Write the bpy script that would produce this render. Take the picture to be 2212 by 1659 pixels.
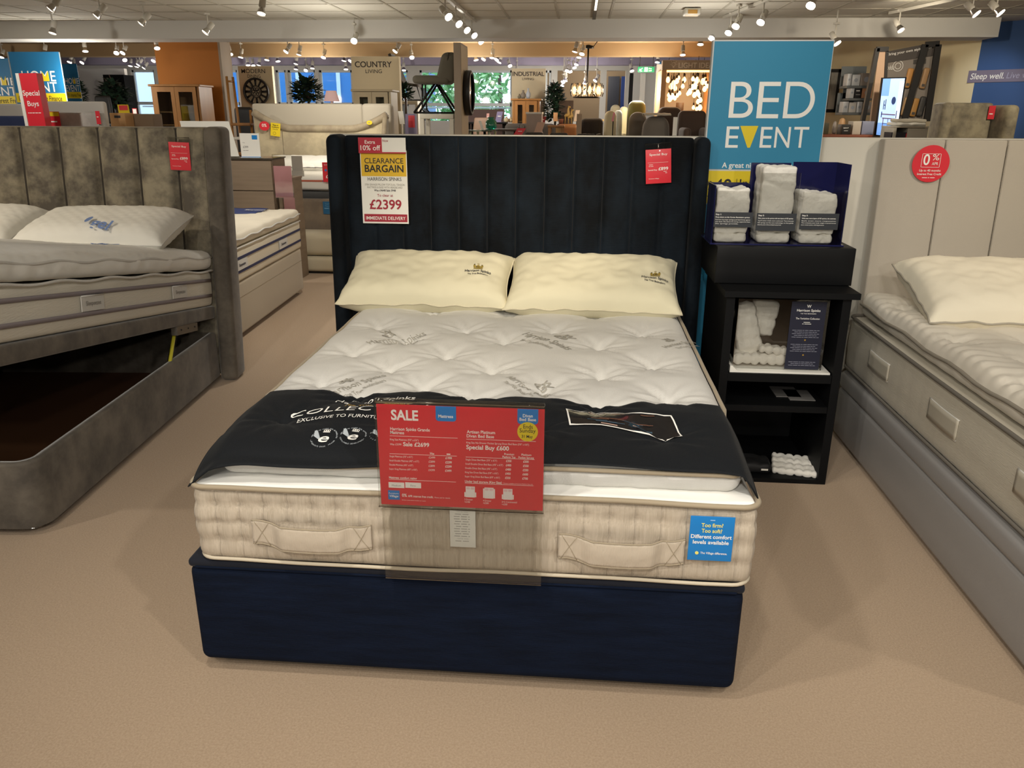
import bpy, math, random
import numpy as np
from mathutils import Vector, Matrix, noise
random.seed(7)
C = bpy.context.scene.collection
S = bpy.context.scene
PI = math.pi
for o in list(bpy.data.objects): bpy.data.objects.remove(o)

# ------------------------------------------------------------------ camera
CX, CY, CZ = 0.289, -1.841, 1.545
PITCH, YAW, ROLL, FPX = 0.3275, 0.0797, 0.0054, 1705.0
IW, IH = 2212.0, 1659.0
_f0 = Vector((-math.sin(YAW), math.cos(YAW), 0)); _r0 = Vector((math.cos(YAW), math.sin(YAW), 0)); _u0 = Vector((0, 0, 1))
FW = _f0*math.cos(PITCH)-_u0*math.sin(PITCH); _u = _u0*math.cos(PITCH)+_f0*math.sin(PITCH)
RT = _r0*math.cos(ROLL)+_u*math.sin(ROLL); UP = _u*math.cos(ROLL)-_r0*math.sin(ROLL)
cd = bpy.data.cameras.new('camera'); cam = bpy.data.objects.new('camera', cd); C.objects.link(cam)
cam.matrix_world = Matrix(((RT.x, UP.x, -FW.x, CX), (RT.y, UP.y, -FW.y, CY), (RT.z, UP.z, -FW.z, CZ), (0, 0, 0, 1)))
cd.sensor_width = 36.0; cd.sensor_fit = 'HORIZONTAL'; cd.lens = 36.0*FPX/IW; cd.clip_start = 0.05; cd.clip_end = 200
S.camera = cam

def at(px, py, x=None, y=None, z=None):
    """point of the real place seen at a pixel of the photograph, on a given plane"""
    d = FW+RT*((px-IW/2)/FPX)-UP*((py-IH/2)/FPX)
    if y is not None: t = (y-CY)/d.y
    elif x is not None: t = (x-CX)/d.x
    else: t = (z-CZ)/d.z
    return Vector((CX, CY, CZ))+d*t
def rect(x0, y0, x1, y1, Y):
    a = at(x0, y1, y=Y); b = at(x1, y0, y=Y)
    return a.x, b.x, a.z, b.z

# ------------------------------------------------------------------ world, light, exposure
S.view_settings.view_transform = 'Standard'; S.view_settings.look = 'None'
S.view_settings.exposure = 0.16; S.view_settings.gamma = 1.0; S.view_settings.use_curve_mapping = False
w = bpy.data.worlds.new('world'); S.world = w; w.use_nodes = True
w.node_tree.nodes['Background'].inputs[0].default_value = (0.72, 0.86, 1.0, 1)
w.node_tree.nodes['Background'].inputs[1].default_value = 2.3
WARM = (1.0, 0.87, 0.68); NEUT = (1.0, 0.94, 0.84)
def spot(name, loc, target, watts, cone=100, blend=0.8, col=WARM, rad=0.05):
    l = bpy.data.lights.new(name, 'SPOT'); l.energy = watts; l.color = col; l.spot_size = math.radians(cone); l.spot_blend = blend; l.shadow_soft_size = rad
    o = bpy.data.objects.new(name, l); C.objects.link(o); o.location = loc
    o.rotation_euler = (Vector(target)-Vector(loc)).to_track_quat('-Z', 'Y').to_euler(); return o
def point(name, loc, watts, col=WARM, rad=0.1):
    l = bpy.data.lights.new(name, 'POINT'); l.energy = watts; l.color = col; l.shadow_soft_size = rad
    o = bpy.data.objects.new(name, l); C.objects.link(o); o.location = loc; return o
# the shop's ceiling spots that light the front (no fixtures modelled; a few added to brighten dark parts)
for i, (x, y, tx, ty, tz, wt, cone, col) in enumerate([
    (0.9, 0.3, 0.05, 2.0, 1.10, 100, 34, WARM),       # on the pillows and the navy headboard
    (-0.3, 0.2, 0.0, 1.7, 0.7, 28, 70, (1.0, .86, .60)),
    (-0.6, -0.6, -0.1, 0.5, 0.6, 56, 90, NEUT),
    (1.2, -1.6, 0.4, 0.3, 0.3, 75, 100, NEUT),
    (-1.2, -2.0, -0.8, 0.0, 0.0, 75, 110, NEUT),
    (0.2, -2.6, 0.1, -0.8, 0.0, 95, 120, NEUT),
    (-0.9, -4.4, 0.0, 0.0, 0.5, 120, 60, NEUT),     # unseen lights added behind the camera to brighten the front faces
    (1.4, -4.8, 0.3, 0.0, 0.4, 130, 60, NEUT),
    (-3.7, 0.9, -2.75, 2.5, 1.15, 95, 56, WARM),     # left headboard
    (-3.0, -0.6, -2.4, 1.0, 0.4, 50, 100, NEUT),
    (2.6, 0.6, 2.7, 2.2, 0.9, 60, 80, WARM),       # right headboard and pillow
    (3.2, -0.8, 2.4, 0.8, 0.4, 55, 110, NEUT),
    (1.0, 1.2, 1.25, 2.2, 1.3, 22, 90, NEUT),      # banner
    (-1.3, 3.6, -1.6, 4.6, 0.0, 90, 130, NEUT),
    (-3.3, 4.0, -3.2, 5.0, 0.3, 70, 120, NEUT),
    (1.5, 4.0, 1.2, 5.5, 0.0, 70, 140, NEUT),
    (-2.4, 6.4, -2.7, 8.0, 1.3, 70, 80, WARM),
    (-5.5, 5.0, -5.5, 7.0, 0.8, 80, 130, NEUT),
    (4.2, 4.6, 4.5, 7.0, 0.8, 80, 120, WARM),
    (3.4, 6.6, 4.3, 9.4, 1.3, 60, 100, WARM),  # added to brighten the display board and cream wall
    ]):
    spot('lamp_and_fill_light', (x, y, 2.50), (tx, ty, tz), wt, cone, 0.9, col)
spot('lamp_and_fill_light', (0.3, -1.0, 2.5), (1.75, 0.9, 0.35), 55, 60, 0.9, NEUT)  # added to brighten the near side of the right bed
for x, y, wt, col in [(-9, 9, 60, WARM), (-6.5, 9.0, 70, WARM), (-4, 11.5, 90, WARM), (-1.5, 11.5, 90, WARM), (1.2, 11.5, 80, WARM), (4.5, 10.5, 70, WARM),
    (-2.5, 7.4, 45, NEUT), (1.5, 7.4, 45, NEUT), (-7, 13, 60, NEUT), (0, 13.8, 60, NEUT), (6.0, 9.2, 60, WARM)]:
    point('lamp_and_fill_light', (x, y, 1.95), wt*0.42, NEUT)  # bare fill points added below the ceiling to light the far shop

# ------------------------------------------------------------------ materials
def lin(c):
    if isinstance(c, str): c = tuple(int(c[i:i+2], 16) for i in (0, 2, 4))
    r = []
    for v in c[:3]:
        v = v/255.0
        r.append(v/12.92 if v <= 0.04045 else ((v+0.055)/1.055)**2.4)
    return (*r, 1.0)
MATS = {}
def M(name, col, rough=0.6, metal=0.0, emit=None, estr=0.0, sheen=0.0, bump=None, mott=None, spec=0.5, coat=0.0, weave=None):
    """col sRGB; bump=(scale, strength); mott=(scale, colour2, lo, hi) a mottled second colour; weave=(scale,strength)"""
    if name in MATS: return MATS[name]
    m = bpy.data.materials.new(name); m.use_nodes = True; nt = m.node_tree; b = nt.nodes['Principled BSDF']
    b.inputs['Base Color'].default_value = lin(col); b.inputs['Roughness'].default_value = rough; b.inputs['Metallic'].default_value = metal
    b.inputs['Specular IOR Level'].default_value = spec
    if coat: b.inputs['Coat Weight'].default_value = coat
    if sheen: b.inputs['Sheen Weight'].default_value = sheen; b.inputs['Sheen Roughness'].default_value = 0.35
    if emit: b.inputs['Emission Color'].default_value = lin(emit); b.inputs['Emission Strength'].default_value = estr
    tc = nt.nodes.new('ShaderNodeTexCoord')
    if mott:
        n = nt.nodes.new('ShaderNodeTexNoise'); n.inputs['Scale'].default_value = mott[0]; n.inputs['Detail'].default_value = 6; n.inputs['Roughness'].default_value = 0.62
        mp = nt.nodes.new('ShaderNodeMapping'); nt.links.new(tc.outputs['Object'], mp.inputs[0]); nt.links.new(mp.outputs[0], n.inputs['Vector'])
        if len(mott) > 4: mp.inputs['Scale'].default_value = mott[4]
        r = nt.nodes.new('ShaderNodeValToRGB'); r.color_ramp.elements[0].color = lin(col); r.color_ramp.elements[1].color = lin(mott[1])
        r.color_ramp.elements[0].position = mott[2]; r.color_ramp.elements[1].position = mott[3]
        nt.links.new(n.outputs['Fac'], r.inputs[0]); nt.links.new(r.outputs[0], b.inputs['Base Color'])
    if bump or weave:
        n = nt.nodes.new('ShaderNodeTexNoise'); s = bump or weave; n.inputs['Scale'].default_value = s[0]; n.inputs['Detail'].default_value = 4
        if weave:
            mp = nt.nodes.new('ShaderNodeMapping'); mp.inputs['Scale'].default_value = weave[2] if len(weave) > 2 else (1, 1, 1)
            nt.links.new(tc.outputs['Object'], mp.inputs[0]); nt.links.new(mp.outputs[0], n.inputs['Vector'])
        else: nt.links.new(tc.outputs['Object'], n.inputs['Vector'])
        bp = nt.nodes.new('ShaderNodeBump'); bp.inputs['Strength'].default_value = s[1]; bp.inputs['Distance'].default_value = 0.004
        nt.links.new(n.outputs['Fac'], bp.inputs['Height']); nt.links.new(bp.outputs[0], b.inputs['Normal'])
    MATS[name] = m; return m
def clearmat(name, tint=(0.93, 0.94, 0.93), refl=0.06, rough=0.04):
    if name in MATS: return MATS[name]
    m = bpy.data.materials.new(name); m.use_nodes = True; nt = m.node_tree; nt.nodes.clear()
    out = nt.nodes.new('ShaderNodeOutputMaterial'); t = nt.nodes.new('ShaderNodeBsdfTransparent'); g = nt.nodes.new('ShaderNodeBsdfGlossy'); mx = nt.nodes.new('ShaderNodeMixShader')
    f = nt.nodes.new('ShaderNodeFresnel'); f.inputs[0].default_value = 1.35; ad = nt.nodes.new('ShaderNodeMath'); ad.operation = 'ADD'; ad.inputs[1].default_value = refl; ad.use_clamp = True
    t.inputs[0].default_value = (*tint, 1); g.inputs['Roughness'].default_value = rough
    nt.links.new(f.outputs[0], ad.inputs[0]); nt.links.new(ad.outputs[0], mx.inputs[0]); nt.links.new(t.outputs[0], mx.inputs[1]); nt.links.new(g.outputs[0], mx.inputs[2]); nt.links.new(mx.outputs[0], out.inputs[0])
    MATS[name] = m; return m

white = M('white_card', 'E6E4DC', 0.6); black_ink = M('black_ink', '1C1A1C', 0.6); red_card = M('red_card', 'DA2C3A', 0.4, coat=0.3)
red_ink = M('dark_red_ink', '9C1C30', 0.5); yellow = M('yellow_card', 'E8CE1E', 0.5); blue_card = M('blue_card', '1C7FCB', 0.4)
teal = M('banner_blue', '2A87AE', 0.55); wink = M('white_ink', 'F4F2EC', 0.6); gold = M('gold_ink', 'A8842C', 0.5)
grey_ink = M('grey_ink', '8C8A86', 0.7); faint_ink = M('faint_grey_ink', '99958E', 0.8)
navy_velvet = M('navy_velvet', '04070B', 0.85, spec=.2, sheen=0.05, mott=(5, '17212B', 0.38, 0.75, (1, 1, 0.6)), weave=(90, 0.35, (0.3, 1, 2.5)))
navy_base = M('navy_chenille', '0A111F', 0.95, sheen=0.0, spec=.15, mott=(9, '121D33', 0.3, 0.8, (0.5, 1, 4)), weave=(160, 0.5, (0.25, 1, 3)))
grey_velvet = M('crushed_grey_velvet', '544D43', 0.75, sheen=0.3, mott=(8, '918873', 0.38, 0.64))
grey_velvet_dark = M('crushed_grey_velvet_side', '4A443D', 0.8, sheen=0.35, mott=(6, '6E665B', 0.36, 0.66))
beige_velvet = M('crushed_beige_velvet', 'A69A82', 0.7, sheen=0.4, mott=(3.5, 'C6BA9C', 0.4, 0.62))
cream_tick = M('cream_cotton', 'D0CEC9', 0.85, sheen=0.1, weave=(260, 0.25))
pillow_cloth = M('cream_pillow_cotton', 'D9D2B6', 0.85, sheen=0.1, bump=(9, 0.6))
white_tick = M('white_cotton', 'ECEBE6', 0.85, sheen=0.1, bump=(20, 0.2))
quilt = M('beige_mattress_border', 'C2B5A3', 0.85, sheen=0.1, mott=(60, 'B2A592', 0.4, 0.7, (3, 3, 0.15)), weave=(200, 0.4, (2, 2, 0.1)))
nt = quilt.node_tree; N = nt.nodes; tcq = N.new('ShaderNodeTexCoord'); sx = N.new('ShaderNodeSeparateXYZ'); nt.links.new(tcq.outputs['Object'], sx.inputs[0])
def _m(op, a, b=None):
    n = N.new('ShaderNodeMath'); n.operation = op
    for i, q in enumerate((a, b)):
        if q is None: continue
        if isinstance(q, (int, float)): n.inputs[i].default_value = q
        else: nt.links.new(q, n.inputs[i])
    return n.outputs[0]
def _line(axis):   # distance to the nearest stitched seam, 66.5 mm apart
    f = _m('FRACT', _m('ADD', _m('DIVIDE', sx.outputs[axis], .0665), 100.5)); return _m('MINIMUM', _m('MULTIPLY', _m('ABSOLUTE', _m('SUBTRACT', f, .5)), 20.0), 1.0)
geo = N.new('ShaderNodeNewGeometry'); sn = N.new('ShaderNodeSeparateXYZ'); nt.links.new(geo.outputs['True Normal'], sn.inputs[0])
mxq = N.new('ShaderNodeMix'); nt.links.new(_m('GREATER_THAN', _m('ABSOLUTE', sn.outputs[1]), .55), mxq.inputs[0]); nt.links.new(_line(1), mxq.inputs[2]); nt.links.new(_line(0), mxq.inputs[3]); hq = mxq.outputs[0]
bq = N.new('ShaderNodeBump'); bq.inputs['Strength'].default_value = .45; bq.inputs['Distance'].default_value = .006
nt.links.new(hq, bq.inputs['Height']); old = [l for l in nt.links if l.to_socket.name == 'Normal' and l.to_node.type == 'BSDF_PRINCIPLED'][0]; nt.links.new(old.from_socket, bq.inputs['Normal']); nt.links.new(bq.outputs[0], N['Principled BSDF'].inputs['Normal'])
piping_m = M('taupe_piping', 'A4967F', 0.8, sheen=0.2)
runner_m = M('black_runner_cloth', '0D1116', 0.75, spec=.3, sheen=0.04, weave=(300, 0.3))
acrylic = clearmat('clear_acrylic', (0.95, 0.95, 0.94), 0.03)
acrylic2 = clearmat('clear_acrylic_thin', (0.95, 0.95, 0.94), 0.06)
glass = clearmat('clear_glass', (0.9, 0.94, 0.94), 0.08)
chrome = M('chrome', 'D8D8D8', 0.12, 1.0); black_wood = M('black_laminate', '060709', 0.6, spec=.2, bump=(30, 0.05))
oak = M('oak', 'A9773F', 0.45, mott=(4, '8D5F2F', 0.4, 0.7, (1, 1, 0.12))); walnut = M('dark_walnut', '4A3526', 0.45, mott=(5, '36271C', 0.4, 0.7, (1, 1, 0.15)))
whitewood = M('white_paint', 'C9C5B8', 0.5); taupe_wood = M('taupe_wood', '8A7864', 0.6, mott=(4, '7C6B58', 0.4, 0.7, (0.3, 1, 5)))
dark_metal = M('dark_metal', '1E1C1A', 0.45, 0.6); leafm = M('dark_leaf', '1F3326', 0.55, mott=(3, '33503A', 0.4, 0.7))
lamp_white = M('lamp_white_enamel', 'CFCBC0', 0.4); bulb_on = M('lamp_glow', 'FFFFFF', 0.3, emit='FFF0DC', estr=7.0)
bulb_dim = M('lamp_reflector', 'D8D4CC', 0.15, 0.8, emit='FFF0DC', estr=1.4)
bulb_warm = M('warm_bulb_glow', 'FFE0B0', 0.3, emit='FFC880', estr=3.6)

# ------------------------------------------------------------------ mesh helper
_TXT = {}
def text_geo(s, bold, res=3):
    k = (s, bold, res)
    if k in _TXT: return _TXT[k]
    cu = bpy.data.curves.new('t', 'FONT'); cu.body = s; cu.resolution_u = res; cu.size = 1.0; cu.fill_mode = 'FRONT'
    if bold: cu.offset = 0.018*bold
    ob = bpy.data.objects.new('t', cu); C.objects.link(ob)
    dg = bpy.context.evaluated_depsgraph_get(); me = bpy.data.meshes.new_from_object(ob.evaluated_get(dg))
    vs = np.array([v.co[:] for v in me.vertices]) if len(me.vertices) else np.zeros((0, 3))
    fs = [tuple(p.vertices) for p in me.polygons]
    bpy.data.objects.remove(ob); bpy.data.curves.remove(cu); bpy.data.meshes.remove(me)
    _TXT[k] = (vs, fs); return _TXT[k]
CAP = None
# print too small or blurred to read in the photograph is drawn as fine word strokes
UNREAD = {'natural fillings and pocket springs made here', 'sleep', 'NEW', 'Offer', 'SAVE', 'Dining', 'Sale', 'Buy', 'protection', 'SUMMER', 'Was £1099', 'Saving', '£200', '£599', 'Handmade', 'in Yorkshire', 'Now ', 'Easy payments', 'All you need, great value', 'Try this bed today', 'Comfort levels', 'Subject to status'}
class MB:
    def __init__(s): s.v = []; s.f = []; s.m = []; s.sm = []; s.T = Matrix.Identity(4)
    def add(s, vs, fs, mi=0, smooth=False):
        n = len(s.v)
        if s.T is not None: vs = [tuple(s.T @ Vector(p)) for p in vs]
        s.v += list(vs); s.f += [tuple(i+n for i in f) for f in fs]; s.m += [mi]*len(fs); s.sm += [smooth]*len(fs); return s
    def bx(s, x0, x1, y0, y1, z0, z1, mi=0):
        vs = [(x, y, z) for x in (x0, x1) for y in (y0, y1) for z in (z0, z1)]
        return s.add(vs, [(0, 1, 3, 2), (4, 6, 7, 5), (0, 4, 5, 1), (2, 3, 7, 6), (0, 2, 6, 4), (1, 5, 7, 3)], mi)
    def rb(s, x0, x1, y0, y1, z0, z1, r=0.02, seg=0.05, mi=0, fn=None, nr=3):
        """box with rounded edges; fn(p, n) -> p displaces"""
        r = min(r, (x1-x0)/2, (y1-y0)/2, (z1-z0)/2)
        def ticks(a, b):
            L = b-a-2*r; n = max(1, int(round(L/seg)))
            t = [a+r*(1-math.cos(i/nr*PI/2)) for i in range(nr)]+[a+r+L*i/n for i in range(n+1)]
            return t+[b-(q-a) for q in reversed(t[:nr])]
        X, Y, Z = ticks(x0, x1), ticks(y0, y1), ticks(z0, z1)
        vd = {}; vs = []; fs = []
        def vid(x, y, z):
            k = (round(x, 5), round(y, 5), round(z, 5))
            if k in vd: return vd[k]
            q = Vector((min(max(x, x0+r), x1-r), min(max(y, y0+r), y1-r), min(max(z, z0+r), z1-r)))
            d = Vector((x, y, z))-q
            if d.length > 1e-9: n = d.normalized(); p = q+n*r
            else: n = Vector((0, 0, 1)); p = q
            if fn: p = Vector(fn(p, n))
            vd[k] = len(vs); vs.append(tuple(p)); return vd[k]
        for (A, B, mk, flip) in [(X, Y, lambda a, b: (a, b, z1), 0), (X, Y, lambda a, b: (a, b, z0), 1), (X, Z, lambda a, b: (a, y0, b), 0), (X, Z, lambda a, b: (a, y1, b), 1), (Y, Z, lambda a, b: (x1, a, b), 0), (Y, Z, lambda a, b: (x0, a, b), 1)]:
            for i in range(len(A)-1):
                for j in range(len(B)-1):
                    q = [vid(*mk(A[i], B[j])), vid(*mk(A[i+1], B[j])), vid(*mk(A[i+1], B[j+1])), vid(*mk(A[i], B[j+1]))]
                    if len(set(q)) < 3: continue
                    if flip: q.reverse()
                    qq = []
                    for a in q:
                        if a not in qq: qq.append(a)
                    fs.append(tuple(qq))
        return s.add(vs, fs, mi, True)
    def tube(s, pts, r, n=8, mi=0, closed=False, cap=True):
        pts = [Vector(p) for p in pts]; vs = []; fs = []; N = len(pts); ref = None
        for i, p in enumerate(pts):
            a = pts[i-1] if (i > 0 or closed) else p; b = pts[(i+1) % N] if (i < N-1 or closed) else p
            d = (b-a).normalized()
            if ref is None or abs(ref.dot(d)) > 0.95:
                ref = Vector((0, 0, 1)) if abs(d.z) < 0.9 else Vector((1, 0, 0))
            u = (ref-d*ref.dot(d)).normalized(); v = d.cross(u); ref = u
            rr = r[i] if isinstance(r, (list, tuple)) else r
            for k in range(n):
                t = 2*PI*k/n; vs.append(tuple(p+(u*math.cos(t)+v*math.sin(t))*rr))
        for i in range(N if closed else N-1):
            j = (i+1) % N
            for k in range(n): k2 = (k+1) % n; fs.append((i*n+k, i*n+k2, j*n+k2, j*n+k))
        if cap and not closed: fs.append(tuple(range(n))[::-1]); fs.append(tuple((N-1)*n+k for k in range(n)))
        return s.add(vs, fs, mi, True)
    def lathe(s, prof, n=20, mi=0, c=(0, 0, 0), ax='z', cap=True):
        vs = []; fs = []
        for (r, h) in prof:
            for k in range(n):
                t = 2*PI*k/n; a, b = r*math.cos(t), r*math.sin(t)
                vs.append((c[0]+a, c[1]+b, c[2]+h) if ax == 'z' else ((c[0]+a, c[1]+h, c[2]+b) if ax == 'y' else (c[0]+h, c[1]+a, c[2]+b)))
        for i in range(len(prof)-1):
            for k in range(n): k2 = (k+1) % n; fs.append((i*n+k, i*n+k2, (i+1)*n+k2, (i+1)*n+k))
        if cap: fs.append(tuple(range(n))[::-1]); fs.append(tuple((len(prof)-1)*n+k for k in range(n)))
        return s.add(vs, fs, mi, True)
    def prism(s, poly, a, b, ax='y', mi=0):
        """polygon in the two other axes, extruded from a to b along ax"""
        n = len(poly); mk = {'y': lambda p, t: (p[0], t, p[1]), 'x': lambda p, t: (t, p[0], p[1]), 'z': lambda p, t: (p[0], p[1], t)}[ax]
        vs = [mk(p, a) for p in poly]+[mk(p, b) for p in poly]
        fs = [tuple(range(n)), tuple(range(2*n-1, n-1, -1))]+[(i, i+n, (i+1) % n+n, (i+1) % n) for i in range(n)]
        return s.add(vs, fs, mi)
    def grid(s, fn, nu, nv, mi=0, smooth=True):
        vs = [tuple(fn(i/nu, j/nv)) for i in range(nu+1) for j in range(nv+1)]
        fs = [(i*(nv+1)+j, (i+1)*(nv+1)+j, (i+1)*(nv+1)+j+1, i*(nv+1)+j+1) for i in range(nu) for j in range(nv)]
        return s.add(vs, fs, mi, smooth)
    def text(s, t, x, z, h, y=0.0, w=None, al='l', mi=0, bold=0, fm=None, rot=0.0, slant=0.0):
        """x, z baseline start in the sign's plane, facing -Y; h cap height; w fitted width"""
        global CAP
        if t in UNREAD or t.startswith('care text'):
            W = w or len(t)*h*.62; n = sum(len(q)+1 for q in t.split()); c = x-{'l': 0, 'c': W/2, 'r': W}[al]
            for q in t.split():
                e = c+W*len(q)/n; P = [(c, z+h*.15), (e, z+h*.15), (e, z+h*.75), (c, z+h*.75)]
                s.add([tuple(fm(*p)) if fm else (p[0], y, p[1]) for p in P], [(0, 1, 2, 3)], mi); c = e+W/n
            return s
        if CAP is None: CAP = text_geo('H', 0)[0][:, 1].max()
        vs, fs = text_geo(t, bold, 9 if h > .04 else 3)
        if len(vs) == 0: return s
        v = vs.copy(); v = v*(h/CAP); x0, x1 = v[:, 0].min(), v[:, 0].max(); v[:, 0] -= x0; W = x1-x0
        if w: v[:, 0] *= w/W; W = w
        v[:, 0] += v[:, 1]*slant
        off = {'l': 0, 'c': -W/2, 'r': -W}[al]; v[:, 0] += off
        c, sn = math.cos(rot), math.sin(rot); a = v[:, 0]*c-v[:, 1]*sn; b = v[:, 0]*sn+v[:, 1]*c
        if fm: out = [tuple(fm(x+float(p), z+float(q))) for p, q in zip(a, b)]
        else: out = [(x+float(p), y, z+float(q)) for p, q in zip(a, b)]
        return s.add(out, fs, mi)
    def rectf(s, x0, x1, z0, z1, y, mi=0, d=0.0006): return s.bx(x0, x1, y-d, y+d, z0, z1, mi)
    def disc(s, cx, cz, r, y, mi=0, n=32, d=0.0006, rz=None):
        rz = rz or r
        return s.prism([(cx+r*math.cos(2*PI*k/n), cz+rz*math.sin(2*PI*k/n)) for k in range(n)], y-d, y+d, 'y', mi)
    def ring(s, cx, cz, r, t, y, mi=0, n=32, fm=None):
        vs = []; fs = []
        for k in range(n):
            c, sn = math.cos(2*PI*k/n), math.sin(2*PI*k/n)
            for q in (r, r-t):
                vs.append(tuple(fm(cx+q*c, cz+q*sn)) if fm else (cx+q*c, y, cz+q*sn))
        for k in range(n): k2 = (k+1) % n; fs.append((2*k, 2*k2, 2*k2+1, 2*k+1))
        return s.add(vs, fs, mi)
    def build(s, name, mats, parent=None):
        me = bpy.data.meshes.new(name); me.from_pydata([tuple(p) for p in s.v], [], s.f); me.validate(clean_customdata=False)
        if not isinstance(mats, (list, tuple)): mats = [mats]
        for m in mats: me.materials.append(m)
        if len(me.polygons) == len(s.m):
            me.polygons.foreach_set('material_index', s.m); me.polygons.foreach_set('use_smooth', s.sm)
        me.update(); o = bpy.data.objects.new(name, me); C.objects.link(o)
        if parent is not None: o.parent = parent
        return o
def thing(name, label, cat, loc=(0, 0, 0), rz=0.0, group=None, rot=None):
    o = bpy.data.objects.new(name, None); C.objects.link(o); o.location = loc; o.rotation_euler = rot or (0, 0, rz); o.empty_display_size = 0.1
    o['label'] = label; o['category'] = cat
    if group: o['group'] = group
    return o
def tag(o, label, cat, group=None):
    o['label'] = label; o['category'] = cat
    if group: o['group'] = group
    return o
def struct(name, mb, m): o = mb.build(name, m); o['kind'] = 'structure'; return o
def tree_copy(root, loc=None, rot=None, label=None, group=None, scale=None):
    r = root.copy(); C.objects.link(r)
    if loc is not None: r.location = loc
    if rot is not None: r.rotation_euler = rot
    if scale is not None: r.scale = scale
    if label: r['label'] = label
    if group: r['group'] = group
    for ch in list(root.children):
        c = ch.copy(); C.objects.link(c); c.parent = r
        for g in list(ch.children):
            d = g.copy(); C.objects.link(d); d.parent = c
    return r
def nz(x, y, z=0.0): return noise.noise(Vector((x, y, z)))
def pillow_mb(L, W, T, conc=0.07, wr=0.006, seed=0, nu=44, nv=30, mb=None, ex=0.55):
    mb = mb or MB()
    def surf(sgn):
        def f(a, b):
            u, v = a*2-1, b*2-1
            x = L/2*u*(1-conc*(1-v*v)*abs(u)**3); y = W/2*v*(1-conc*1.3*(1-u*u)*abs(v)**3)
            t = max(0.0, (1-u**6)*(1-abs(v)**4))**ex
            k = wr*(nz(x*9+seed, y*9, 3)+0.6*nz(x*22, y*22+seed, 1))*min(1, t*2)
            e = wr*1.2*nz(x*14+seed, y*14, 9)*(1-t)
            return (x, y, sgn*(T/2*t)+k*sgn+e)
        return f
    mb.grid(surf(1), nu, nv); mb.grid(lambda a, b: surf(-1)(a, 1-b), nu, nv); return mb
def pillow_edge(L, W, conc, wr, seed, n=40):
    pts = []
    for (fu) in [lambda t: (t, -1), lambda t: (1, t), lambda t: (-t, 1), lambda t: (-1, -t)]:
        for i in range(n):
            u, v = fu(-1+2*i/n); x = L/2*u*(1-conc*(1-v*v)*abs(u)**3); y = W/2*v*(1-conc*1.3*(1-u*u)*abs(v)**3)
            pts.append((x, y, wr*1.2*nz(x*14+seed, y*14, 9)))
    return pts

# ------------------------------------------------------------------ room shell
carpet = M('beige_carpet', 'BDA68D', 0.95, sheen=0.12, mott=(170, 'A89077', 0.35, 0.72), bump=(700, 0.5))
nt = carpet.node_tree   # larger, soft wear patches over the fine flecks
ceil_m = M('ceiling_tiles', 'D5D1C4', 0.9); ceil_grid = M('ceiling_grid', 'B9B4A6', 0.7); wall_white = M('white_wall_paint', 'DAD8D2', 0.8)
tan_tone = M('tan_tone', 'B59A74', 0.85); orange_paint = M('orange_tan_paint', 'C4965A', 0.8); lilac = M('lilac_tone', 'A79FB4', 0.8); cream_paint = M('cream_wall_paint', 'E0D2AC', 0.8)
navy_paint = M('navy_wall_paint', '33558A', 0.7)
struct('floor', MB().bx(-16, 12, -7, 9.0, -0.1, 0.0), carpet)
struct('trim_platform', MB().bx(-16, 12, 9.0, 17, -0.1, 0.55), M('platform_carpet', '6E6259', 0.95))
CZL = 2.66
cm = MB(); cm.bx(-16, 12, -7, 15.2, CZL, CZL+0.1)
struct('ceiling', cm, ceil_m)
g = MB()
for i in range(-26, 21): g.bx(i*0.6-0.012, i*0.6+0.012, -7, 8.6, CZL-0.005, CZL)
for j in range(-11, 15): g.bx(-16, 12, j*0.6-0.012, j*0.6+0.012, CZL-0.004, CZL)
struct('trim_ceiling_grid', g, ceil_grid)
def beam_y(py, z): return at(1106, py, z=z).y
Y1 = beam_y(82, 2.45); xr = at(2155, 85, y=Y1).x
struct('trim_beam_1', MB().bx(-16, xr, Y1, Y1+0.5, 2.45, CZL), wall_white)
Y2 = beam_y(121, 2.45)
struct('trim_beam_2', MB().bx(-16, 12, Y2, Y2+0.3, 2.45, CZL), [tan_tone])
struct('trim_ceiling_tan', MB().bx(-16, 12, Y1+0.5, Y2, CZL-0.02, CZL-0.001), tan_tone)  # this ceiling strip and the second beam are coloured tan
YB = 15.0
zt3 = at(1106, 140, y=YB-0.8).z; ztw = at(1106, 152, y=YB).z
struct('trim_beam_3', MB().bx(-16, 12, YB-0.8, YB-0.5, zt3, CZL), lilac)
struct('trim_ceiling_lilac', MB().bx(-16, 12, Y2+0.3, YB-0.8, CZL-0.02, CZL-0.001), lilac)  # far ceiling and third beam are coloured lilac
struct('wall_rear', MB().bx(-16, 12, -7.2, -7, 0, CZL), wall_white)
struct('wall_left', MB().bx(-16.2, -16, -7, 17, 0, CZL), wall_white)
struct('wall_right', MB().bx(9.5, 9.7, -7, 17, 0, CZL), wall_white)
# window wall at the far end: header, piers and sill wall
wins = [(288, 338), (482, 516), (598, 620), (624, 683), (691, 762), (864, 882), (907, 1000), (1006, 1106), (1177, 1190)]
zs = at(1106, 262, y=YB).z
wm = MB(); wm.bx(-16, 12, YB, YB+0.2, ztw, CZL); wm.bx(-16, 12, YB, YB+0.2, 0.5, zs)
X = [-16.0]
for a, b in wins: X += [at(a, 200, y=YB).x, at(b, 200, y=YB).x]
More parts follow.
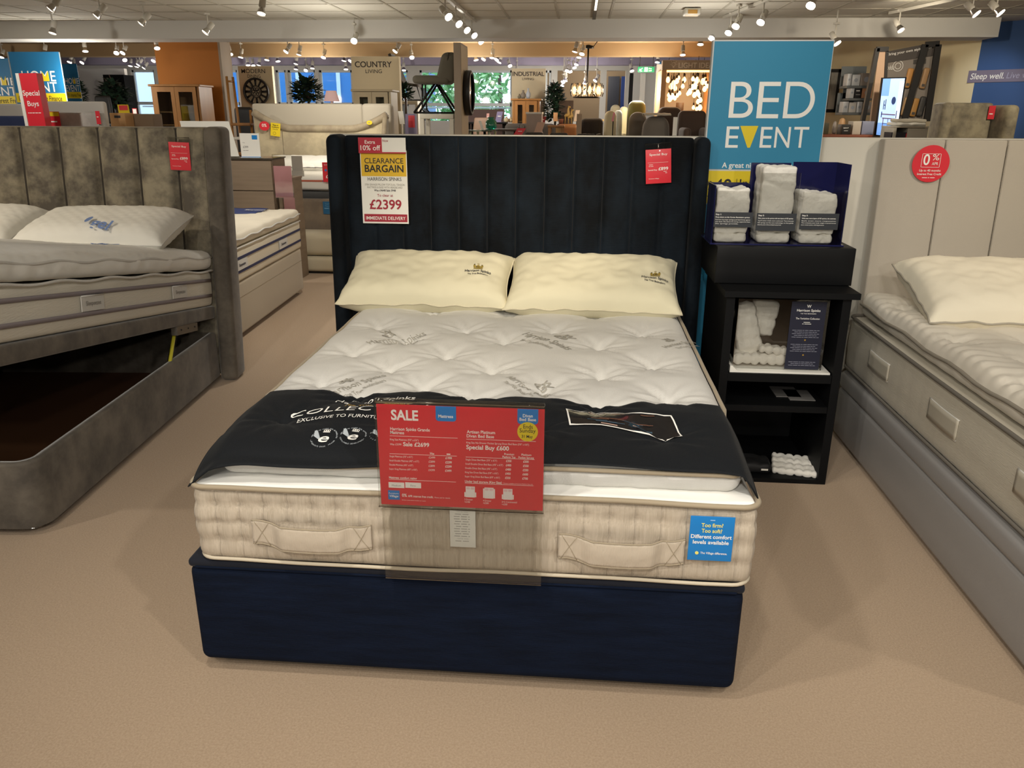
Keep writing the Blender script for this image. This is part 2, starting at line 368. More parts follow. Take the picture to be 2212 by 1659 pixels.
# opening to the next hall on the right
hall = [(1203, 1296), (1309, 1350)]
for a, b in hall: X += [at(a, 200, y=YB).x, at(b, 200, y=YB).x]
X.append(12.0)
for i in range(0, len(X), 2): wm.bx(X[i], X[i+1], YB, YB+0.2, zs, ztw)
struct('wall_back', wm, wall_white)
frame_m = M('window_frame_white', 'DDE3E6', 0.5)
zr1 = at(1106, 223, y=YB).z; zr2 = at(1106, 233, y=YB).z
for k, (a, b) in enumerate(wins):
    x0, x1 = at(a, 200, y=YB).x, at(b, 200, y=YB).x
    f = MB(); t = 0.04
    f.bx(x0, x0+t, YB+0.05, YB+0.12, zs, ztw); f.bx(x1-t, x1, YB+0.05, YB+0.12, zs, ztw); f.bx(x0, x1, YB+0.05, YB+0.12, ztw-t, ztw); f.bx(x0, x1, YB+0.05, YB+0.12, zr1-0.06, zr1)
    f.tube([(x0, YB+0.3, zr2), (x1, YB+0.3, zr2)], 0.015)
    o = struct('window_%d' % (k+1), f, frame_m)
    p = MB().bx(x0+t, x1-t, YB+0.08, YB+0.09, zs, ztw-t).build('pane', clearmat('window_pane', (0.95, 0.98, 1.0), 0.03), o)

# low white partition behind the beds
pt = MB(); xa = -0.955; pt.bx(xa, 3.9, 2.20, 2.30, 0, 1.455)
part = struct('wall_partition', pt, M('partition_white', 'D6D2C6', 0.7))
# cream wall and navy wall at right
a0 = at(1780, 250, y=11.2); 
def wall_seg(name, p, q, z0, z1, m, th=0.1):
    p = Vector((p[0], p[1])); q = Vector((q[0], q[1])); d = (q-p).normalized(); n = Vector((-d.y, d.x))*th
    mb = MB().prism([(p.x, p.y), (q.x, q.y), (q.x+n.x, q.y+n.y), (p.x+n.x, p.y+n.y)], z0, z1, 'z')
    return struct(name, mb, m)
pA = at(1700, 250, y=11.6); pB = at(2092, 250, y=9.25); pC = at(2420, 250, y=8.1)
wall_seg('wall_cream', (pA.x, pA.y), (pB.x, pB.y), 0, CZL, cream_paint)
wall_seg('wall_navy', (pB.x, pB.y), (pC.x, pC.y), 0, CZL, navy_paint)

# ================================================================== MAIN BED
TUFTS = [(-.537, 1.349), (-.177, .951), (.209, 1.363), (.571, 1.341), (.006, .80), (.386, .774), (-.359, .775), (-.16, 1.33), (.018, 1.173), (.389, 1.131), (-.54, .95), (.58, .90),
         (.37, .44), (-.386, .45), (-.02, .49), (-.55, .60), (.2, .60), (-.2, .6), (.6, .55), (-.55, .25), (-.2, .22), (.2, .25), (.55, .22), (-.37, 1.15), (-.35, 1.62), (0, 1.62), (.38, 1.62), (-.56, 1.82), (-.18, 1.82), (.2, 1.82), (.57, 1.82)]
SEGS = []
for i, a in enumerate(TUFTS):
    for b in TUFTS[i+1:]:
        d = math.hypot(a[0]-b[0], a[1]-b[1])
        if 0.15 < d < 0.31: SEGS.append((a, b))
def soft_top(x, y, tufts=TUFTS, segs=SEGS, amp=1.0):
    z = 0.0; m = 9
    for k, (tx, ty) in enumerate(tufts):
        dx, dy = x-tx, y-ty
        if abs(dx) > .3 or abs(dy) > .3: continue
        r = math.hypot(dx, dy); m = min(m, r)
        th = math.atan2(dy, dx)
        z += 0.0045*math.cos(7*th+k*1.7)*math.exp(-((r-0.05)/0.045)**2)+0.0025*math.cos(13*th+k)*math.exp(-((r-0.09)/0.04)**2)
    z += 0.030*(1-math.exp(-(m/0.10)**1.3))-0.012*math.exp(-(m/0.014)**2)
    for (a, b) in segs:
        if abs(x-a[0]) > .35 or abs(y-a[1]) > .35: continue
        ex, ey = b[0]-a[0], b[1]-a[1]; t = ((x-a[0])*ex+(y-a[1])*ey)/(ex*ex+ey*ey)
        if 0 < t < 1:
            d = math.hypot(x-a[0]-t*ex, y-a[1]-t*ey)
            z -= 0.006*math.exp(-(d/0.022)**2)*(0.4+abs(2*t-1)*0.6)
    return z*amp+0.0035*nz(x*7, y*7, 2)
TOPZ = 0.685
def bed_z(x, y):
    k = min(1, max(0, (y-0.02)/0.30)); e = 0.0
    if x < -.55: e -= 0.026*((-.55-x)/.15)**2*(1.1-0.4*k)
    if x > .65: e -= 0.02*((x-.65)/.12)**2
    if y < .22: e -= (.020+.022*min(1, max(0, (.15-x)/.5)))*((.22-max(y, .03))/.19)**2
    return TOPZ-0.004*(1-k)+e+soft_top(x, y)*(0.45+0.55*k)
def pt_fn(p, n):
    if p.y < .50:
        k = min(1, (.50-p.y)/.08); p = Vector((p.x*(1-(.05 if p.x < 0 else .028)*k), p.y, p.z-.006*k*max(0, n.z)))
    if n.z > 0.0:
        k = n.z
        return (p.x, p.y, p.z+(bed_z(p.x, p.y)-0.70)*min(1, k*1.3))
    s = 0.006*nz(p.x*12, p.y*12, p.z*6)+0.004*nz(p.x*30, p.z*10, 5)
    return (p.x+n.x*s, p.y+n.y*s*1.4, p.z)
bed = thing('divan_bed_base', 'navy blue fabric divan base carrying the pillow top mattress in the middle', 'bed base', (0, 0, 0))
mb = MB(); mb.rb(-.765, .765, 0.0, 1.98, .035, .352, r=.028, seg=.06, nr=4); mb.build('base_body', navy_base, bed)
mb = MB(); mb.rb(-.765, .765, .003, 1.98, .345, .372, r=.012, seg=.08); mb.build('platform_top', M('navy_platform', '0B101E', 0.9, sheen=.2), bed)
mb = MB(); mb.tube([(-.76, 1.9, .349), (-.762, .03, .349), (-.74, .004, .349), (.74, .004, .349), (.762, .03, .349), (.76, 1.9, .349)], .004, 6); mb.build('piping', navy_base, bed)
for x in (-.68, .68):
    for y in (.09, 1.9): MB().lathe([(.028, 0), (.03, .01), (.022, .036)], 14, c=(x, y, 0)).build('glide', M('black_plastic', '111111', .4), bed)
# headboard
hb = thing('headboard', 'tall navy velvet headboard with vertical channels and side wings', 'headboard', (0, 2.02, 0))
def lean(p): return (p[0], p[1]+0.045*(p[2]-.4), p[2])
NCH = 12; HX0, HX1 = -.845, .825; PT = (HX1-HX0)/NCH
def hfn(p, n):
    y = p.y
    if n.y < -.4:
        t = ((p.x-HX0)/PT) % 1.0; y -= 0.022*(1-abs(2*t-1)**8)-0.010
    return lean((p.x, y, p.z))
mb = MB(); mb.rb(HX0, HX1, 0, .08, .10, 1.452, r=.014, seg=.0116, fn=hfn); mb.build('channelled_panel', navy_velvet, hb)
for k in range(1, NCH):
    mb = MB(); mb.tube([(HX0+PT*k, .0075+.045*(z-.4), z) for z in (.5, .9, 1.3, 1.447)], .0032, 6); mb.build('channel_seam_shade', M('navy_seam_shade', '05070B', .8), hb)  # near-black tubes along the seams paint in the shade of the grooves
for x0, x1 in ((-.918, -.845), (.825, .895)):
    mb = MB(); mb.rb(x0, x1, -.075, .10, .04, 1.457, r=.034, seg=.08, nr=5, fn=lambda p, n: lean(p)); mb.build('wing', navy_velvet, hb)
# mattress
mt = thing('mattress', 'king size pillow top mattress with beige quilted border on the navy base', 'mattress', (0, 0, .372))
ZS = [.548, .492, .436]
def qfn(p, n):
    f = 0.010*math.sin(PI*min(1, max(0, (p.z-.372)/.225)))
    a = None
    if abs(n.y) > .7: a = p.x
    elif abs(n.x) > .7: a = p.y
    if a is not None:
        k = round(a/.0665); dx = a-k*.0665
        f -= .0034*math.exp(-(dx/.006)**2)
        for zz in ZS:
            z2 = zz+.004*math.sin(a*9)
            r = math.hypot(dx, (p.z-z2)*1.0); f -= .013*math.exp(-(r/.017)**1.2); f -= .0030*math.exp(-((p.z-z2)/.008)**2)
    f += .0025*nz(p.x*12, p.y*12, p.z*12)
    q = Vector((n.x, n.y, 0))
    return (p.x+q.x*f, p.y+q.y*f, p.z+(0.007*math.sin((p.x+.3)*2.4) if p.z > .5 else 0))
mb = MB(); mb.T = Matrix.Translation((0, 0, -.372)); mb.rb(-.728, .775, .006, 1.98, .372, .598, r=.026, seg=.0111, fn=qfn, nr=3); mb.build('quilted_border', quilt, mt)
def rim(z, x0, x1, y0, y1, r, wob=0.004):
    P = []
    def arc(cx, cy, a0):
        return [(cx+r*math.cos(a0+PI/2*i/6), cy+r*math.sin(a0+PI/2*i/6)) for i in range(7)]
    def ln(a, b, n=18): return [(a[0]+(b[0]-a[0])*i/n, a[1]+(b[1]-a[1])*i/n) for i in range(1, n)]
    c = [arc(x0+r, y0+r, PI), arc(x1-r, y0+r, -PI/2), arc(x1-r, y1-r, 0), arc(x0+r, y1-r, PI/2)]
    for i in range(4): P += c[i]+ln(c[i][-1], c[(i+1) % 4][0])
    return [(x, y, z+wob*math.sin(x*7+y*3)+0.5*wob*math.sin(x*17)) for x, y in P]
mb = MB(); mb.T = Matrix.Translation((0, 0, -.372)); mb.rb(-.722, .769, .014, 1.975, .585, .607, r=.01, seg=.04, fn=lambda p, n: (p.x, p.y, p.z+.004*nz(p.x*15, p.y*15)+(0.006*math.sin((p.x+.3)*2.4)))); mb.build('white_platform_panel', white_tick, mt)
mb = MB(); mb.T = Matrix.Translation((0, 0, -.372))
mb.tube([(x, y, z+0.007*math.sin((x+.3)*2.4)) for x, y, z in rim(.602, -.733, .780, .0, 1.984, .045, .002)], .0075, 8, closed=True); mb.build('top_piping', piping_m, mt)
mb = MB(); mb.T = Matrix.Translation((0, 0, -.372))
mb.tube(rim(.379, -.730, .777, .001, 1.982, .05, .002), .0052, 8, closed=True); mb.build('bottom_piping', M('cream_piping', 'C9BEA9', .8), mt)
def run_z(x, y): return bed_z(x, y)
def runner_pt(u, v):
    x = -.735+1.515*u; yb = .480-.022*u; k = min(1, max(0, (.55-u)/.5)); yf = .040-.030*k
    y = yb+(yf-yb)*v; xx = min(max(x, -.67), .74)
    z = run_z(xx, max(y, .05))+.008+.0035*math.sin(x*6+y*5)
    if y < .09: z -= ((.09-y)/.08)**2*(.004+.008*k)+.003*math.sin(x*13)*((.09-y)/.08)
    if x < -.67: z -= (-.67-x)*.8
    if x > .74: z -= (x-.74)*1.6
    return (x, y, z)
def runner_z(x, y):
    u = (x+.735)/1.515; yb = .480-.022*u; yf = .040-.030*min(1, max(0, (.55-u)/.5)); return runner_pt(u, (y-yb)/(yf-yb))[2]
mb = MB(); mb.T = Matrix.Translation((0, 0, -.372)); mb.rb(-.705, .765, .052, 1.965, .604, .70, r=.047, seg=.0125, fn=pt_fn, nr=4); ptop = mb.build('pillow_top', cream_tick, mt)
def pz_(x, y, z):
    q = z+(bed_z(x*.97, max(y, .06))-.70)*.6
    return min(q, runner_pt(min(1, max(0, (x+.735)/1.515)), (y-.47)/(.03-.47))[2]-.014) if y < .48 else q
def ptrim(z): return [(x, y, pz_(x, y, z)) for x, y, _ in [((x_*(.95 if x_ < 0 else .975) if y_ < .5 else x_), max(y_, .05), 0) for x_, y_, _0 in rim(z, -.698, .766, .046, 1.972, .06, 0)]]
mb = MB(); mb.T = Matrix.Translation((0, 0, -.372)); mb.tube(ptrim(.680), .0065, 8, closed=True); mb.build('pillow_top_piping', piping_m, ptop)
tb0 = MB().lathe([(.001, .004), (.006, .003), (.009, 0)], 8, cap=False).build('tuft_button', white_tick, mt); tb0.location = (TUFTS[0][0], TUFTS[0][1], bed_z(*TUFTS[0])-.372)
for (x, y) in TUFTS[1:]:
    if .5 < y < 1.6: o = tb0.copy(); C.objects.link(o); o.parent = mt; o.location = (x, y, bed_z(x, y)-.372)
# printed crests and names on the ticking
def print_on(mb, pa, pb, lines, zpl=.695, crest=True):
    A = at(*pa, z=zpl); B = at(*pb, z=zpl); d = Vector((B.x-A.x, B.y-A.y)); L = d.length; ang = math.atan2(d.y, d.x)
    c, s = math.cos(ang), math.sin(ang)
    def fm(a, b):
        x = A.x+a*c-b*s; y = A.y+a*s+b*c; return (x, y, bed_z(x, y)+.0024-.372)
    old = mb.T; mb.T = None
    h0 = L*.135
    mb.text(lines[0], 0, 0, h0, w=L, fm=fm, bold=.2)
    mb.text(lines[1], L*.14, -h0*1.25, h0*.62, w=L*.72, fm=fm)
    if crest:
        for q in range(3): mb.ring(L*.5+(q-1)*h0*.5, h0*2.2, h0*(.55 if q == 1 else .4), h0*.18, 0, fm=fm, n=12)
        mb.text('W', L*.5-h0*.5, h0*2.6, h0*.9, fm=fm, bold=1)
    mb.T = old
for pa, pb in [((800, 750), (922, 726)), ((1126, 727), (1224, 764)), ((712, 858), (836, 822)), ((1092, 824), (1180, 862)), ((1440, 762), (1505, 742)), ]:
    mb = MB(); print_on(mb, pa, pb, ['Harrison Spinks', 'The True Bedmakers']); mb.build('printed_name', M('printed_grey', 'A39F95', .8), mt)
# carry handles on the foot end
def handle(x0, x1, name='handle'):
    mb = MB(); W = x1-x0
    def f(a, b):
        x = x0+W*a; m = max(0, min(1, (a-.16)/.12))*max(0, min(1, (.84-a)/.12)); m = m*m*(3-2*m)
        z = .441+.070*b-.012*math.sin(PI*a)+.003*math.sin(a*19)*(1-m)
        return (x, -.0085-.018*m-.004*math.sin(PI*b)*m-.002*nz(a*20, b*6), z-.372)
    mb.grid(f, 48, 8)
    o = mb.build(name, M('handle_cloth', 'C2B5A3', .85, sheen=.1, weave=(200, .4, (2, 2, .1))), mt); sm = o.modifiers.new('s', 'SOLIDIFY'); sm.thickness = .005; sm.offset = 0
    e = MB()
    for bb in (0, 1): e.tube([(lambda p: (p[0], p[1]-.002, p[2]))(f(i/40, bb)) for i in range(41)], .0022, 6)
    for a0, a1 in ((.02, .15), (.85, .98)):
        e.tube([(lambda p: (p[0], p[1]-.0035, p[2]))(f(a0+(a1-a0)*i/6, i/6)) for i in range(7)], .0009, 5)
        e.tube([(lambda p: (p[0], p[1]-.0035, p[2]))(f(a0+(a1-a0)*i/6, 1-i/6)) for i in range(7)], .0009, 5)
    e.build('stitching', M('stitch_thread', 'A39680', .8), o)  # stitches and edge piping in a darker taupe
handle(-.560, -.232); handle(.268, .594)
lb = MB(); lb.rb(-.018, .050, -.0195, -.018, .092, .215, r=.0007, seg=.02, mi=0)
yy = .196
for i, n in enumerate([6, 8, 9, 9, 8, 9, 7, 9, 9, 8, 9, 6, 8]): lb.text('care text sizes '[:n+2], .016, yy-i*.0072, .0028, y=-.0203, al='c', mi=1, w=.045*n/9)
lb.build('sewn_care_label', [white, faint_ink], mt)
# runner across the foot end
mb = MB(); mb.grid(runner_pt, 110, 44)
rn = tag(mb.build('bed_runner', runner_m), 'black printed cloth runner draped across the foot of the middle mattress', 'bed runner')
sm = rn.modifiers.new('s', 'SOLIDIFY'); sm.thickness = .003; sm.offset = 0
hem = MB()
hem.tube([tuple(Vector(runner_pt(.004+.992*i/80, 0.998))+Vector((0, -.001, 0))) for i in range(81)], .0025, 6)
hem.tube([tuple(runner_pt(.004+.992*i/80, 0.004)) for i in range(81)], .0022, 6)
hem.tube([tuple(runner_pt(.003, i/30)) for i in range(31)], .0025, 6); hem.tube([tuple(runner_pt(.997, i/30)) for i in range(31)], .0025, 6)
hem.build('hem', runner_m, rn)
def rfm(x, y): return (x, y, runner_z(x, y)+.0045)
t = MB(); RA = math.atan2(.05, .30)
def rot_fm(ox, oy, ang):
    c, s = math.cos(ang), math.sin(ang); return lambda a, b: rfm(ox+a*c-b*s, oy+a*s+b*c)
def on_run(px, py):
    z = .70
    for _ in range(12): p = at(px, py, z=z); z = z+.6*(runner_z(p.x, p.y)-z)
    return p
def run_text(s1, pa, pb, h, mi, b=0, frac=1.0, slant=0):
    A = on_run(*pa); B = on_run(*pb); L_ = math.hypot(B.x-A.x, B.y-A.y)/frac; t.text(s1, 0, 0, h, w=L_, fm=rot_fm(A.x, A.y, math.atan2(B.y-A.y, B.x-A.x)), mi=mi, bold=b, slant=slant)
run_text('Harrison Spinks', (724, 871), (830, 866), .026, 0, .1, .62)
run_text('The True Bedmakers', (742, 881), (830, 877), .011, 1, .4, .62)
run_text('COLLECTION', (624, 908), (830, 892), .034, 0, -.25, .70, .2)
run_text('EXCLUSIVE TO FURNITURE VILLAGE', (641, 917), (832, 906), .019, 0, -.1, .74, .1)
for (ex, ey, s1) in ((699, 947, 'INTERNATIONAL TRADE'), (762, 943, 'SUSTAINABLE DEVELOPMENT'), (826, 940, 'INNOVATION')):
    P_ = on_run(ex, ey); cx, cy = P_.x, P_.y; KY = 1.18
    def em(a, b, cx=cx, cy=cy): return rfm(cx+a, cy+b*KY)
    t.text('e', 0, -.018, .030, w=.028, fm=em, mi=0, bold=.8, al='c', slant=.3)
    for k in range(5): t.add([em(-.010-.003*k, -.010+.005*k), em(-.030-.001*k, .004+.005*k), em(-.028, .008+.005*k), em(-.006-.003*k, -.006+.005*k)], [(0, 1, 2, 3)], 2)
    for k in range(3): t.ring(.002+(k-1)*.0055, .026, .0045, .002, 0, n=8, fm=em)
    t.add([em(-.008, .018), em(.012, .018), em(.012, .021), em(-.008, .021)], [(0, 1, 2, 3)], 0)
    for word, top in (('THE KING\'S AWARD FOR ENTERPRISE', True), (s1, False)):
        n = len(word); span = PI*1.0 if top else PI*.75
        for k, ch in enumerate(word):
            a = (PI-(PI-span)/2-span*k/(n-1)) if top else (PI+(PI-span)/2+span*k/(n-1))
            t.text(ch, .035*math.cos(a), .034*math.sin(a)-.002, .0042, w=None if ch == 'I' else .0036, fm=em, mi=2)
t.build('lettering', [wink, M('gold_print', 'C9A24A', .5), M('silver_print', 'B8C0C6', .5)], rn)
# clear sided photo panel printed on the runner
q = MB(); PC = [tuple(on_run(*q)[:2]) for q in ((1222, 886), (1450, 901), (1474, 946), (1230, 922))]
def qp(u, v):
    a, b, c, d = [Vector(p) for p in PC]; p = (a*(1-u)+b*u)*(1-v)+(d*(1-u)+c*u)*v; return rfm(p.x, p.y)
def qrect(mb, u0, u1, v0, v1, mi, lift=0.001, n=10):
    mb.grid(lambda a, b: (lambda p: (p[0], p[1], p[2]+lift))(qp(u0+(u1-u0)*a, v0+(v1-v0)*b)), n, 4, mi)
qrect(q, 0, 1, 0, 1, 0, 0.0, 16)
for (u0, u1, v0, v1) in ((0, 1, 0, .05), (0, 1, .95, 1), (0, .015, 0, 1), (.985, 1, 0, 1)): qrect(q, u0, u1, v0, v1, 1, .0012, 14)
random.seed(3)
for k in range(16):
    u = random.uniform(.25, .85); v = random.uniform(.12, .85); qrect(q, u-.1, u+random.uniform(.0, .10), v, v+random.uniform(.02, .05), random.choice([2, 2, 2, 3, 4, 2]), .001+.0001*k, 6)
q.build('photo_patch', [M('photo_dark', '17171B', .25, coat=.6), wink, M('photo_brown', '6B4A3C', .3), M('photo_pale', 'C9A99A', .3), M('photo_blue', '41586A', .3)], rn)

# pillows on the main bed
def logo_pillow(x, y, z, L, W, T, rx, rz, seed, label, lx, ly, lrot):
    p = thing('pillow', label, 'pillow', (x, y, z), group='pillows on the middle bed', rot=(rx, 0, rz))
    conc = .055
    body = pillow_mb(L, W, T, conc, .010, seed, 56, 40, ex=.5).build('pillow_case', pillow_cloth, p)
    MB().tube(pillow_edge(L, W, conc, .010, seed), .0035, 6, closed=True).build('piping', M('pillow_piping', 'CFC7AE', .8), p)
    def fm(a, b):
        u, v = min(.97, abs(a)/(L/2)), min(.97, abs(b)/(W/2)); tt = ((1-u**6)*(1-v**4))**.5
        return (a, b, T/2*tt+.010*(nz(a*9+seed, b*9, 3)+.6*nz(a*22, b*22+seed, 1))*min(1, tt*2)+.0025)
    def fr(a, b):
        c, s = math.cos(lrot), math.sin(lrot); return fm(lx+a*c-b*s, ly+a*s+b*c)
    lt = MB()
    lt.text('Harrison Spinks', 0, 0, .0175, w=.118, fm=fr, al='c', bold=.7, mi=0)
    lt.text('The True Bedmakers', 0, -.022, .011, w=.092, fm=fr, al='c', bold=.7, mi=0)
    # crest: shield, supporters, ribbon
    def poly(pts, mi): lt.add([fr(a, b) for a, b in pts], [tuple(range(len(pts)))], mi)
    poly([(-.010, .030), (.010, .030), (.010, .048), (0, .056), (-.010, .048)][::-1], 1)
    for s in (-1, 1):
        poly([(s*.011, .030), (s*.020, .032), (s*.023, .050), (s*.018, .060), (s*.012, .050)], 1)
        lt.ring(s*.017, .056, .004, .0018, 0, n=8, fm=lambda a, b: (lambda q: (q[0], q[1], q[2]+.0008))(fr(a, b)), mi=0)
    lt.ring(0, .064, .005, .002, 0, n=10, fm=fr, mi=1)
    poly([(-.022, .024), (.022, .024), (.020, .028), (-.020, .028)], 1)
    fz = lambda a, b: (lambda q: (q[0], q[1], q[2]+.0008))(fr(a, b))
    lt.text('HS', 0, .034, .011, fm=fz, al='c', bold=.8, mi=0)
    lt.build('embroidered_crest', [M('navy_thread', '1B2030', .7), M('gold_thread', '9A8438', .6)], body)
    return p
logo_pillow(-.400, 1.800, .805, .79, .43, .18, math.radians(21), math.radians(0), 1.3, 'cream pillow on the left of the middle bed, crest near its right end', .245, -.055, .05)
logo_pillow(.372, 1.780, .805, .79, .45, .18, math.radians(20), math.radians(-2), 5.1, 'cream pillow on the right of the middle bed, crest near its lower right corner', .275, -.075, -.07)

# signs on the main bed
sg = thing('price_sign', 'large red SALE price sign in clear acrylic on the foot of the middle mattress', 'sign', (0, -.035, .36))
a = MB(); tl = (-.005)
def srot(p): return p
a.bx(-.198, .226, .012, .015, .225, .518); a.bx(-.198, .226, -.004, -.001, .225, .515); a.bx(-.196, .224, .012, .015, 0, .225); a.rb(-.198, .226, -.004, .015, .510, .518, r=.003); a.rb(-.200, .228, -.005, .002, .222, .226, r=.0015)
a.build('acrylic_holder', acrylic, sg)
MB().bx(-.194, .225, .003, .005, .228, .505).build('red_card', red_card, sg)
L = MB(); Y_ = .0024
def SX(px): return -.194+(px-85)/(2130-85)*.419
def SZ(px, py):  # crop pixel of the sign to height (the card drops slightly to the right in the photo)
    yl = py-(px-130)*.028; return .505-(yl-140)/(1400-140)*.277
def st(s, px, py, h, w=None, al='l', mi=0, b=0): L.text(s, SX(px), SZ(px, py), h, y=Y_-.0004, w=w, al=al, mi=mi, bold=b)
K = .419/2045
def ln(px0, px1, py): L.rectf(SX(px0), SX(px1), SZ(px0, py)-.0004, SZ(px0, py)+.0004, Y_, 0, .0003)
st('SALE', 262, 325, .0255, w=335*K, b=1.6)
for x0, x1, y0, y1 in ((812, 1062, 155, 340), (1805, 2055, 183, 368)):
    p = []; X0, X1, Z1, Z0 = SX(x0), SX(x1), .505, SZ(x0, y1); r = .007
    p = [(X0, Z1), (X0, Z0+r), (X0+r*.3, Z0+r*.3), (X0+r, Z0), (X1-r, Z0), (X1-r*.3, Z0+r*.3), (X1, Z0+r), (X1, Z1)]
    L.prism(p, Y_-.0003, Y_+.0003, 'y', 1)
st('Mattress', 935, 300, .0078, w=180*K, al='c', b=1); st('Divan', 1930, 288, .0078, w=120*K, al='c', b=1); st('Bed Base', 1930, 332, .0078, w=200*K, al='c', b=1)
L.disc(SX(1930), SZ(1930, 462), 125*K, Y_-.0007, 2)
L.text('Ends', SX(1935), SZ(1935, 422), .0105, y=Y_-.0018, w=115*K, al='c', mi=3, bold=.2); L.text('Sunday', SX(1930), SZ(1930, 470), .0105, y=Y_-.0018, w=195*K, al='c', mi=3, bold=.2); L.text('31 May', SX(1925), SZ(1925, 535), .0078, y=Y_-.0018, w=135*K, al='c', mi=3, bold=.5)
st('Harrison Spinks Grande', 245, 455, .0082, w=490*K, b=.8); st('Mattress', 243, 500, .0082, w=172*K, b=.8)
st('Artisan Platinum', 1190, 485, .0082, w=345*K, b=.8); st('Divan Bed Base', 1187, 535, .0082, w=335*K, b=.8)
st('King Size Mattress (5\'0" x 6\'6")', 235, 580, .0052, w=355*K); st('Was £3399', 232, 640, .0052, w=142*K); st('Sale £2699', 397, 650, .0105, w=325*K, b=1.2)
st('King Size No Drawer Pocket Sprung Divan Bed Base (5\'0" x 6\'6")', 1182, 610, .0048, w=765*K); st('Special Buy £600', 1180, 680, .0112, w=525*K, b=1.2)
for a0, b0, c0 in ((235, 1075, 525), (1182, 2030, 558), (222, 1060, 748), (1172, 2020, 780), (198, 1043, 1075), (1155, 2010, 1110)): ln(a0, b0, c0)
st('Was', 725, 752, .0055, w=55*K, b=1); st('Sale', 935, 758, .0055, w=58*K, b=1)
for i, (n, a1, b1) in enumerate([('Single Mattress (3\'0" x 6\'3")', '£2499', '£1999'), ('Small Double Mattress (4\'0" x 6\'3")', '£2899', '£2299'), ('Double Mattress (4\'6" x 6\'3")', '£2899', '£2299'), ('Super King Mattress (6\'0" x 6\'6")', '£4399', '£3499')]):
    st(n, 220-4*i, 790+i*53, .0048, w=(290, 370, 300, 352)[i]*K); st(a1, 712-3*i, 802+i*53, .0056, w=78*K); st(b1, 920-3*i, 808+i*53, .0058, w=80*K, b=1.2)
for s1, px, py, w1 in (('Premium', 1648, 750, 120), ('Platform Top', 1625, 785, 160), ('Platinum', 1858, 756, 120), ('Pocket Sprung', 1822, 790, 188)): st(s1, px, py, .0055, w=w1*K, b=.8)
for i, (n, a1, b1) in enumerate([('Single Divan Bed Base (3\'0" x 6\'3")', '£350', '£500'), ('Small Double Divan Bed Base (4\'0" x 6\'3")', '£400', '£550'), ('Double Divan Bed Base (4\'6" x 6\'3")', '£400', '£550'), ('King Size Divan Bed Base (5\'0" x 6\'6")', '£450', '£600'), ('Super King Divan Bed Base (6\'0" x 6\'6")', '£550', '£700')]):
    st(n, 1170-3*i, 822+i*53, .0048, w=(388, 465, 395, 412, 435)[i]*K); st(a1, 1670-3*i, 836+i*53, .0058, w=66*K, b=1); st(b1, 1880-2*i, 842+i*53, .0058, w=68*K, b=1)
st('Mattress comfort rating', 200, 1062, .0058, w=352*K, b=1); st('Under bed storage (King Size)', 1157, 1100, .0062, w=460*K, b=1); st('*Drawers available on Premium Platform Top only', 1632, 1110, .0024, w=370*K)
for x0, s1 in ((190, 'Medium'), (402, 'Firm')):
    L.rectf(SX(x0), SX(x0+200), SZ(x0, 1180), SZ(x0, 1110), Y_, 0, .0003); L.text(s1, SX(x0+100), SZ(x0, 1160), .0052, y=Y_-.001, al='c', mi=4)
L.rectf(SX(178), SX(325), SZ(178, 1335), SZ(178, 1215), Y_, 1, .0003); L.text('Furniture', SX(190), SZ(190, 1262), .0048, y=Y_-.001, w=122*K); L.text('Village', SX(190), SZ(190, 1300), .0060, y=Y_-.001, w=118*K, bold=.8, slant=.2)
st('0%', 355, 1296, .0085, w=62*K, b=.8); st('APR interest free credit.', 430, 1300, .0058, w=325*K, b=.8); st('Please ask for details.', 770, 1308, .0034, w=200*K); st('Written credit details available on request.', 350, 1345, .0024, w=310*K)
for i, (x0, s1, s2) in enumerate([(1165, '2 Drawer', '+£100'), (1400, '4 Drawer', '+£200'), (1635, '2+2 Continental', '+£200')]):
    z1 = SZ(x0, 1152+12*i); z0 = SZ(x0, 1290+12*i); X0, X1 = SX(x0), SX(x0+115)
    L.rectf(X0, X1, z0, z1, Y_, 0, .0003)
    for xa in (X0-.0035, X1+.0005): L.rectf(xa, xa+.003, z0+.001, (z1-.003 if i == 1 else z0+.014), Y_, 0, .0003)
    for xa in (X0+.002, (X0+X1)/2+.001): L.rectf(xa, xa+.009, z1-.008, z1-.0015, Y_-.0008, 5, .0002)
    L.rectf(X0+.0015, X1-.0015, z0+.002, z1-.0095, Y_-.0008, 6, .0002)
    st(s1, x0-18, 1330+12*i, .0048, w=(105, 105, 190)[i]*K); st(s2, x0-18, 1362+12*i, .0048, w=70*K)
L.build('lettering', [wink, blue_card, yellow, black_ink, grey_ink, M('pink_line', 'E8C9CC', .6), M('pale_line', 'EFE9E6', .6)], sg)

bt = thing('swing_tag', 'blue TOO FIRM? TOO SOFT? tag at the right of the middle mattress front', 'tag', (.658, -.012, .455))
MB().rb(-.056, .056, -.002, 0, .0, .128, r=.0009, seg=.03).build('card', blue_card, bt)
L = MB(); yk = M('yellow_ink', 'F2E47A', .5)
for s1, z, h, w1, mi in (('Too firm?', .098, .0105, .055, 1), ('Too soft?', .082, .0105, .052, 1), ('Different comfort', .065, .0105, .103, 0), ('levels available', .049, .0105, .091, 0), ('The Village difference.', .0195, .0062, .068, 0)):
    L.text(s1, (0 if z > .03 else .010), z, h, y=-.0026, w=w1, al='c', mi=mi, bold=1.2 if z > .03 else .7)
L.disc(-.033, .022, .0045, -.0026, 1); L.rectf(-.006, .006, .1165, .1185, -.0026, 2)
L.build('lettering', [wink, yk, M('pale_blue', '9CC3E8', .5)], bt)

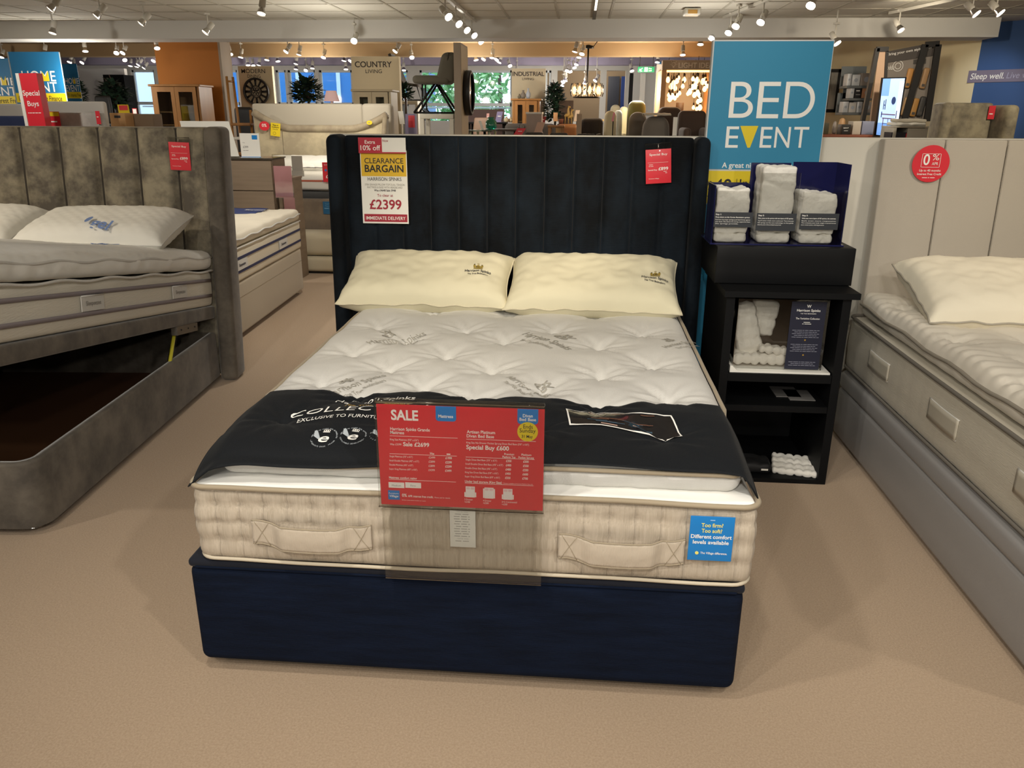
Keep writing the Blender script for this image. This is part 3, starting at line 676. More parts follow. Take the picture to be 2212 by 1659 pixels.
def hb_y(z): return 2.02+.045*(z-.4)-.012
cb = thing('price_card', 'CLEARANCE BARGAIN price card with yellow panel on the navy headboard', 'sign', (-.645, hb_y(1.2)-.012, 1.04), rot=(math.radians(-1.5), 0, 0))
MB().bx(-.118, .122, .001, .003, -.006, .352).build('plastic_sleeve', acrylic2, cb)
MB().bx(-.116, .112, -.003, -.001, 0, .345).build('card', white, cb)
L = MB(); y = -.0035
L.rectf(-.112, .108, .225, .338, y, 1); L.rectf(-.108, .106, .008, .045, y, 2)
for s1, z, h, w1, mi, b in (('CLEARANCE', .285, .024, .190, 0, .5), ('BARGAIN', .245, .032, .190, 0, 1.2), ('HARRISON SPINKS', .204, .016, .166, 3, .2), ('3700 GRANDE PILLOW TOP DUAL TENSION', .181, .009, .196, 4, 0), ('MATTRESS & BASE WITH HEADBOARD', .168, .009, .174, 4, 0), ('Was £4648 Sale 3948', .154, .009, .107, 3, 1), ('To clear at', .129, .012, .078, 2, .3), ('£2399', .070, .043, .158, 2, 1.0)):
    L.text(s1, .0 if h < .03 else .0, z, h, y=y-.0012, w=w1, al='c', mi=mi, bold=b)
L.text('IMMEDIATE DELIVERY', -.001, .018, .0155, y=y-.0012, w=.196, al='c', mi=5, bold=.2)
L.build('lettering', [black_ink, M('mustard_card', 'D8AE1C', .55), red_ink, M('dark_grey_ink', '4A4648', .7), faint_ink, wink], cb)
ex = thing('price_card', 'red and white EXTRA 10% OFF strip above the clearance card', 'sign', (-.645, hb_y(1.2)-.020, 1.372))
MB().bx(-.117, .112, -.001, .001, 0, .072).build('card', white, ex)
L = MB(); L.rectf(-.117, -.003, 0, .072, -.0015, 0); L.rectf(-.117, .112, 0, .006, -.0016, 0)
L.text('Extra', -.060, .044, .0155, y=-.003, w=.050, al='c', mi=1, bold=.4); L.text('10% off', -.059, .014, .022, y=-.003, w=.096, al='c', mi=1, bold=.4); L.text('Now', .001, .053, .0105, y=-.003, w=.028, mi=2)
L.build('lettering', [M('deep_red_card', 'B01C30', .5), wink, red_ink], ex)
def buy_card(loc, rot, label, w=.118, h=.155, price='£899'):
    t = thing('price_card', label, 'sign', loc, rot=rot, group='red special buy cards')
    sl = MB().bx(-w/2-.003, w/2+.003, .001, .002, -.004, h+.026); sl.tube([(-w/2-.003, 0, h+.026), (w/2+.003, 0, h+.026)], .0015, 6); sl.build('clear_sleeve', acrylic2, t)
    MB().rb(-w/2, w/2, -.001, .0005, 0, h, r=.0006, seg=.05).build('card', red_card, t)
    MB().tube([(0, -.003, h+.004), (0, -.004, h+.012), (0, 0, h+.022)], .0022, 6).build('pin', M('pin_metal', 'C8C6C0', .3, 1), t)
    L = MB()
    for s1, x, z, hh, w1, b in (('Special Buy', 0, h*.82, .0095, w*.70, .4), ('SUMMER', -w*.28, h*.545, .003, w*.18, 0), ('Was £1099', -w*.28, h*.50, .003, w*.2, 0), ('Special Buy', -w*.23, h*.385, .0052, w*.36, .7), (price, w*.19, h*.385, .0135, w*.38, 1), ('Saving', w*.27, h*.335, .003, w*.15, 0), ('£200', w*.31, h*.29, .0035, w*.09, 0), ('Furniture Village', -w*.18, h*.135, .0035, w*.40, .4)):
        L.text(s1, x, z, hh, y=-.0018, w=w1, al='c', bold=b)
    L.rectf(-w*.42, w*.38, h*.612, h*.617, -.0015); L.build('lettering', wink, t); return t
buy_card((.668, hb_y(1.3)-.015, 1.247), (0, math.radians(-4), 0), 'red Special Buy price card hanging near the right end of the navy headboard')

# ================================================================== BANNER AND SPRING DISPLAY
bn = thing('standing_banner', 'tall blue BED EVENT banner standing behind the black display shelves', 'banner', (1.15, 2.115, 0))
BX = 1.15
MB().bx(-.268, .268, .0, .045, 0, 1.876).build('board', M('banner_edge', 'C9CCCB', .6), bn)
L = MB(); yb = -.001
def bxz(px, py): p = at(px, py, y=2.115); return p.x-BX, p.z
z0 = bxz(1650, 440)[1]; z1 = bxz(1650, 370)[1]
L.rectf(-.262, .265, z1+.008, 1.87, yb, 0); L.rectf(-.262, .265, z0, z1, yb, 1); L.rectf(-.262, .265, .01, z0-.006, yb, 0)
def bt_(s, px0, px1, pyb, pyt, mi, b=0, al='l', sl=0):
    x0, zb = bxz(px0, pyb); x1, zt = bxz(px1, pyb)[0], bxz(px0, pyt)[1]
    L.text(s, x0, zb, zt-zb, y=yb-.001, w=x1-x0, mi=mi, bold=b, slant=sl)
bt_('B', 1573, 1624, 255, 176, 2, -.3); bt_('E', 1633, 1680, 256, 176, 2, -.3); bt_('D', 1690, 1755, 256, 176, 2, -.3)
bt_('E', 1566, 1593, 319, 273, 2, 0); bt_('E', 1640, 1665, 319, 274, 2, 0); bt_('N', 1671, 1704, 319, 274, 2, 0); bt_('T', 1711, 1743, 319, 274, 2, 0)
a_, b_, c_ = bxz(1599, 272), bxz(1638, 272), bxz(1616, 319)
L.prism([(a_[0], a_[1]), (b_[0], b_[1]), (c_[0]+.008, c_[1]), (c_[0]-.004, c_[1])], yb-.0014, yb-.0006, 'y', 1)
bt_('A great night\'s sleep for less', 1559, 1737, 362, 351, 2, .8)
bt_('UP', 1523, 1537, 402, 391, 3, .3); bt_('TO', 1522, 1537, 413, 403, 3, .3); bt_('40', 1541, 1579, 413, 387, 3, .8); bt_('Interest Free', 1597, 1745, 403, 387, 3, .2); bt_('months Finance', 1521, 1700, 430, 419, 3, .2)
L.rectf(bxz(1590, 400)[0], bxz(1591, 400)[0], bxz(1590, 410)[1], bxz(1590, 386)[1], yb-.001, 3)
L.build('lettering', [teal, yellow, wink, black_ink], bn)

sh = thing('display_cabinet', 'black open shelf cabinet standing between the middle and right beds', 'cabinet', (1.175, 1.44, 0))
X0, X1 = -.255, .250
m_ = MB(); m_.bx(X0, X0+.035, 0, .53, 0, .84); m_.bx(X1-.035, X1, 0, .53, 0, .84); m_.bx(X0+.035, X1-.035, .51, .53, 0, .84); m_.bx(X0+.035, X1-.035, 0, .51, 0, .02); m_.build('carcass', black_wood, sh)
for z in (.335, .470): MB().bx(X0+.036, X1-.036, .004, .509, z, z+(.036 if z > .4 else .028)).build('shelf', black_wood, sh)
m_ = MB(); m_.bx(X0-.012, X1+.027, -.02, .53, .841, .866); m_.build('top_board', black_wood, sh)
pl = thing('display_plinth', 'black box plinth on top of the open shelf cabinet', 'plinth', (1.172, 1.575, .8675))
pm = MB(); pm.rb(-.285, .288, 0, .41, 0, .158, r=.003); pm.build('box', M('black_satin', '060709', .5, spec=.25), pl)
navy_acr = M('navy_acrylic', '1B1D4A', .15, coat=.5); spr_cloth = M('white_spring_cloth', 'E9E6DE', .8, sheen=.1, bump=(55, 1.0))
sd = thing('spring_display_stand', 'navy and clear acrylic stand with three stepped bays on the plinth', 'display stand', (1.172, 1.62, 1.0265))
SXo = 1.172
bays = [(.868, 1.035, .245, 'Step 1:', ['Press down on the Cortec Revolution springs', 'Feel how the larger springs push back firmly against', 'your hand. This shows the strong, supportive base', 'the springs provide.']),
        (1.045, 1.215, .33, 'Step 2:', ['Now, press on the springs with two layers of HD springs', 'You\'ll notice it feels more cushioned. That\'s because', 'HD springs are fine wire technology, so they gently', 'alleviate the pressure without you feeling the springs directly.']),
        (1.225, 1.415, .335, 'Step 3:', ['With even more layers of HD springs, the mattress', 'feels even more responsive.', 'This is because your body weight is spread across', 'more contact points, relieving pressure.'])]
b = MB()
b.bx(.862-SXo, 1.421-SXo, 0, .26, 0, .006)
for i, (x0, x1, h, _, _) in enumerate(bays):
    b.bx(x0-SXo, x1-SXo, .20, .205, .006, h); 
    if i != 1: b.bx((x0 if i == 0 else x1-.004)-SXo, (x0+.004 if i == 0 else x1)-SXo, 0.02, .20, .006, h)
    b.bx(x1-.003-SXo, x1-SXo, .10, .20, .006, h) if i == 0 else None
b.build('navy_panels', navy_acr, sd)
for i, (x0, x1, h, ttl, lines) in enumerate(bays):
    MB().bx(x0-SXo+.004, x1-SXo-.004, .004, .007, .006, .225 if i != 1 else .30).build('clear_front', acrylic2, sd)
    cardp = MB(); cx = .158; cw = 1.0
    xa, xb = x0-SXo+.002, x1-SXo-(.004 if i < 2 else .03); zb, zt = (.075, .137) if i == 0 else ((.062, .135) if i == 1 else (.070, .137))
    cardp.rectf(xa, xb, zb, zt, 0, 0, .001); cardp.text(ttl, xa+.006, zt-.012, .006, y=-.002, mi=1, bold=1); cardp.text(lines[0], xa+.006, zt-.023, .0048, y=-.002, w=(xb-xa)*.88, mi=1, bold=1)
    for k, s1 in enumerate(lines[1:]): cardp.text(s1, xa+.006, zt-.033-.0085*k, .0045, y=-.002, w=(xb-xa)*(.9 if k < 2 else .6), mi=1)
    cardp.build('step_card', [M('slate_card', '2C3036', .5), wink], sd)
def cloth_block(name, label, x0, x1, y0, y1, z0, z1, seed, frill=True):
    t = thing(name, label, 'springs', ((x0+x1)/2, y0, z0)); w = (x1-x0)/2
    def fn(p, n):
        k = .0028*nz(p.x*22+seed, p.y*26, p.z*13)+.0022*nz(p.x*70, p.z*60, seed)+.0012*math.sin(p.z*75+2*math.sin(p.x*30))-.003*max(0, math.sin(p.z*34+p.x*12))**8
        return (p.x+n.x*k, p.y+n.y*k*1.4, p.z+n.z*k*2+.006*nz(p.x*30, seed, 4)*(1 if p.z > (z1-z0)*.8 else 0))
    m = MB(); m.rb(-w, w, 0, y1-y0, .034, z1-z0, r=.012, seg=.007, fn=fn); body = m.build('cloth_sleeve', spr_cloth, t)
    m = MB(); m.rb(-w*.98, w*.98, -.003, (y1-y0)*.95, 0, .040, r=.015, seg=.007, fn=lambda p, n: (p.x+n.x*.004*nz(p.x*60, p.z*60, seed), p.y+n.y*.008*nz(p.x*50, p.z*60, seed), p.z+.008*nz(p.x*45, p.y*40, seed+3)*(1 if p.z > .015 else 0)))
    m.build('gathered_base', spr_cloth, t); return t
cloth_block('spring_sample', 'short white cloth wrapped spring sample in the left bay of the navy stand', .880, 1.018, 1.64, 1.80, 1.0335, 1.262, 2.1)
cloth_block('spring_sample', 'tallest white cloth wrapped spring sample, in the middle bay of the navy stand', 1.060, 1.200, 1.64, 1.80, 1.0335, 1.352, 7.7)
cloth_block('spring_sample', 'white cloth wrapped spring sample in the right bay before the tall navy panel', 1.236, 1.378, 1.64, 1.80, 1.0335, 1.246, 4.2)
# clear box with springs and leaflet on the upper shelf
tr = thing('sample_tray', 'white tray under the clear box on the upper black shelf', 'tray', (1.172, 1.455, .506))
m_ = MB(); m_.bx(-.208, .212, 0, .33, .0005, .008); m_.prism([(-.208, .008), (-.175, .008), (-.2, .03), (-.208, .03)], 0, .33, 'y'); m_.build('tray', white, tr)
cbx = thing('clear_display_box', 'clear acrylic box of white cloth springs on the upper black shelf', 'display box', (1.165, 1.49, .5145))
m_ = MB(); 
for q in ((-.185, .19, 0, .003, 0, .305), (-.185, .19, .22, .223, 0, .305), (-.185, -.182, .003, .22, 0, .305), (.187, .19, .003, .22, 0, .305), (-.185, .19, 0, .223, .305, .308)): m_.bx(*q)
m_.build('acrylic_box', acrylic2, cbx)
lf = MB(); lf.rectf(.035, .178, .004, .300, -.0015, 0, .001); yl = -.003
for s1, z, h, w1, bb in (('W', .275, .012, .018, 1), ('Harrison Spinks', .258, .010, .096, .5), ('THE TRUE BEDMAKERS', .247, .004, .065, 0), ('The Yorkshire Collection', .224, .008, .098, 0), ('Handmade', .210, .0035, .03, 0), ('in Yorkshire', .203, .0035, .04, 0)): lf.text(s1, .1065, z, h, y=yl, w=w1, al='c', mi=1, bold=bb)
for z0_ in (.175, .113, .035):
    for k in range(5 if z0_ > .05 else 3): lf.text('natural fillings and pocket springs made here', .1065, z0_-k*.0075, .0032, y=yl, w=.115-.02*(k % 2), al='c', mi=2)
for z0_ in (.134, .068): lf.disc(.1065, z0_, .0035, yl, 3, 8)
lf.build('leaflet', [M('navy_leaflet', '191C30', .5), wink, M('dim_ink', '8E90A0', .7), gold], cbx)
def spring_bag(label, loc, L_, W_, T_, rot, seed):
    t = thing('spring_bag', label, 'springs', loc, rot=rot)
    m = MB()
    def fn(p, n):
        k = .011*abs(math.sin(p.x*PI/.036))**.5*abs(math.sin(p.y*PI/.05))**.5-.007+.004*nz(p.x*40+seed, p.y*40, p.z*30)
        return (p.x+n.x*k*.6, p.y+n.y*k*.6, p.z+n.z*k)
    m.rb(-L_/2, L_/2, -W_/2, W_/2, -T_/2, T_/2, r=T_*.45, seg=.009, fn=fn); m.build('cloth_pockets', spr_cloth, t); return t
spring_bag('white spring sample leaning at the left inside the clear box', (1.045, 1.60, .668), .11, .23, .07, (math.radians(84), math.radians(-14), 0), 1)
spring_bag('white spring sample standing behind the leaning one in the clear box', (1.125, 1.655, .705), .12, .16, .06, (math.radians(86), math.radians(9), 0), 5)
spring_bag('flat layers of white springs lying along the bottom of the clear box', (1.10, 1.60, .548), .235, .18, .045, (0, 0, 0), 9)
spring_bag('small white spring pad on top of the flat layers in the clear box', (1.155, 1.54, .590), .12, .05, .035, (0, math.radians(6), 0), 3)
# leaflets on the middle shelf and loose pad at the bottom
for k, (x, dy, lab) in enumerate(((1.26, .06, 'thin leaflet lying left on the middle black shelf'), (1.31, .02, 'thin leaflet lying right on the middle black shelf'))):
    o = MB().bx(x-.06, x+.05, 1.50+dy, 1.64+dy, .364, .367).build('leaflet', M('grey_leaflet', '6C6A68', .6)); tag(o, lab, 'leaflet')
spring_bag('flat white quilted spring pad lying on the bottom board of the black cabinet', (1.315, 1.56, .036), .19, .17, .028, (math.radians(4), 0, math.radians(-12)), 6)
sb2 = thing('dark_sample_bag', 'black sample bag with small white labels on the cabinet bottom beside the pad', 'bag', (1.13, 1.53, .021))
m_ = MB(); m_.rb(-.07, .07, -.05, .07, .0005, .05, r=.02, seg=.015, fn=lambda p, n: (p.x+n.x*.006*nz(p.x*30, p.y*30, p.z*30), p.y, p.z+.01*nz(p.x*25, p.y*25, 2)*(1 if p.z > .03 else 0))); m_.build('bag', M('black_cloth', '101012', .7), sb2)
m_ = MB(); m_.bx(.02, .05, -.055, -.053, .02, .028); m_.build('white_label', white, sb2)

# ================================================================== RIGHT BED
grey_leather = M('grey_faux_leather', '959392', .42, spec=.4, bump=(140, .12)); gtick = M('grey_border_cloth', 'BDB6A6', .8, sheen=.2, weave=(180, .4, (.2, .2, 2)))
rb_ = thing('divan', 'grey faux leather divan base of the bed on the right', 'bed base', (1.63, 0, 0))
m_ = MB(); m_.rb(0, 1.5, .02, 2.045, .02, .268, r=.02, seg=.08); m_.build('base_body', grey_leather, rb_)
m_ = MB(); m_.rb(-.004, 1.504, .016, 2.045, .262, .358, r=.03, seg=.08, nr=5); m_.build('padded_top_rail', grey_leather, rb_)
rh = thing('headboard', 'pale grey fabric headboard with wide panels on the right bed', 'headboard', (1.70, 2.065, 0))
m_ = MB()
for k in range(6):
    m_.rb(.275*k+.0008, .275*(k+1)-.0008, 0, .075, .02, 1.452, r=.010, seg=.10, fn=lambda p, n: (p[0], p[1]+.045*(p[2]-.4)-.0, p[2]))
m_.build('upholstered_panels', M('pale_grey_fabric', 'B3AB9E', .85, sheen=.35, bump=(300, .2)), rh)
m_ = MB()
for k in range(1, 6): m_.tube([(.275*k, -.001+.045*(z-.4), z) for z in (.03, .5, 1, 1.43)], .0022, 5)
m_.build('seam_piping', M('seam_grey', '8F887C', .8), rh)
rt = [(1.75+.28*i+(0.14 if j % 2 else 0), .12+.27*j) for i in range(5) for j in range(8)]
rsg = [(a, b) for i, a in enumerate(rt) for b in rt[i+1:] if .15 < math.hypot(a[0]-b[0], a[1]-b[1]) < .33]
rm = thing('mattress', 'pillow top mattress with grey quilted border on the right bed', 'mattress', (1.63, 0, .372))
def rq(p, n):
    f = .008*math.sin(PI*min(1, max(0, (p.z-.37)/.26)))
    if abs(n.x) > .6 or abs(n.y) > .6:
        a = p.y if abs(n.x) > .6 else p.x
        f += .003*abs(math.sin(a*PI/.055))**.5-.004*math.exp(-((p.z-.45)/.01)**2)
    return (p.x+n.x*f, p.y+n.y*f, p.z)
m_ = MB(); m_.T = Matrix.Translation((-1.63, 0, -.372)); m_.rb(1.645, 3.12, .04, 2.03, .373, .628, r=.02, seg=.022, fn=rq); m_.build('quilted_border', gtick, rm)
m_ = MB(); m_.T = Matrix.Translation((-1.63, 0, -.372))
m_.tube([(x+2.365+0, y, z) for x, y, z in [(a-.0, b, c) for a, b, c in rim(.630, -.73, .765, .03, 2.04, .04, .002)]], .0075, 8, closed=True)
m_.tube([(x+2.365, y, z) for x, y, z in rim(.380, -.73, .765, .03, 2.04, .04, .001)], .0065, 8, closed=True); m_.build('piping', M('dark_grey_piping', '6F6A62', .8), rm)
def rtop(p, n):
    if n.z > 0: return (p.x, p.y, p.z+(soft_top(p.x, p.y, rt, rsg)+.0045*math.sin(p.y*95+8*p.x)*max(0, 1-(p.x-1.66)/.30)-.012)*min(1, n.z*1.3))
    s = .006*nz(p.x*12, p.y*14, p.z*8); return (p.x+n.x*s, p.y+n.y*s, p.z)
m_ = MB(); m_.T = Matrix.Translation((-1.63, 0, -.372)); m_.rb(1.665, 3.10, .06, 2.03, .634, .742, r=.05, seg=.0165, fn=rtop, nr=4); pt2 = m_.build('pillow_top', M('warm_ticking', 'DDD6C8', .85, sheen=.1), rm)
m_ = MB(); m_.T = Matrix.Translation((-1.63, 0, -.372)); m_.tube([(x+2.38, y, z+.006*math.sin(y*14)) for x, y, z in rim(.695, -.72, .73, .055, 2.03, .05, .002)], .007, 8, closed=True); m_.build('pillow_top_piping', M('grey_piping', '8E877B', .8), pt2)
for yc in (1.60, .95, .32):
    m_ = MB(); m_.T = Matrix.Translation((-1.63, 0, -.372))
    def hf(a, b): return (1.634-.004*math.sin(PI*a), yc-.12+.24*a, .475+.075*b)
    m_.grid(hf, 16, 4); o = m_.build('handle', M('clear_label_film', 'BBB4A4', .3, coat=.4), rm); sm = o.modifiers.new('s', 'SOLIDIFY'); sm.thickness = .003
    e = MB(); e.T = m_.T; e.tube([hf(i/10, 0) for i in range(11)], .003, 5); e.tube([hf(i/10, 1) for i in range(11)], .003, 5); e.build('handle_edge', cream_tick, o)
p = thing('pillow', 'large cream pillow against the pale grey headboard of the right bed', 'pillow', (2.13, 1.62, .835), rot=(math.radians(14), 0, math.radians(-3)))
bd = pillow_mb(.80, .56, .20, .045, .009, 8.8, 56, 40, ex=.5).build('pillow_case', M('ivory_pillow_cotton', 'E8E0CB', .85, sheen=.1, bump=(9, .6)), p)
m_ = MB(); m_.tube(pillow_edge(.80, .56, .045, .009, 8.8), .0045, 6, closed=True); m_.build('grey_piping', M('pillow_grey_piping', 'A9A294', .8), p)
tk = thing('round_ticket', 'round red 0% APR ticket pinned to the pale grey headboard', 'ticket', (1.915, 2.06+.045*.9-.006, 1.345))
MB().disc(0, 0, .083, 0, 0, 40, .001).build('card', red_card, tk)
L = MB(); 
L.text('0', -.022, -.005, .046, y=-.0025, w=.028, bold=.8, al='c'); L.text('%', .018, .016, .026, y=-.0025, w=.030, al='c'); L.text('APR', .018, -.006, .013, y=-.0025, w=.028, al='c')
for q in ((-.044, .040, .043, .0445), (-.044, .040, -.0165, -.0150), (-.044, -.0425, -.0165, .0445), (.0385, .040, -.0165, .0445)): L.rectf(*q, -.002)
L.text('Up to 40 months', 0, -.035, .0095, y=-.0025, w=.095, al='c', bold=.4); L.text('Interest Free Credit', 0, -.051, .0095, y=-.0025, w=.108, al='c', bold=.4); L.text('Subject to status', 0, -.065, .0045, y=-.0025, w=.06, al='c')
L.build('lettering', wink, tk)

# ================================================================== LEFT BED (ottoman, lid lifted)
LO = (-1.71, .69, 0); LR = math.radians(4.31)
LM = Matrix.Translation(LO) @ Matrix.Rotation(LR, 4, 'Z')
def lw(x, y, z): return LM @ Vector((x, y, z))
ob = thing('ottoman_bed_frame', 'crushed grey velvet ottoman bed base with its lid raised, left of the aisle', 'bed frame', LO, LR)
m_ = MB(); W_, LN, HB, R_ = 1.6, 1.90, .305, .09
def rr(x0, x1, y0, y1, r, n=6):
    P = []
    for cx, cy, a0 in ((x1-r, y0+r, -PI/2), (x1-.004, y1-.004, 0), (x0+.004, y1-.004, PI/2), (x0+r, y0+r, PI)):
        q = r if cy < (y0+y1)/2 else .004
        for i in range(n+1): a = a0+PI/2*i/n; P.append((cx+q*math.cos(a), cy+q*math.sin(a)))
    return P
outer = rr(-W_, 0, 0, LN, R_); inner = rr(-W_+.035, -.035, .035, LN, R_-.035)
n = len(outer); vs = []; fs = []
for z, P in ((.035, outer), (HB-.012, outer), (HB, [(a[0]*.9+b[0]*.1, a[1]*.9+b[1]*.1) for a, b in zip(outer, inner)]), (HB, inner), (.05, inner), (.035, inner)):
    vs += [(x, y, z+.012*0) for x, y in P]
for k in range(5):
    for i in range(n): j = (i+1) % n; fs.append((k*n+i, k*n+j, (k+1)*n+j, (k+1)*n+i))
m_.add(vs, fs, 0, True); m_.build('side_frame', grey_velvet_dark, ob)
MB().bx(-W_+.04, -.04, .04, LN-.01, .036, .05).build('storage_floor', M('brown_board', '4A2C12', .7), ob)
for x, y in ((-.10, .10), (-.10, 1.80), (-1.5, .1)): MB().lathe([(.045, 0), (.047, .006), (.03, .012), (.025, .034)], 20, c=(x, y, .0005)).build('chrome_glide', chrome, ob)
LA = math.radians(9.1); HG = (0, 1.93, .385)   # hinge
LID = Matrix.Translation(HG) @ Matrix.Rotation(-LA, 4, 'X')
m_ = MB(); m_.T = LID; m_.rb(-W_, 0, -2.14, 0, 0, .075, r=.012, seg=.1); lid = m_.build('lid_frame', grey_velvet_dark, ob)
m_ = MB(); m_.T = LID; m_.bx(-.0305, -.004, -.55, -.30, -.045, .012); m_.bx(-.004, .002, -.55, -.28, -.045, .0); brk = m_.build('hinge_bracket', M('dull_grey_metal', '6B655C', .45, .5), ob)
m_ = MB()
for k in range(3): p_ = LID @ Vector((.003, -.50+.09*k, -.02)); m_.lathe([(.005, 0), (.005, .002)], 10, c=(p_.x, p_.y, p_.z), ax='x')
m_.build('bolts', black_ink, ob)
m_ = MB(); m_.tube([tuple(LID @ Vector((-.03, -.50, -.01))), (-.03, 1.18, .12)], .010, 8); m_.tube([tuple(LID @ Vector((-1.57, -.50, -.01))), (-1.57, 1.18, .12)], .010, 8); m_.build('gas_strut', M('yellow_strut', 'C9C03A', .4), ob)
m_ = MB(); m_.tube([tuple(LID @ Vector((-.05, -.46, -.01))), (-.05, 1.28, .22)], .007, 8); m_.build('strut_rod', chrome, ob)
m_ = MB(); m_.bx(-.85, -.82, .9, .93, .05, .40); m_.build('centre_post', M('brass_post', '8A6A2A', .5), ob)
# headboard, leaning back
lh = thing('headboard', 'tall crushed grey velvet headboard with wide vertical channels at the left', 'headboard', tuple(lw(0, 1.955, 0)), LR)
def ll(p): return (p[0]+.012*(p[2]), p[1]+.085*(p[2]-.3), p[2])
def lfn(p, n):
    y = p.y
    if n.y < -.4: t = ((p.x+1.755)/.225) % 1.0; y -= .048*(1-abs(2*t-1)**6)-.020
    return ll((p.x, y, p.z))
m_ = MB(); m_.rb(-1.755, -.0, .02, .10, .03, 1.475, r=.02, seg=.0141, fn=lfn, nr=4); m_.build('channelled_panel', grey_velvet, lh)
for k in range(1, 8):
    m_ = MB(); m_.tube([ll((-1.755+.225*k, .036, z)) for z in (.4, .8, 1.2, 1.468)], .014, 6); m_.build('channel_seam_shade', M('grey_seam_shade', '38332C', .95), lh)  # dark tubes stand in for the soft shade between the channels
for x0 in (0.0, -1.86):
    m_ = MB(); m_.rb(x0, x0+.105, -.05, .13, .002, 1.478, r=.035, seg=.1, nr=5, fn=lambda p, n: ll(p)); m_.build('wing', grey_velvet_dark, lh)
# mattress on the lid
lmt = thing('mattress', 'white mattress with two grey tape stripes on the raised ottoman lid', 'mattress', LO, LR)
MZ = LID @ Matrix.Translation((0, 0, .078))
wtick = M('quilted_white_side', 'D8D3C6', .85, sheen=.1, weave=(120, .35, (.2, .2, 1.5)))
m_ = MB(); m_.T = MZ; m_.rb(-1.56, -.005, -2.12, -.02, 0, .20, r=.02, seg=.06, fn=lambda p, n: (p.x+n.x*(.006*math.sin(PI*p.z/.2)+.003*nz(p.x*9, p.y*9, p.z*20)), p.y+n.y*.004, p.z)); m_.build('side_border', wtick, lmt)
for zz in (.062, .150):
    m_ = MB(); m_.T = MZ
    pts = [(.0035, -2.09+2.04*i/20) for i in range(21)]
    vs = []; 
    for (x, y) in pts: vs += [(x, y, zz-.009), (x+.0015, y, zz+.009)]
    m_.add(vs, [(2*i, 2*i+2, 2*i+3, 2*i+1) for i in range(20)], 0, True)
    o = m_.build('tape_stripe', M('grey_tape', '8B8388', .7), lmt); sm = o.modifiers.new('s', 'SOLIDIFY'); sm.thickness = .004; sm.offset = 0
def dq(x, y, s=.075): a = ((x+y)/s) % 1; b_ = ((x-y)/s) % 1; return .006*(min(a, 1-a, b_, 1-b_)*2)**.6
m_ = MB(); m_.T = MZ
def ltf(p, n):
    if n.z > .0: return (p.x, p.y, p.z+(dq(p.x, p.y)+.012*nz(p.x*3, p.y*3)+.050*math.sin(PI*min(1, max(0, (p.x+1.57)/1.57)))**.8)*n.z)
    return (p.x+n.x*.006*nz(p.x*10, p.y*14, p.z*12), p.y, p.z+.004*nz(p.y*8, 1, 2))
m_.rb(-1.57, .012, -2.13, -.01, .212, .315, r=.045, seg=.0175, fn=ltf, nr=4); lpt = m_.build('pillow_top', white_tick, lmt)
m_ = MB(); m_.T = MZ
for zz in (.203, .280): m_.tube([(.013-.004*(zz > .25)+.002*math.sin(i*.7), -2.09+2.06*i/60, zz+.005*math.sin(i*.55)) for i in range(61)], .006, 6)
m_.build('piping', cream_tick, lpt)
for yy, s1 in ((-1.38, 'Sleepeezee'), (-.50, 'Sleepeezee')):
    m_ = MB(); m_.T = MZ @ Matrix.Translation((.008, yy, .106)) @ Matrix.Rotation(PI/2, 4, 'Z')
    m_.bx(-.09, .09, -.002, .001, -.032, .032, 0); m_.tube([(-.09, -.003, .032), (.09, -.003, .032)], .003, 5); m_.text(s1, 0, -.008, .018, y=-.0045, w=.12, al='c', mi=1, bold=.6); m_.build('name_label', [cream_tick, grey_ink], lmt)
blue_print = M('pale_blue_print', '6E86B8', .7)
def deco_text(mb, T, s1, x, y, h, zf, rot=0):
    old = mb.T; mb.T = T; c, s = math.cos(rot), math.sin(rot)
    mb.text(s1, 0, 0, h, fm=lambda a, b: (x+a*c-b*s, y+a*s+b*c, zf(x+a*c-b*s, y+a*s+b*c)), bold=1.2); mb.T = old
m_ = MB(); deco_text(m_, MZ, 'gel', -.37, -.62, .07, lambda x, y: .315+dq(x, y)+.012*nz(x*3, y*3)+.050*math.sin(PI*min(1, max(.0001, (x+1.57)/1.57)))**.8+.003, -.5)
m_.build('printed_gel_mark', blue_print, lmt)
def soft_pillow(label, loc, L_, W_, T_, rot, seed, mat_, group=None, gel=None, q=True):
    p = thing('pillow', label, 'pillow', loc, rot=rot, group=group); mb = MB()
    conc = .035
    def surf(sg):
        def f(a, b):
            u, v = a*2-1, b*2-1; x = L_/2*u*(1-conc*(1-v*v)*abs(u)**3); y = W_/2*v*(1-conc*1.3*(1-u*u)*abs(v)**3)
            t = max(0, (1-u**6)*(1-v**4))**.55
            return (x, y, sg*(T_/2*t+(dq(x, y, .07)*.8 if q else 0)*min(1, t*2)+.006*nz(x*9+seed, y*9, 1)*t))
        return f
    mb.grid(surf(1), 64, 44); mb.grid(lambda a, b: surf(-1)(a, 1-b), 64, 44); o = mb.build('quilted_case', mat_, p)
    MB().tube(pillow_edge(L_, W_, conc, 0, 0), .003, 6, closed=True).build('piping', cream_tick, p)
    if gel:
        m2 = MB(); c, s = math.cos(gel[2]), math.sin(gel[2])
        def zf(x, y): u, v = x/(L_/2), y/(W_/2); t = max(0, (1-min(.99, abs(u))**4)*(1-min(.99, abs(v))**4))**.5; return T_/2*t+.019
        fmg = lambda a, b: (gel[0]+a*c-b*s, gel[1]+a*s+b*c, zf(gel[0]+a*c-b*s, gel[1]+a*s+b*c))
        m2.text('gel', 0, 0, .065, fm=fmg, bold=1.3); m2.add([fmg(-.035+.014*math.cos(k*PI/5), .05+.032*math.sin(k*PI/5)) for k in range(10)], [tuple(range(10))], 0)
        m2.build('printed_gel_mark', blue_print, o)
    return p
pc = at(245, 495, y=2.18)
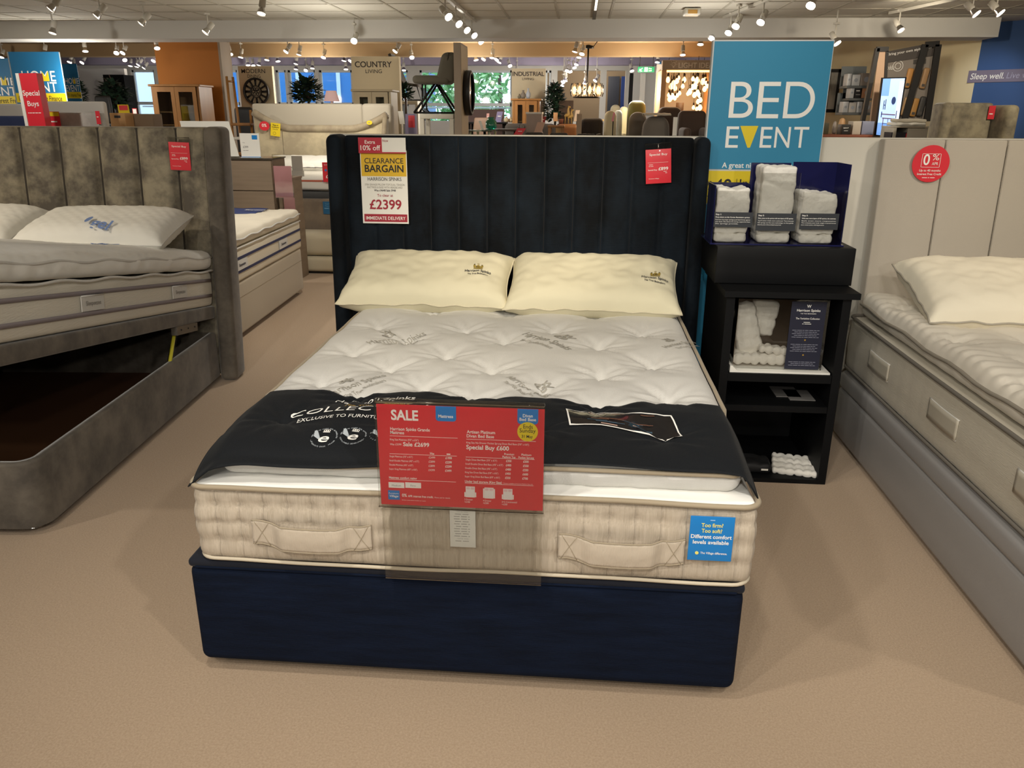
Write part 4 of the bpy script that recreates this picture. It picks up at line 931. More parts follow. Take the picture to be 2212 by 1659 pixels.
soft_pillow('white quilted pillow with a blue gel print at the right of the left bed head', tuple(lw(-.44, 1.66, .945)), .80, .48, .18, (math.radians(12), 0, LR), 2.0, M('white_quilt', 'E4E2DA', .8, sheen=.1), gel=(.02, -.185, -.25))
soft_pillow('plain white quilted pillow at the far left of the left bed head', tuple(lw(-1.24, 1.68, .955)), .74, .48, .16, (math.radians(14), 0, LR), 6.0, M('white_quilt', 'E4E2DA', .8))
q_ = lw(-.10, 1.955+.085*(1.35-.3)-.035, 1.275)
buy_card(tuple(lw(-.135, 1.955+.085*.95-.010, 1.238)), (0, math.radians(2), LR), 'red Special Buy price card hanging near the right end of the crushed grey headboard')

# ================================================================== SECOND BED BEHIND THE GREY HEADBOARD
SO = (-2.095, 3.422, 0); SR = math.radians(3.0)
stone = M('stone_fabric', 'B3A793', .85, sheen=.2, bump=(200, .2))
s2 = thing('divan', 'stone fabric divan base behind the crushed grey headboard', 'bed base', SO, SR)
m_ = MB(); m_.rb(-1.5, 0, -.30, 1.70, .035, .405, r=.02, seg=.1); m_.build('base_body', stone, s2)
m_ = MB(); m_.tube([(.001, -.28, .30), (.001, 1.68, .30)], .0015, 5); m_.build('seam', piping_m, s2)
MB().lathe([(.025, 0), (.03, .01), (.02, .036)], 14, c=(-.06, 1.64, .0005)).build('chrome_glide', chrome, s2)
s3 = thing('mattress', 'cream mattress with two navy tape stripes behind the crushed grey headboard', 'mattress', (SO[0], SO[1], .41), SR)
m_ = MB(); m_.rb(-1.5, .004, -.30, 1.71, .0, .235, r=.02, seg=.06, fn=lambda p, n: (p.x+n.x*.004*nz(p.x*9, p.y*9, p.z*20), p.y, p.z)); m_.build('side_border', M('cream_side', 'D9D0BC', .85, weave=(120, .3, (.2, .2, 1.5))), s3)
m_ = MB(); m_.rb(-1.5, .012, -.30, 1.72, .242, .335, r=.042, seg=.03, nr=4, fn=lambda p, n: (p.x+n.x*.006*nz(p.x*9, p.y*12, 1), p.y, p.z+(.012*nz(p.x*7, p.y*5, 3)+dq(p.x, p.y, .3)*1.5)*max(0, n.z))); sp = m_.build('pillow_top', M('cream_top', 'DCD4C2', .85), s3)
m_ = MB(); m_.tube([(.014, -.28+1.98*i/40, .295+.006*math.sin(i)) for i in range(41)], .006, 6); m_.tube([(.010, -.28+1.98*i/20, .238) for i in range(21)], .005, 6); m_.build('piping', cream_tick, sp)
for z in (.07, .165):
    m_ = MB(); m_.bx(.004, .009, -.28, 1.69, z-.009, z+.009); m_.build('tape_stripe', M('navy_tape', '2A2F55', .7), s3)
for y in (.20, 1.18):
    m_ = MB(); m_.T = Matrix.Translation((.010, y, .117)) @ Matrix.Rotation(PI/2, 4, 'Z'); m_.bx(-.11, .11, -.003, .002, -.034, .034); m_.text('Sleepeezee', 0, -.008, .020, y=-.0045, w=.13, al='c', mi=1, bold=1); m_.build('name_label', [cream_tick, M('navy_ink', '2A2C40', .7)], s3)
nr_ = MB()
nr_.grid(lambda a, b: (-1.30+1.05*a, 1.32+.34*b, .345+.012*nz(a*5, b*3)+.004), 24, 8); o = nr_.build('bed_runner', M('navy_runner', '2B3A6E', .7)); o.location = (SO[0], SO[1], .41); o.rotation_euler = (0, 0, SR); tag(o, 'navy blue runner across the far end of the cream mattress with navy stripes', 'bed runner')
sm = o.modifiers.new('s', 'SOLIDIFY'); sm.thickness = .006
m_ = MB(); m_.text('Sleepeezee', -.30, 1.45, .05, fm=lambda a, b: (a, b, .357), bold=1, w=.18, al='c'); m_.build('lettering', wink, o)
# plush toy / folded cloth by the pillow end
py_ = thing('soft_toy', 'small white woolly toy lying on the near corner of the navy striped mattress', 'toy', tuple((Matrix.Translation(SO) @ Matrix.Rotation(SR, 4, 'Z')) @ Vector((-.12, -.02, .765))), 0)
m_ = MB(); m_.rb(-.09, .09, -.05, .05, 0, .07, r=.034, seg=.012, fn=lambda p, n: tuple(Vector(p)+n*(.008*nz(p.x*60, p.y*60, p.z*60)))); m_.build('body', M('wool', 'B9B3A8', .95, bump=(90, .8)), py_)
m_ = MB(); m_.rb(.06, .13, -.035, .035, .02, .085, r=.03, seg=.01, fn=lambda p, n: tuple(Vector(p)+n*(.005*nz(p.x*60, p.y*60, p.z*60)))); m_.build('head', M('wool', 'B9B3A8', .95), py_)

# chest of drawers with cards on top
ch = thing('chest_of_drawers', 'taupe wooden tallboy chest of drawers standing behind the cream mattress', 'chest of drawers', (-2.87, 5.62, 0))
CW = .29
m_ = MB(); m_.bx(-.36, CW, .02, .35, 0, 1.145); m_.build('carcass', taupe_wood, ch)
for k in range(4):
    m_ = MB(); m_.bx(-.355, CW-.006, 0, .019, .03+.278*k, .03+.278*k+.268); m_.build('drawer', taupe_wood, ch)
m_ = MB(); m_.bx(-.37, CW+.01, -.01, .36, 1.146, 1.158); m_.build('top', M('dark_glass_top', '4B463F', .2, coat=.5), ch)
def stand_card(label, x0, x1, z0, z1, Y, mats, fn=None, tilt=0, cat='sign', name='card_stand'):
    t = thing(name, label, cat, ((x0+x1)/2, Y, z0), rot=(math.radians(-tilt), 0, 0)); w = (x1-x0)/2; h = z1-z0
    b = MB(); b.rectf(-w, w, 0, h, 0, 0, .002); b.bx(-w, w, -.03, .05, 0, .003, 0); b.build('card', mats[0], t)
    if fn: L = MB(); fn(L, w, h); L.build('lettering', mats[1:], t)
    return t
x0, x1, z0, z1 = rect(404, 262, 500, 338, 5.72)
o = thing('display_board', 'blank white board leaning on top of the taupe chest', 'board', ((x0+x1)/2, 5.70, 1.1595)); w = (x1-x0)/2
m_ = MB(); m_.prism([(-w-.02, z1-1.1595), (w-.02, z1-1.1595), (w+.05, 0), (-w+.03, 0)], 0, .006, 'y'); m_.build('board', white, o); m_ = MB(); m_.bx(-w+.03, w+.05, -.04, 0, 0, .01); m_.build('foot', acrylic2, o)
x0, x1, z0, z1 = rect(522, 288, 559, 338, 5.66)
def fc(L, w, h):
    L.rectf(w*.25, w*.8, h*.75, h*.92, -.003, 0); L.text('Now', -w*.75, h*.60, h*.035, y=-.003, mi=1); L.text('£399', -w*.75, h*.40, h*.08, y=-.003, mi=1, bold=1); L.text('Easy payments', -w*.75, h*.28, h*.03, y=-.003, mi=1); L.rectf(-w, w, 0, h*.04, -.003, 0)
stand_card('small white price card with a blue square on the taupe chest', x0, x1, 1.1595, z1, 5.66, [white, blue_card, grey_ink], fc)
# clear acrylic screens beside the chest
for (px0, px1, py0, py1, Y, lab, lf_) in ((604, 628, 333, 520, 5.60, 'tall clear acrylic leaflet screen standing beside the taupe chest', True), (632, 652, 337, 375, 6.75, 'small grey translucent card hanging right of the clear screen', False)):
    x0, x1, z0, z1 = rect(px0, py0, px1, py1, Y)
    t = thing('acrylic_screen', lab, 'leaflet holder', ((x0+x1)/2, Y, 0 if lf_ else .915)); w = (x1-x0)/2
    if lf_:
        m_ = MB(); m_.bx(-w, w, 0, .006, .02, z1); m_.bx(-w, w, -.1, .012, 0, .02); m_.build('clear_panel', acrylic2, t)
        m_ = MB(); m_.bx(-w, w-.01, .007, .009, .80, 1.09); m_.bx(-w*.2, w, .007, .009, .62, .80); m_.build('pink_leaflet', M('pink_paper', 'D9A0A4', .6), t)
    else:
        m_ = MB(); m_.bx(-w, w, 0, .004, .06, z1-.915); m_.bx(-w, w, -.02, .03, 0, .06); m_.build('card', M('grey_film', 'A09A90', .4), t)
x0, x1, z0, z1 = rect(597, 384, 624, 470, 5.68)
t = thing('bedside_cabinet', 'low taupe cabinet partly seen behind the clear screen', 'cabinet', ((x0+x1)/2+.03, 5.68, 0)); w = (x1-x0)/2-.006
m_ = MB(); m_.bx(-w, w, .02, .28, 0, z1-.02); m_.build('carcass', taupe_wood, t); MB().bx(-w+.005, w-.005, 0, .018, .05, z1-.05).build('door', taupe_wood, t); MB().bx(-w-.004, w+.004, -.01, .29, z1-.019, z1).build('top', taupe_wood, t)

# ================================================================== BEIGE SLEIGH BED
BX0 = -2.84
sb = thing('sleigh_bed', 'crushed beige velvet bed with curved scroll headboard and footboard', 'bed', (BX0, 6.5, 0))
def wx(px, Y): return at(px, 300, y=Y).x-BX0
hx0, hx1 = wx(552, 8.15), wx(838, 8.15)
def hz(px, py): return at(px, py, y=8.15).z
zmid = hz(690, 278); zr = hz(835, 248); zl = hz(548, 242)
m_ = MB()
def hbz(u): return zmid+(zr-zmid)*max(0, (u-.72)/.28)**1.7+(zl-zmid)*max(0, (.28-u)/.28)**1.7
P = [(hx0+(hx1-hx0)*i/40, hbz(i/40)) for i in range(41)]
poly = P+[(hx1-.06, .30), (hx0+.06, .30)]
m_.prism(poly, 1.65, 1.75, 'y'); m_.build('headboard', beige_velvet, sb)
m_ = MB(); m_.tube([(x, 1.66, z) for x, z in P], .045, 12); m_.tube([(hx1-.02, 1.64, zr), (hx1-.10, 1.63, .8), (hx1-.13, 1.63, .3)], .03, 8); m_.build('scroll_top', M('beige_velvet_roll', '8E816D', .7, sheen=.4, mott=(5, 'A69A82', .4, .6)), sb)
m_ = MB(); m_.tube([(hx0+.35, 1.645, 1.36), (hx1-.5, 1.645, 1.36), (hx1-.5, 1.645, .95), (hx0+.35, 1.645, .95)], .006, 6, closed=True); m_.build('panel_piping', beige_velvet, sb)
fx0, fx1 = hx0+.04, hx1-.02
m_ = MB(); m_.rb(fx0, fx1, 0, .10, .03, .70, r=.04, seg=.1, nr=4); m_.build('footboard', M('beige_brown_velvet', '7E7061', .75, sheen=.4, mott=(5, '93836F', .4, .65)), sb)
m_ = MB(); m_.rb(fx0+.05, fx1-.05, .10, 1.66, .1, .52, r=.02, seg=.2); m_.build('side_frame', beige_velvet, sb)
for x in (fx0+.06, fx1-.06): MB().lathe([(.03, 0), (.03, .03)], 10, c=(x, .05, .0)).build('foot', dark_metal, sb)
mm = thing('mattress', 'pale mattress with a dark grey side and diamond quilting on the beige bed', 'mattress', (BX0, 6.62, .525))
m_ = MB(); m_.rb(fx0+.06, fx1-.06, 0, 1.52, 0, .25, r=.03, seg=.15); m_.build('dark_side', M('charcoal_cloth', '4B4B4B', .8), mm)
m_ = MB(); m_.rb(fx0+.05, fx1-.05, -.01, 1.52, .25, .385, r=.04, seg=.03, nr=4, fn=lambda p, n: (p.x, p.y-(dq(p.x, p.z*1.6, .09) if n.y < -.6 else 0), p.z+.01*nz(p.x*3, p.y*3))); m_.build('white_top', M('quilt_white2', 'D8D4CA', .85), mm)
m_ = MB(); m_.tube([(fx0+.05, -.012, .262), (fx1-.05, -.012, .262)], .006, 6); m_.build('piping', M('grey_piping2', '6A6764', .8), mm)
m_ = MB(); m_.bx(fx0+.06, wx(690, 6.6), -.016, -.004, .345, .362, 0); m_.bx(wx(690, 6.6), fx1-.06, -.016, -.004, .345, .362, 1); m_.build('tape_stripe', [M('red_tape', 'B0563C', .7), M('blue_tape', '5A5F8C', .7)], mm)
for px, lab in ((628, 'left white pillow on the beige bed'), (716, 'right white pillow on the beige bed')):
    X_ = wx(px, 7.85)+BX0
    t = thing('pillow', lab, 'pillow', (X_, 7.86, .985), rot=(math.radians(10), 0, 0)); pillow_mb(.70, .42, .15, .06, .004, px, 24, 18, ex=.5).build('pillow_case', white_tick, t); MB().tube(pillow_edge(.70, .42, .06, .004, px), .004, 6, closed=True).build('piping', M('grey_piping2', '6A6764', .8), t)
t = thing('storage_bench', 'low cream padded two tier bench at the foot of the beige bed', 'bench', (BX0, 6.0, 0))
m_ = MB(); m_.rb(fx0-.02, fx1, 0, .42, .02, .17, r=.04, seg=.1, nr=4); m_.build('lower_tier', M('cream_bench', 'C9BEA4', .85, sheen=.2), t); m_ = MB(); m_.rb(fx0-.03, fx1, .03, .44, .175, .40, r=.07, seg=.1, nr=4); m_.build('upper_tier', M('cream_bench', 'C9BEA4', .85), t)
m_ = MB(); m_.bx(fx0, fx1-.02, .03, .40, 0, .02); m_.build('plinth', M('black_plastic', '111111', .4), t)
def sticker(label, px, py, w, h, Y, mats, fn, rot=(0, 0, 0), cat='ticket', rnd=False, name='price_ticket'):
    p = at(px, py, y=Y); t = thing(name, label, cat, tuple(p), rot=rot); b = MB()
    if rnd: b.disc(0, 0, w/2, 0, 0, 28, .001, h/2)
    else: b.rectf(-w/2, w/2, -h/2, h/2, 0, 0, .001)
    b.build('card', mats[0], t); L = MB(); fn(L)
    if L.v: L.build('lettering', mats[1:], t)
    return t
sticker('round red 0% ticket on the curved beige headboard', 571, 272, .13, .11, 8.09, [red_card, wink], lambda L: L.text('0%', 0, -.01, .035, y=-.003, al='c', bold=.8), rnd=True)
def fy(L):
    L.text('Sleep on', 0, .045, .016, y=-.003, w=.07, al='c', bold=.8); L.text('something new', 0, .022, .014, y=-.003, w=.09, al='c', bold=.8); L.text('Try this bed today', 0, 0, .007, y=-.003, w=.07, al='c'); L.ring(-.01, -.045, .018, .002, -.003)
sticker('yellow paper ticket beside the round red one on the curved beige headboard', 595, 280, .12, .155, 8.09, [yellow, black_ink], fy, (0, math.radians(7), 0))
sticker('small yellow oval ticket at the right of the curved beige headboard', 798, 265, .07, .05, 8.09, [yellow, grey_ink], lambda L: L.text('NEW', 0, -.008, .015, y=-.003, al='c'), rnd=True)
sticker('red price card hanging on the pale mattress of the beige bed', 710, 372, .13, .20, 6.57, [red_card, wink, blue_card], lambda L: (L.text('£39', 0, -.06, .03, y=-.003, al='c', bold=.6), L.disc(-.03, .02, .012, -.003, 1, 12), L.text('Special Buy', 0, .07, .012, y=-.003, w=.09, al='c')))
sticker('blue card on the velvet footboard of the beige bed', 711, 449, .13, .13, 6.49, [M('dull_blue_card', '2F6F9C', .5), M('pale_cyan', '7FB4D6', .5)], lambda L: (L.text('Too firm?', 0, .035, .014, y=-.003, w=.08, al='c'), L.text('Too soft?', 0, .012, .014, y=-.003, w=.08, al='c'), L.text('Comfort levels', 0, -.012, .014, y=-.003, w=.10, al='c')))
# white bed head standing behind the beige one
x0, x1, z0, z1 = rect(553, 224, 848, 300, 8.45)
t = thing('headboard', 'plain white padded headboard rising behind the curved beige one', 'headboard', (x0, 8.40, 0)); w = x1-x0
m_ = MB(); m_.rb(0, w*.79, 0, .10, .2, z1-.004, r=.03, seg=.2); m_.build('panel', M('off_white_fabric', 'C4BDAE', .85, sheen=.2), t)
m_ = MB(); m_.rb(w*.79, w, -.06, .14, .0, z1, r=.05, seg=.2, nr=5); m_.build('side_wing', M('off_white_fabric', 'C4BDAE', .85), t)

# ================================================================== THE SHOP BEYOND
PF = 0.55    # raised floor of the far half
def fb(Y): return PF if Y > 9.0 else 0.0
def T_(name, label, cat, px0, px1, Y, rz=0, group=None):
    a = at(px0, 250, y=Y).x; b = at(px1, 250, y=Y).x
    t = thing(name, label, cat, ((a+b)/2, Y, fb(Y)), rz, group); return t, (b-a)/2
def zt(py, Y, px=1106): return at(px, py, y=Y).z-fb(Y)
def board_sign(name, label, px0, px1, pyt, Y, mats, fn, D=.30, cat='sign', pxr=None):
    t, w = T_(name, label, cat, px0, px1, Y); h = zt(pyt, Y, (px0+px1)/2)
    MB().bx(-w, w, 0, D, 0, h).build('column', mats[0], t); L = MB()
    cx = t.location.x
    def X(px): return at(px, 200, y=Y).x-cx
    def Z(px, py): return at(px, py, y=Y).z-fb(Y)
    def tx(s, x0, x1, yb, yt, mi=0, b=0, sl=0): L.text(s, X(x0), Z(x0, yb), Z(x0, yt)-Z(x0, yb), y=-.004, w=X(x1)-X(x0), mi=mi, bold=b, slant=sl)
    def rc(x0, x1, yb, yt, mi, y=-.0015): L.rectf(X(x0), X(x1), Z(x0, yb), Z(x0, yt), y, mi, .001)
    fn(tx, rc, L, X, Z)
    if L.v: L.build('lettering', mats[1:], t)
    return t
colw = M('warm_white_column', 'CFC2A4', .8); dark_ink = M('brown_ink', '3A3431', .7)
ban = M('banner_blue_side', '9AA6AC', .6)
def home(x0, x1, yt, yb, k, full):
    def f(tx, rc, L, X, Z):
        rc(x0, x1, yb-(yb-yt)*.19, yt, 0); rc(x0, x1, yb, yb-(yb-yt)*.18, 1, -.0015)
        rc(x0, x1, yb+90, yb+1, 0); w = x1-x0; h = yb-yt
        if full == 1:
            tx('HOME', x0+w*.19, x0+w*.86, yt+h*.58, yt+h*.38, 2, .3); tx('EVENT', x0+w*.16, x0+w*.86, yt+h*.79, yt+h*.60, 2, .3); tx('0% Interest Free Finance', x0+w*.05, x0+w*.92, yb-h*.03, yb-h*.13, 3, .3)
        else:
            tx('HOME', x0+w*.02, x0+w*.98, yt+h*.58, yt+h*.42, 2, .3); tx('EVENT', x0+w*.02, x0+w*.96, yt+h*.80, yt+h*.62, 2, .3); tx('0% Interest Free', x0+w*.05, x0+w*.98, yb-h*.04, yb-h*.14, 3, .3)
        a, b, c = (X(x0+w*.60), Z(x0, yt+h*.58)), (X(x0+w*.60), Z(x0, yt+h*.38)), (X(x0+w*.66), Z(x0, yt+h*.50))
        L.prism([a, b, c, (X(x0+w*.73), b[1]), (X(x0+w*.73), a[1])], -.0075, -.0065, 'y', 1)
    return f
vb = M('vivid_banner_blue', '1A6E9E', .55)
board_sign('standing_banner', 'large blue HOME EVENT banner behind the red Special Buys sign', 40, 147, 112, 9.2, [ban, vb, yellow, wink, black_ink], home(34, 141, 112, 221, 0, 1), .05)
board_sign('standing_banner', 'blue HOME EVENT banner cut by the left edge of the photo', -34, 46, 126, 10.3, [ban, vb, yellow, wink, black_ink], home(-38, 40, 126, 226, 0, 2), .05)
board_sign('standing_banner', 'small far blue HOME EVENT banner right of the large one', 149, 180, 138, 12.2, [ban, vb, yellow, wink, black_ink], home(144, 175, 138, 212, 0, 2), .05)
# Special Buys totem
t = thing('totem_sign', 'narrow tilted red Special Buys sign at the far left', 'sign', (at(82, 262, y=6.6).x, 6.6, 0), rot=(0, math.radians(-.6), 0)); h = zt(158, 6.6, 70)+.0; w = .095
MB().bx(-w-.035, -w, -.01, .10, 0, h).build('white_edge', white, t); MB().bx(-w, w, 0, .10, 0, h).build('red_panel', red_card, t)
L = MB(); L.text('Special', 0, h-.21*1.05, .050, y=-.003, w=.185, al='c', bold=.5); L.text('Buys', 0, h-.31*1.05, .050, y=-.003, w=.125, al='c', bold=.5); L.text('All you need, great value', 0, h-.40, .012, y=-.003, w=.15, al='c'); L.build('lettering', wink, t)
# bed heads at the far left
def far_head(label, px0, px1, pyt, Y, mat_, r=.03, D=.1, fn=None):
    t, w = T_('headboard', label, 'headboard', px0, px1, Y); h = zt(pyt, Y, (px0+px1)/2)
    MB().rb(-w, w, 0, D, .0, h, r=r, seg=.05, nr=4, fn=fn).build('panel', mat_, t); return t
far_head('plain white headboard behind the Special Buys sign, right part', 99, 226, 219, 7.9, M('cool_white_fabric', 'CFCBC4', .8))
far_head('plain white headboard cut by the left edge of the photo', -60, 52, 224, 7.9, M('cool_white_fabric', 'CFCBC4', .8))
far_head('silver velvet headboard in front of the white one at the far left', 106, 218, 243, 7.2, M('silver_velvet', 'A3A09A', .6, sheen=.4, mott=(3, 'C0BDB6', .4, .6)))
far_head('navy buttoned headboard low at the left edge', -40, 62, 250, 6.9, M('navy_buttoned', '1F2A4C', .8, sheen=.3), fn=lambda p, n: (p.x, p.y-(.02*abs(math.sin(p.x*PI/.13))*abs(math.sin(p.z*PI/.13)) if n.y < -.5 else 0), p.z))
def two(top, bot):
    def f(L): L.rectf(-.06, .06, .03, .075, -.002, 0); L.text('SAVE', 0, -.04, .025, y=-.003, w=.09, al='c', mi=1)
    return f
sticker('red and yellow ticket on the silver velvet headboard', 118, 257, .13, .16, 7.17, [red_card, yellow, wink], two(0, 0))
sticker('narrow red ticket at the right end of the silver velvet headboard', 212, 254, .05, .14, 7.17, [red_card, wink], lambda L: L.text('Buy', 0, 0, .015, y=-.003, al='c'))

# orange pillar and oak display cabinet
t, w = T_('pillar', 'square pillar painted burnt orange behind the oak cabinet', 'pillar', 352, 486, 10.2); h = zt(88, 10.2, 400)
MB().bx(-w, w, 0, .35, 0, h).build('orange_face', M('burnt_orange_paint', 'A8661E', .75), t); MB().bx(w, w+.035, -.002, .36, 0, h).build('side_trim', M('stone_paint', '9A8C7C', .7), t)
def glass_cabinet(label, px0, px1, pyt, Y, wood, pyb=None, nd=2, side=0.0):
    t, w = T_('display_cabinet', label, 'cabinet', px0, px1, Y); h = zt(pyt, Y, (px0+px1)/2); D = .42
    m = MB(); m.bx(-w, -w+.03, 0, D, 0, h-.03); m.bx(w-.03, w, 0, D, 0, h-.03); m.bx(-w+.03, w-.03, D-.02, D, 0, h-.03); m.bx(-w+.03, w-.03, 0, D-.02, 0, .05); m.build('carcass', wood, t)
    MB().rb(-w-.03, w+.03, -.03, D+.01, h-.03, h, r=.008).build('cornice', wood, t)
    for z in (h*.35, h*.6, h-.38): MB().bx(-w+.031, w-.031, .03, D-.021, z, z+.02).build('shelf', wood, t)
    dw = (2*w-.07)/nd
    for k in range(nd):
        a = -w+.035+k*dw; b = a+dw-.004; f = MB(); q = .055
        f.bx(a, a+q, -.022, -.001, .06, h-.035); f.bx(b-q, b, -.022, -.001, .06, h-.035); f.bx(a+q, b-q, -.022, -.001, h-.035-q*1.2, h-.035); f.bx(a+q, b-q, -.022, -.001, .06, .5)
        d = f.build('door', wood, t); MB().bx(a+q, b-q, -.014, -.010, .5, h-.035-q*1.2).build('pane', glass, d)
        MB().lathe([(.006, 0), (.012, -.02), (.010, -.026)], 10, c=((b-.02 if k == 0 else a+.02), -.022, h*.55), ax='y').build('knob', dark_metal, d)
    return t, w, h
glass_cabinet('oak cabinet with two glass doors in front of the orange pillar', 334, 436, 182, 9.6, oak)
# cards, cardboard box, black chair, far left shop fittings
def cardt(L): L.rectf(-.05, .05, .02, .09, -.003, 0); L.text('SALE', 0, -.06, .03, y=-.003, w=.08, al='c', mi=1)
x0, x1, z0, z1 = rect(246, 244, 262, 266, 8.2)
t = thing('cardboard_box', 'small open brown cardboard box behind the grey headboard', 'box', ((x0+x1)/2, 8.2, 0), 0); m = MB(); m.rb(-.10, .10, 0, .2, z0-.2, z1, r=.004); m.bx(-.04, .04, -.003, -.001, z1-.06, z1-.03, 1); m.bx(-.08, .08, .02, .18, 0, z0-.2, 0); m.build('box', [M('cardboard', 'B58C5E', .8), black_ink], t)
def stand_item(name, label, cat, px0, px1, pyt, Y, mats, build):
    t, w = T_(name, label, cat, px0, px1, Y); h = zt(pyt, Y, (px0+px1)/2); build(t, w, h, mats); return t
def b_tall(t, w, h, mats): m = MB(); m.rb(-w, w, 0, .25, h*.72, h, r=.01); m.bx(-w*.8, w*.8, .05, .2, 0, h*.72); m.build('body', mats[0], t)
stand_item('storage_box', 'brown storage box behind the grey headboard, left of the oak cabinet', 'box', 284, 329, 246, 8.4, [M('kraft_brown', '7E6A54', .8)], b_tall)
def b_card(t, w, h, mats):
    m = MB(); m.prism([(-w, h-.22), (w, h-.22), (w*.8, h), (-w*1.1, h)], 0, .01, 'y'); m.bx(-.01, .01, .02, .03, 0, h-.1); m.bx(-w, w, -.05, .1, 0, .02); m.build('holder', mats[0], t)
    L = MB(); L.rectf(-w*.8, w*.7, h-.07, h-.01, -.004, 0, .002); L.text('Offer', -w*.7, h-.15, .03, y=-.004, mi=1); L.build('lettering', mats[1:], t)
stand_item('card_stand', 'yellow and red offer card standing behind the grey headboard', 'sign', 258, 282, 226, 8.75, [yellow, red_card, black_ink], b_card)
stand_item('card_stand', 'small red card beside the yellow offer card', 'sign', 288, 298, 234, 9.4, [red_card, wink, wink], b_card)
def dining_chair(label, px0, px1, pyt, Y, m_seat, m_leg, rz=0, group=None):
    t, w = T_('dining_chair', label, 'chair', px0, px1, Y, rz, group); h = zt(pyt, Y, (px0+px1)/2); w = max(w, .14); sd_ = .22; sh_ = h-.48
    MB().rb(-w, w, -sd_, sd_, sh_, sh_+.07, r=.025, seg=.08).build('seat', m_seat, t)
    MB().rb(-w, w, sd_-.05, sd_+.02, sh_+.07, h, r=.03, seg=.05, nr=4, fn=lambda p, n: (p.x*(1-.25*max(0, (p.z-sh_-.3))/.3), p.y+.10*(p.z-sh_), p.z)).build('backrest', m_seat, t)
    for a in (-1, 1):
        for b in (-1, 1): MB().tube([(a*w*.8, b*sd_*.8, sh_), (a*w*.95, b*sd_, 0)], .014, 6).build('leg', m_leg, t)
    return t
blackleather = M('black_leather', '1B1B1C', .5); dgrey = M('charcoal_fabric', '3F3A35', .85, sheen=.2); brownfab = M('brown_fabric', '4A3A30', .85, sheen=.2)
dining_chair('tall black high backed chair before the far left windows', 192, 224, 206, 10.6, blackleather, dark_metal)
# plants
random.seed(11)
def plant(label, px0, px1, pyt, Y, pyb, n=330, leaf=.15):
    t, w = T_('potted_plant', label, 'plant', px0, px1, Y); h = zt(pyt, Y, (px0+px1)/2); hb_ = zt(pyb, Y, (px0+px1)/2)
    MB().lathe([(.10, 0), (.14, .02), (.16, .28), (.15, .28), (.14, .25)], 16).build('pot', M('grey_pot', '5A5650', .7), t)
    m = MB(); m.tube([(0, 0, .2), (.02, .01, hb_), (-.01, 0, h-.1)], [.025, .02, .008], 7)
    for k in range(10): a = random.uniform(0, 6.28); z = hb_+(h-hb_)*k/10; m.tube([(0, 0, z), (w*.6*math.cos(a), w*.6*math.sin(a), z+.12)], .006, 5)
    m.build('stem', walnut, t)
    m = MB()
    for k in range(n):
        u = random.random(); a = random.uniform(0, 2*PI); z = hb_+(h-hb_)*(u*.97); prof = math.sin(PI*min(1, .18+u*.86))**.6
        r = w*prof*math.sqrt(random.random()); c = Vector((r*math.cos(a), r*math.sin(a), z)); d = Vector((math.cos(a)+random.uniform(-.6, .6), math.sin(a)+random.uniform(-.6, .6), random.uniform(-.35, .75))).normalized()
        s_ = d.cross(Vector((0, 0, 1))).normalized(); up = s_.cross(d); l = leaf*random.uniform(.7, 1.2)
        P = [c, c+d*l*.4+s_*l*.24-up*l*.04, c+d*l*.8+s_*l*.15-up*l*.06, c+d*l-up*l*.1, c+d*l*.8-s_*l*.15-up*l*.06, c+d*l*.4-s_*l*.24-up*l*.04, c+d*l*.5+up*l*.02]
        m.add([tuple(p) for p in P], [(0, 1, 6), (1, 2, 6), (2, 3, 6), (3, 4, 6), (4, 5, 6), (5, 0, 6)])
    m.build('foliage', leafm, t); return t
plant('dark green leafy plant before the far left black cabinet', 228, 278, 174, 11.3, 232)
plant('dark green plant just behind the small far HOME EVENT banner', 172, 190, 178, 13.0, 220, 120, .12)
plant('dark green leafy plant right of the round wall clock', 640, 692, 172, 10.6, 218)
plant('dark green plant right of the COUNTRY LIVING column', 862, 888, 182, 10.8, 214, 170, .12)
plant('tall dark green plant right of the INDUSTRIAL LIVING column', 1180, 1214, 181, 12.7, 258, 560, .13)
# far left white interior with black dresser
t, w = T_('partition_wall', 'white freestanding wall panel behind the far left plant', 'partition', 186, 282, 13.6); h = zt(148, 13.6, 230); MB().bx(-w, w, 0, .1, 0, h).build('panel', wall_white, t)
t, w = T_('dresser', 'black dresser with a glazed top against the far white panel', 'dresser', 232, 276, 13.1); h = zt(161, 13.1, 250)
MB().bx(-w, w, .05, .4, 0, h-.75).build('base_unit', black_wood, t); m = MB(); m.bx(-w, w, .30, .4, h-.75, h)
m.bx(-w, w, .05, .30, h-.12, h)
for a in (-w, w-.04): m.bx(a, a+.04, .05, .30, h-.75, h-.12)
m.build('top_unit', black_wood, t)
MB().bx(-w*.1, w-.06, .06, .07, h-.72, h-.14).build('pane', glass, t); m = MB(); m.bx(w*.3, w*.35, .045, .055, h-.72, h-.14); m.bx(-w*.1, w-.05, .045, .055, h-.45, h-.43); m.build('glazing_bar', black_wood, t)
t, w = T_('dining_chair', 'black panel chair back standing left of the far dresser', 'chair', 212, 236, 12.4); h = zt(182, 12.4, 224); MB().rb(-w, w, .2, .26, .45, h, r=.02).build('backrest', blackleather, t); MB().rb(-w, w, -.2, .25, .38, .46, r=.02).build('seat', blackleather, t)
for a in (-1, 1):
    for b in (-1, 1): MB().tube([(a*w*.8, b*.18, .4), (a*w*.9, b*.2, 0)], .015, 6).build('leg', dark_metal, t)
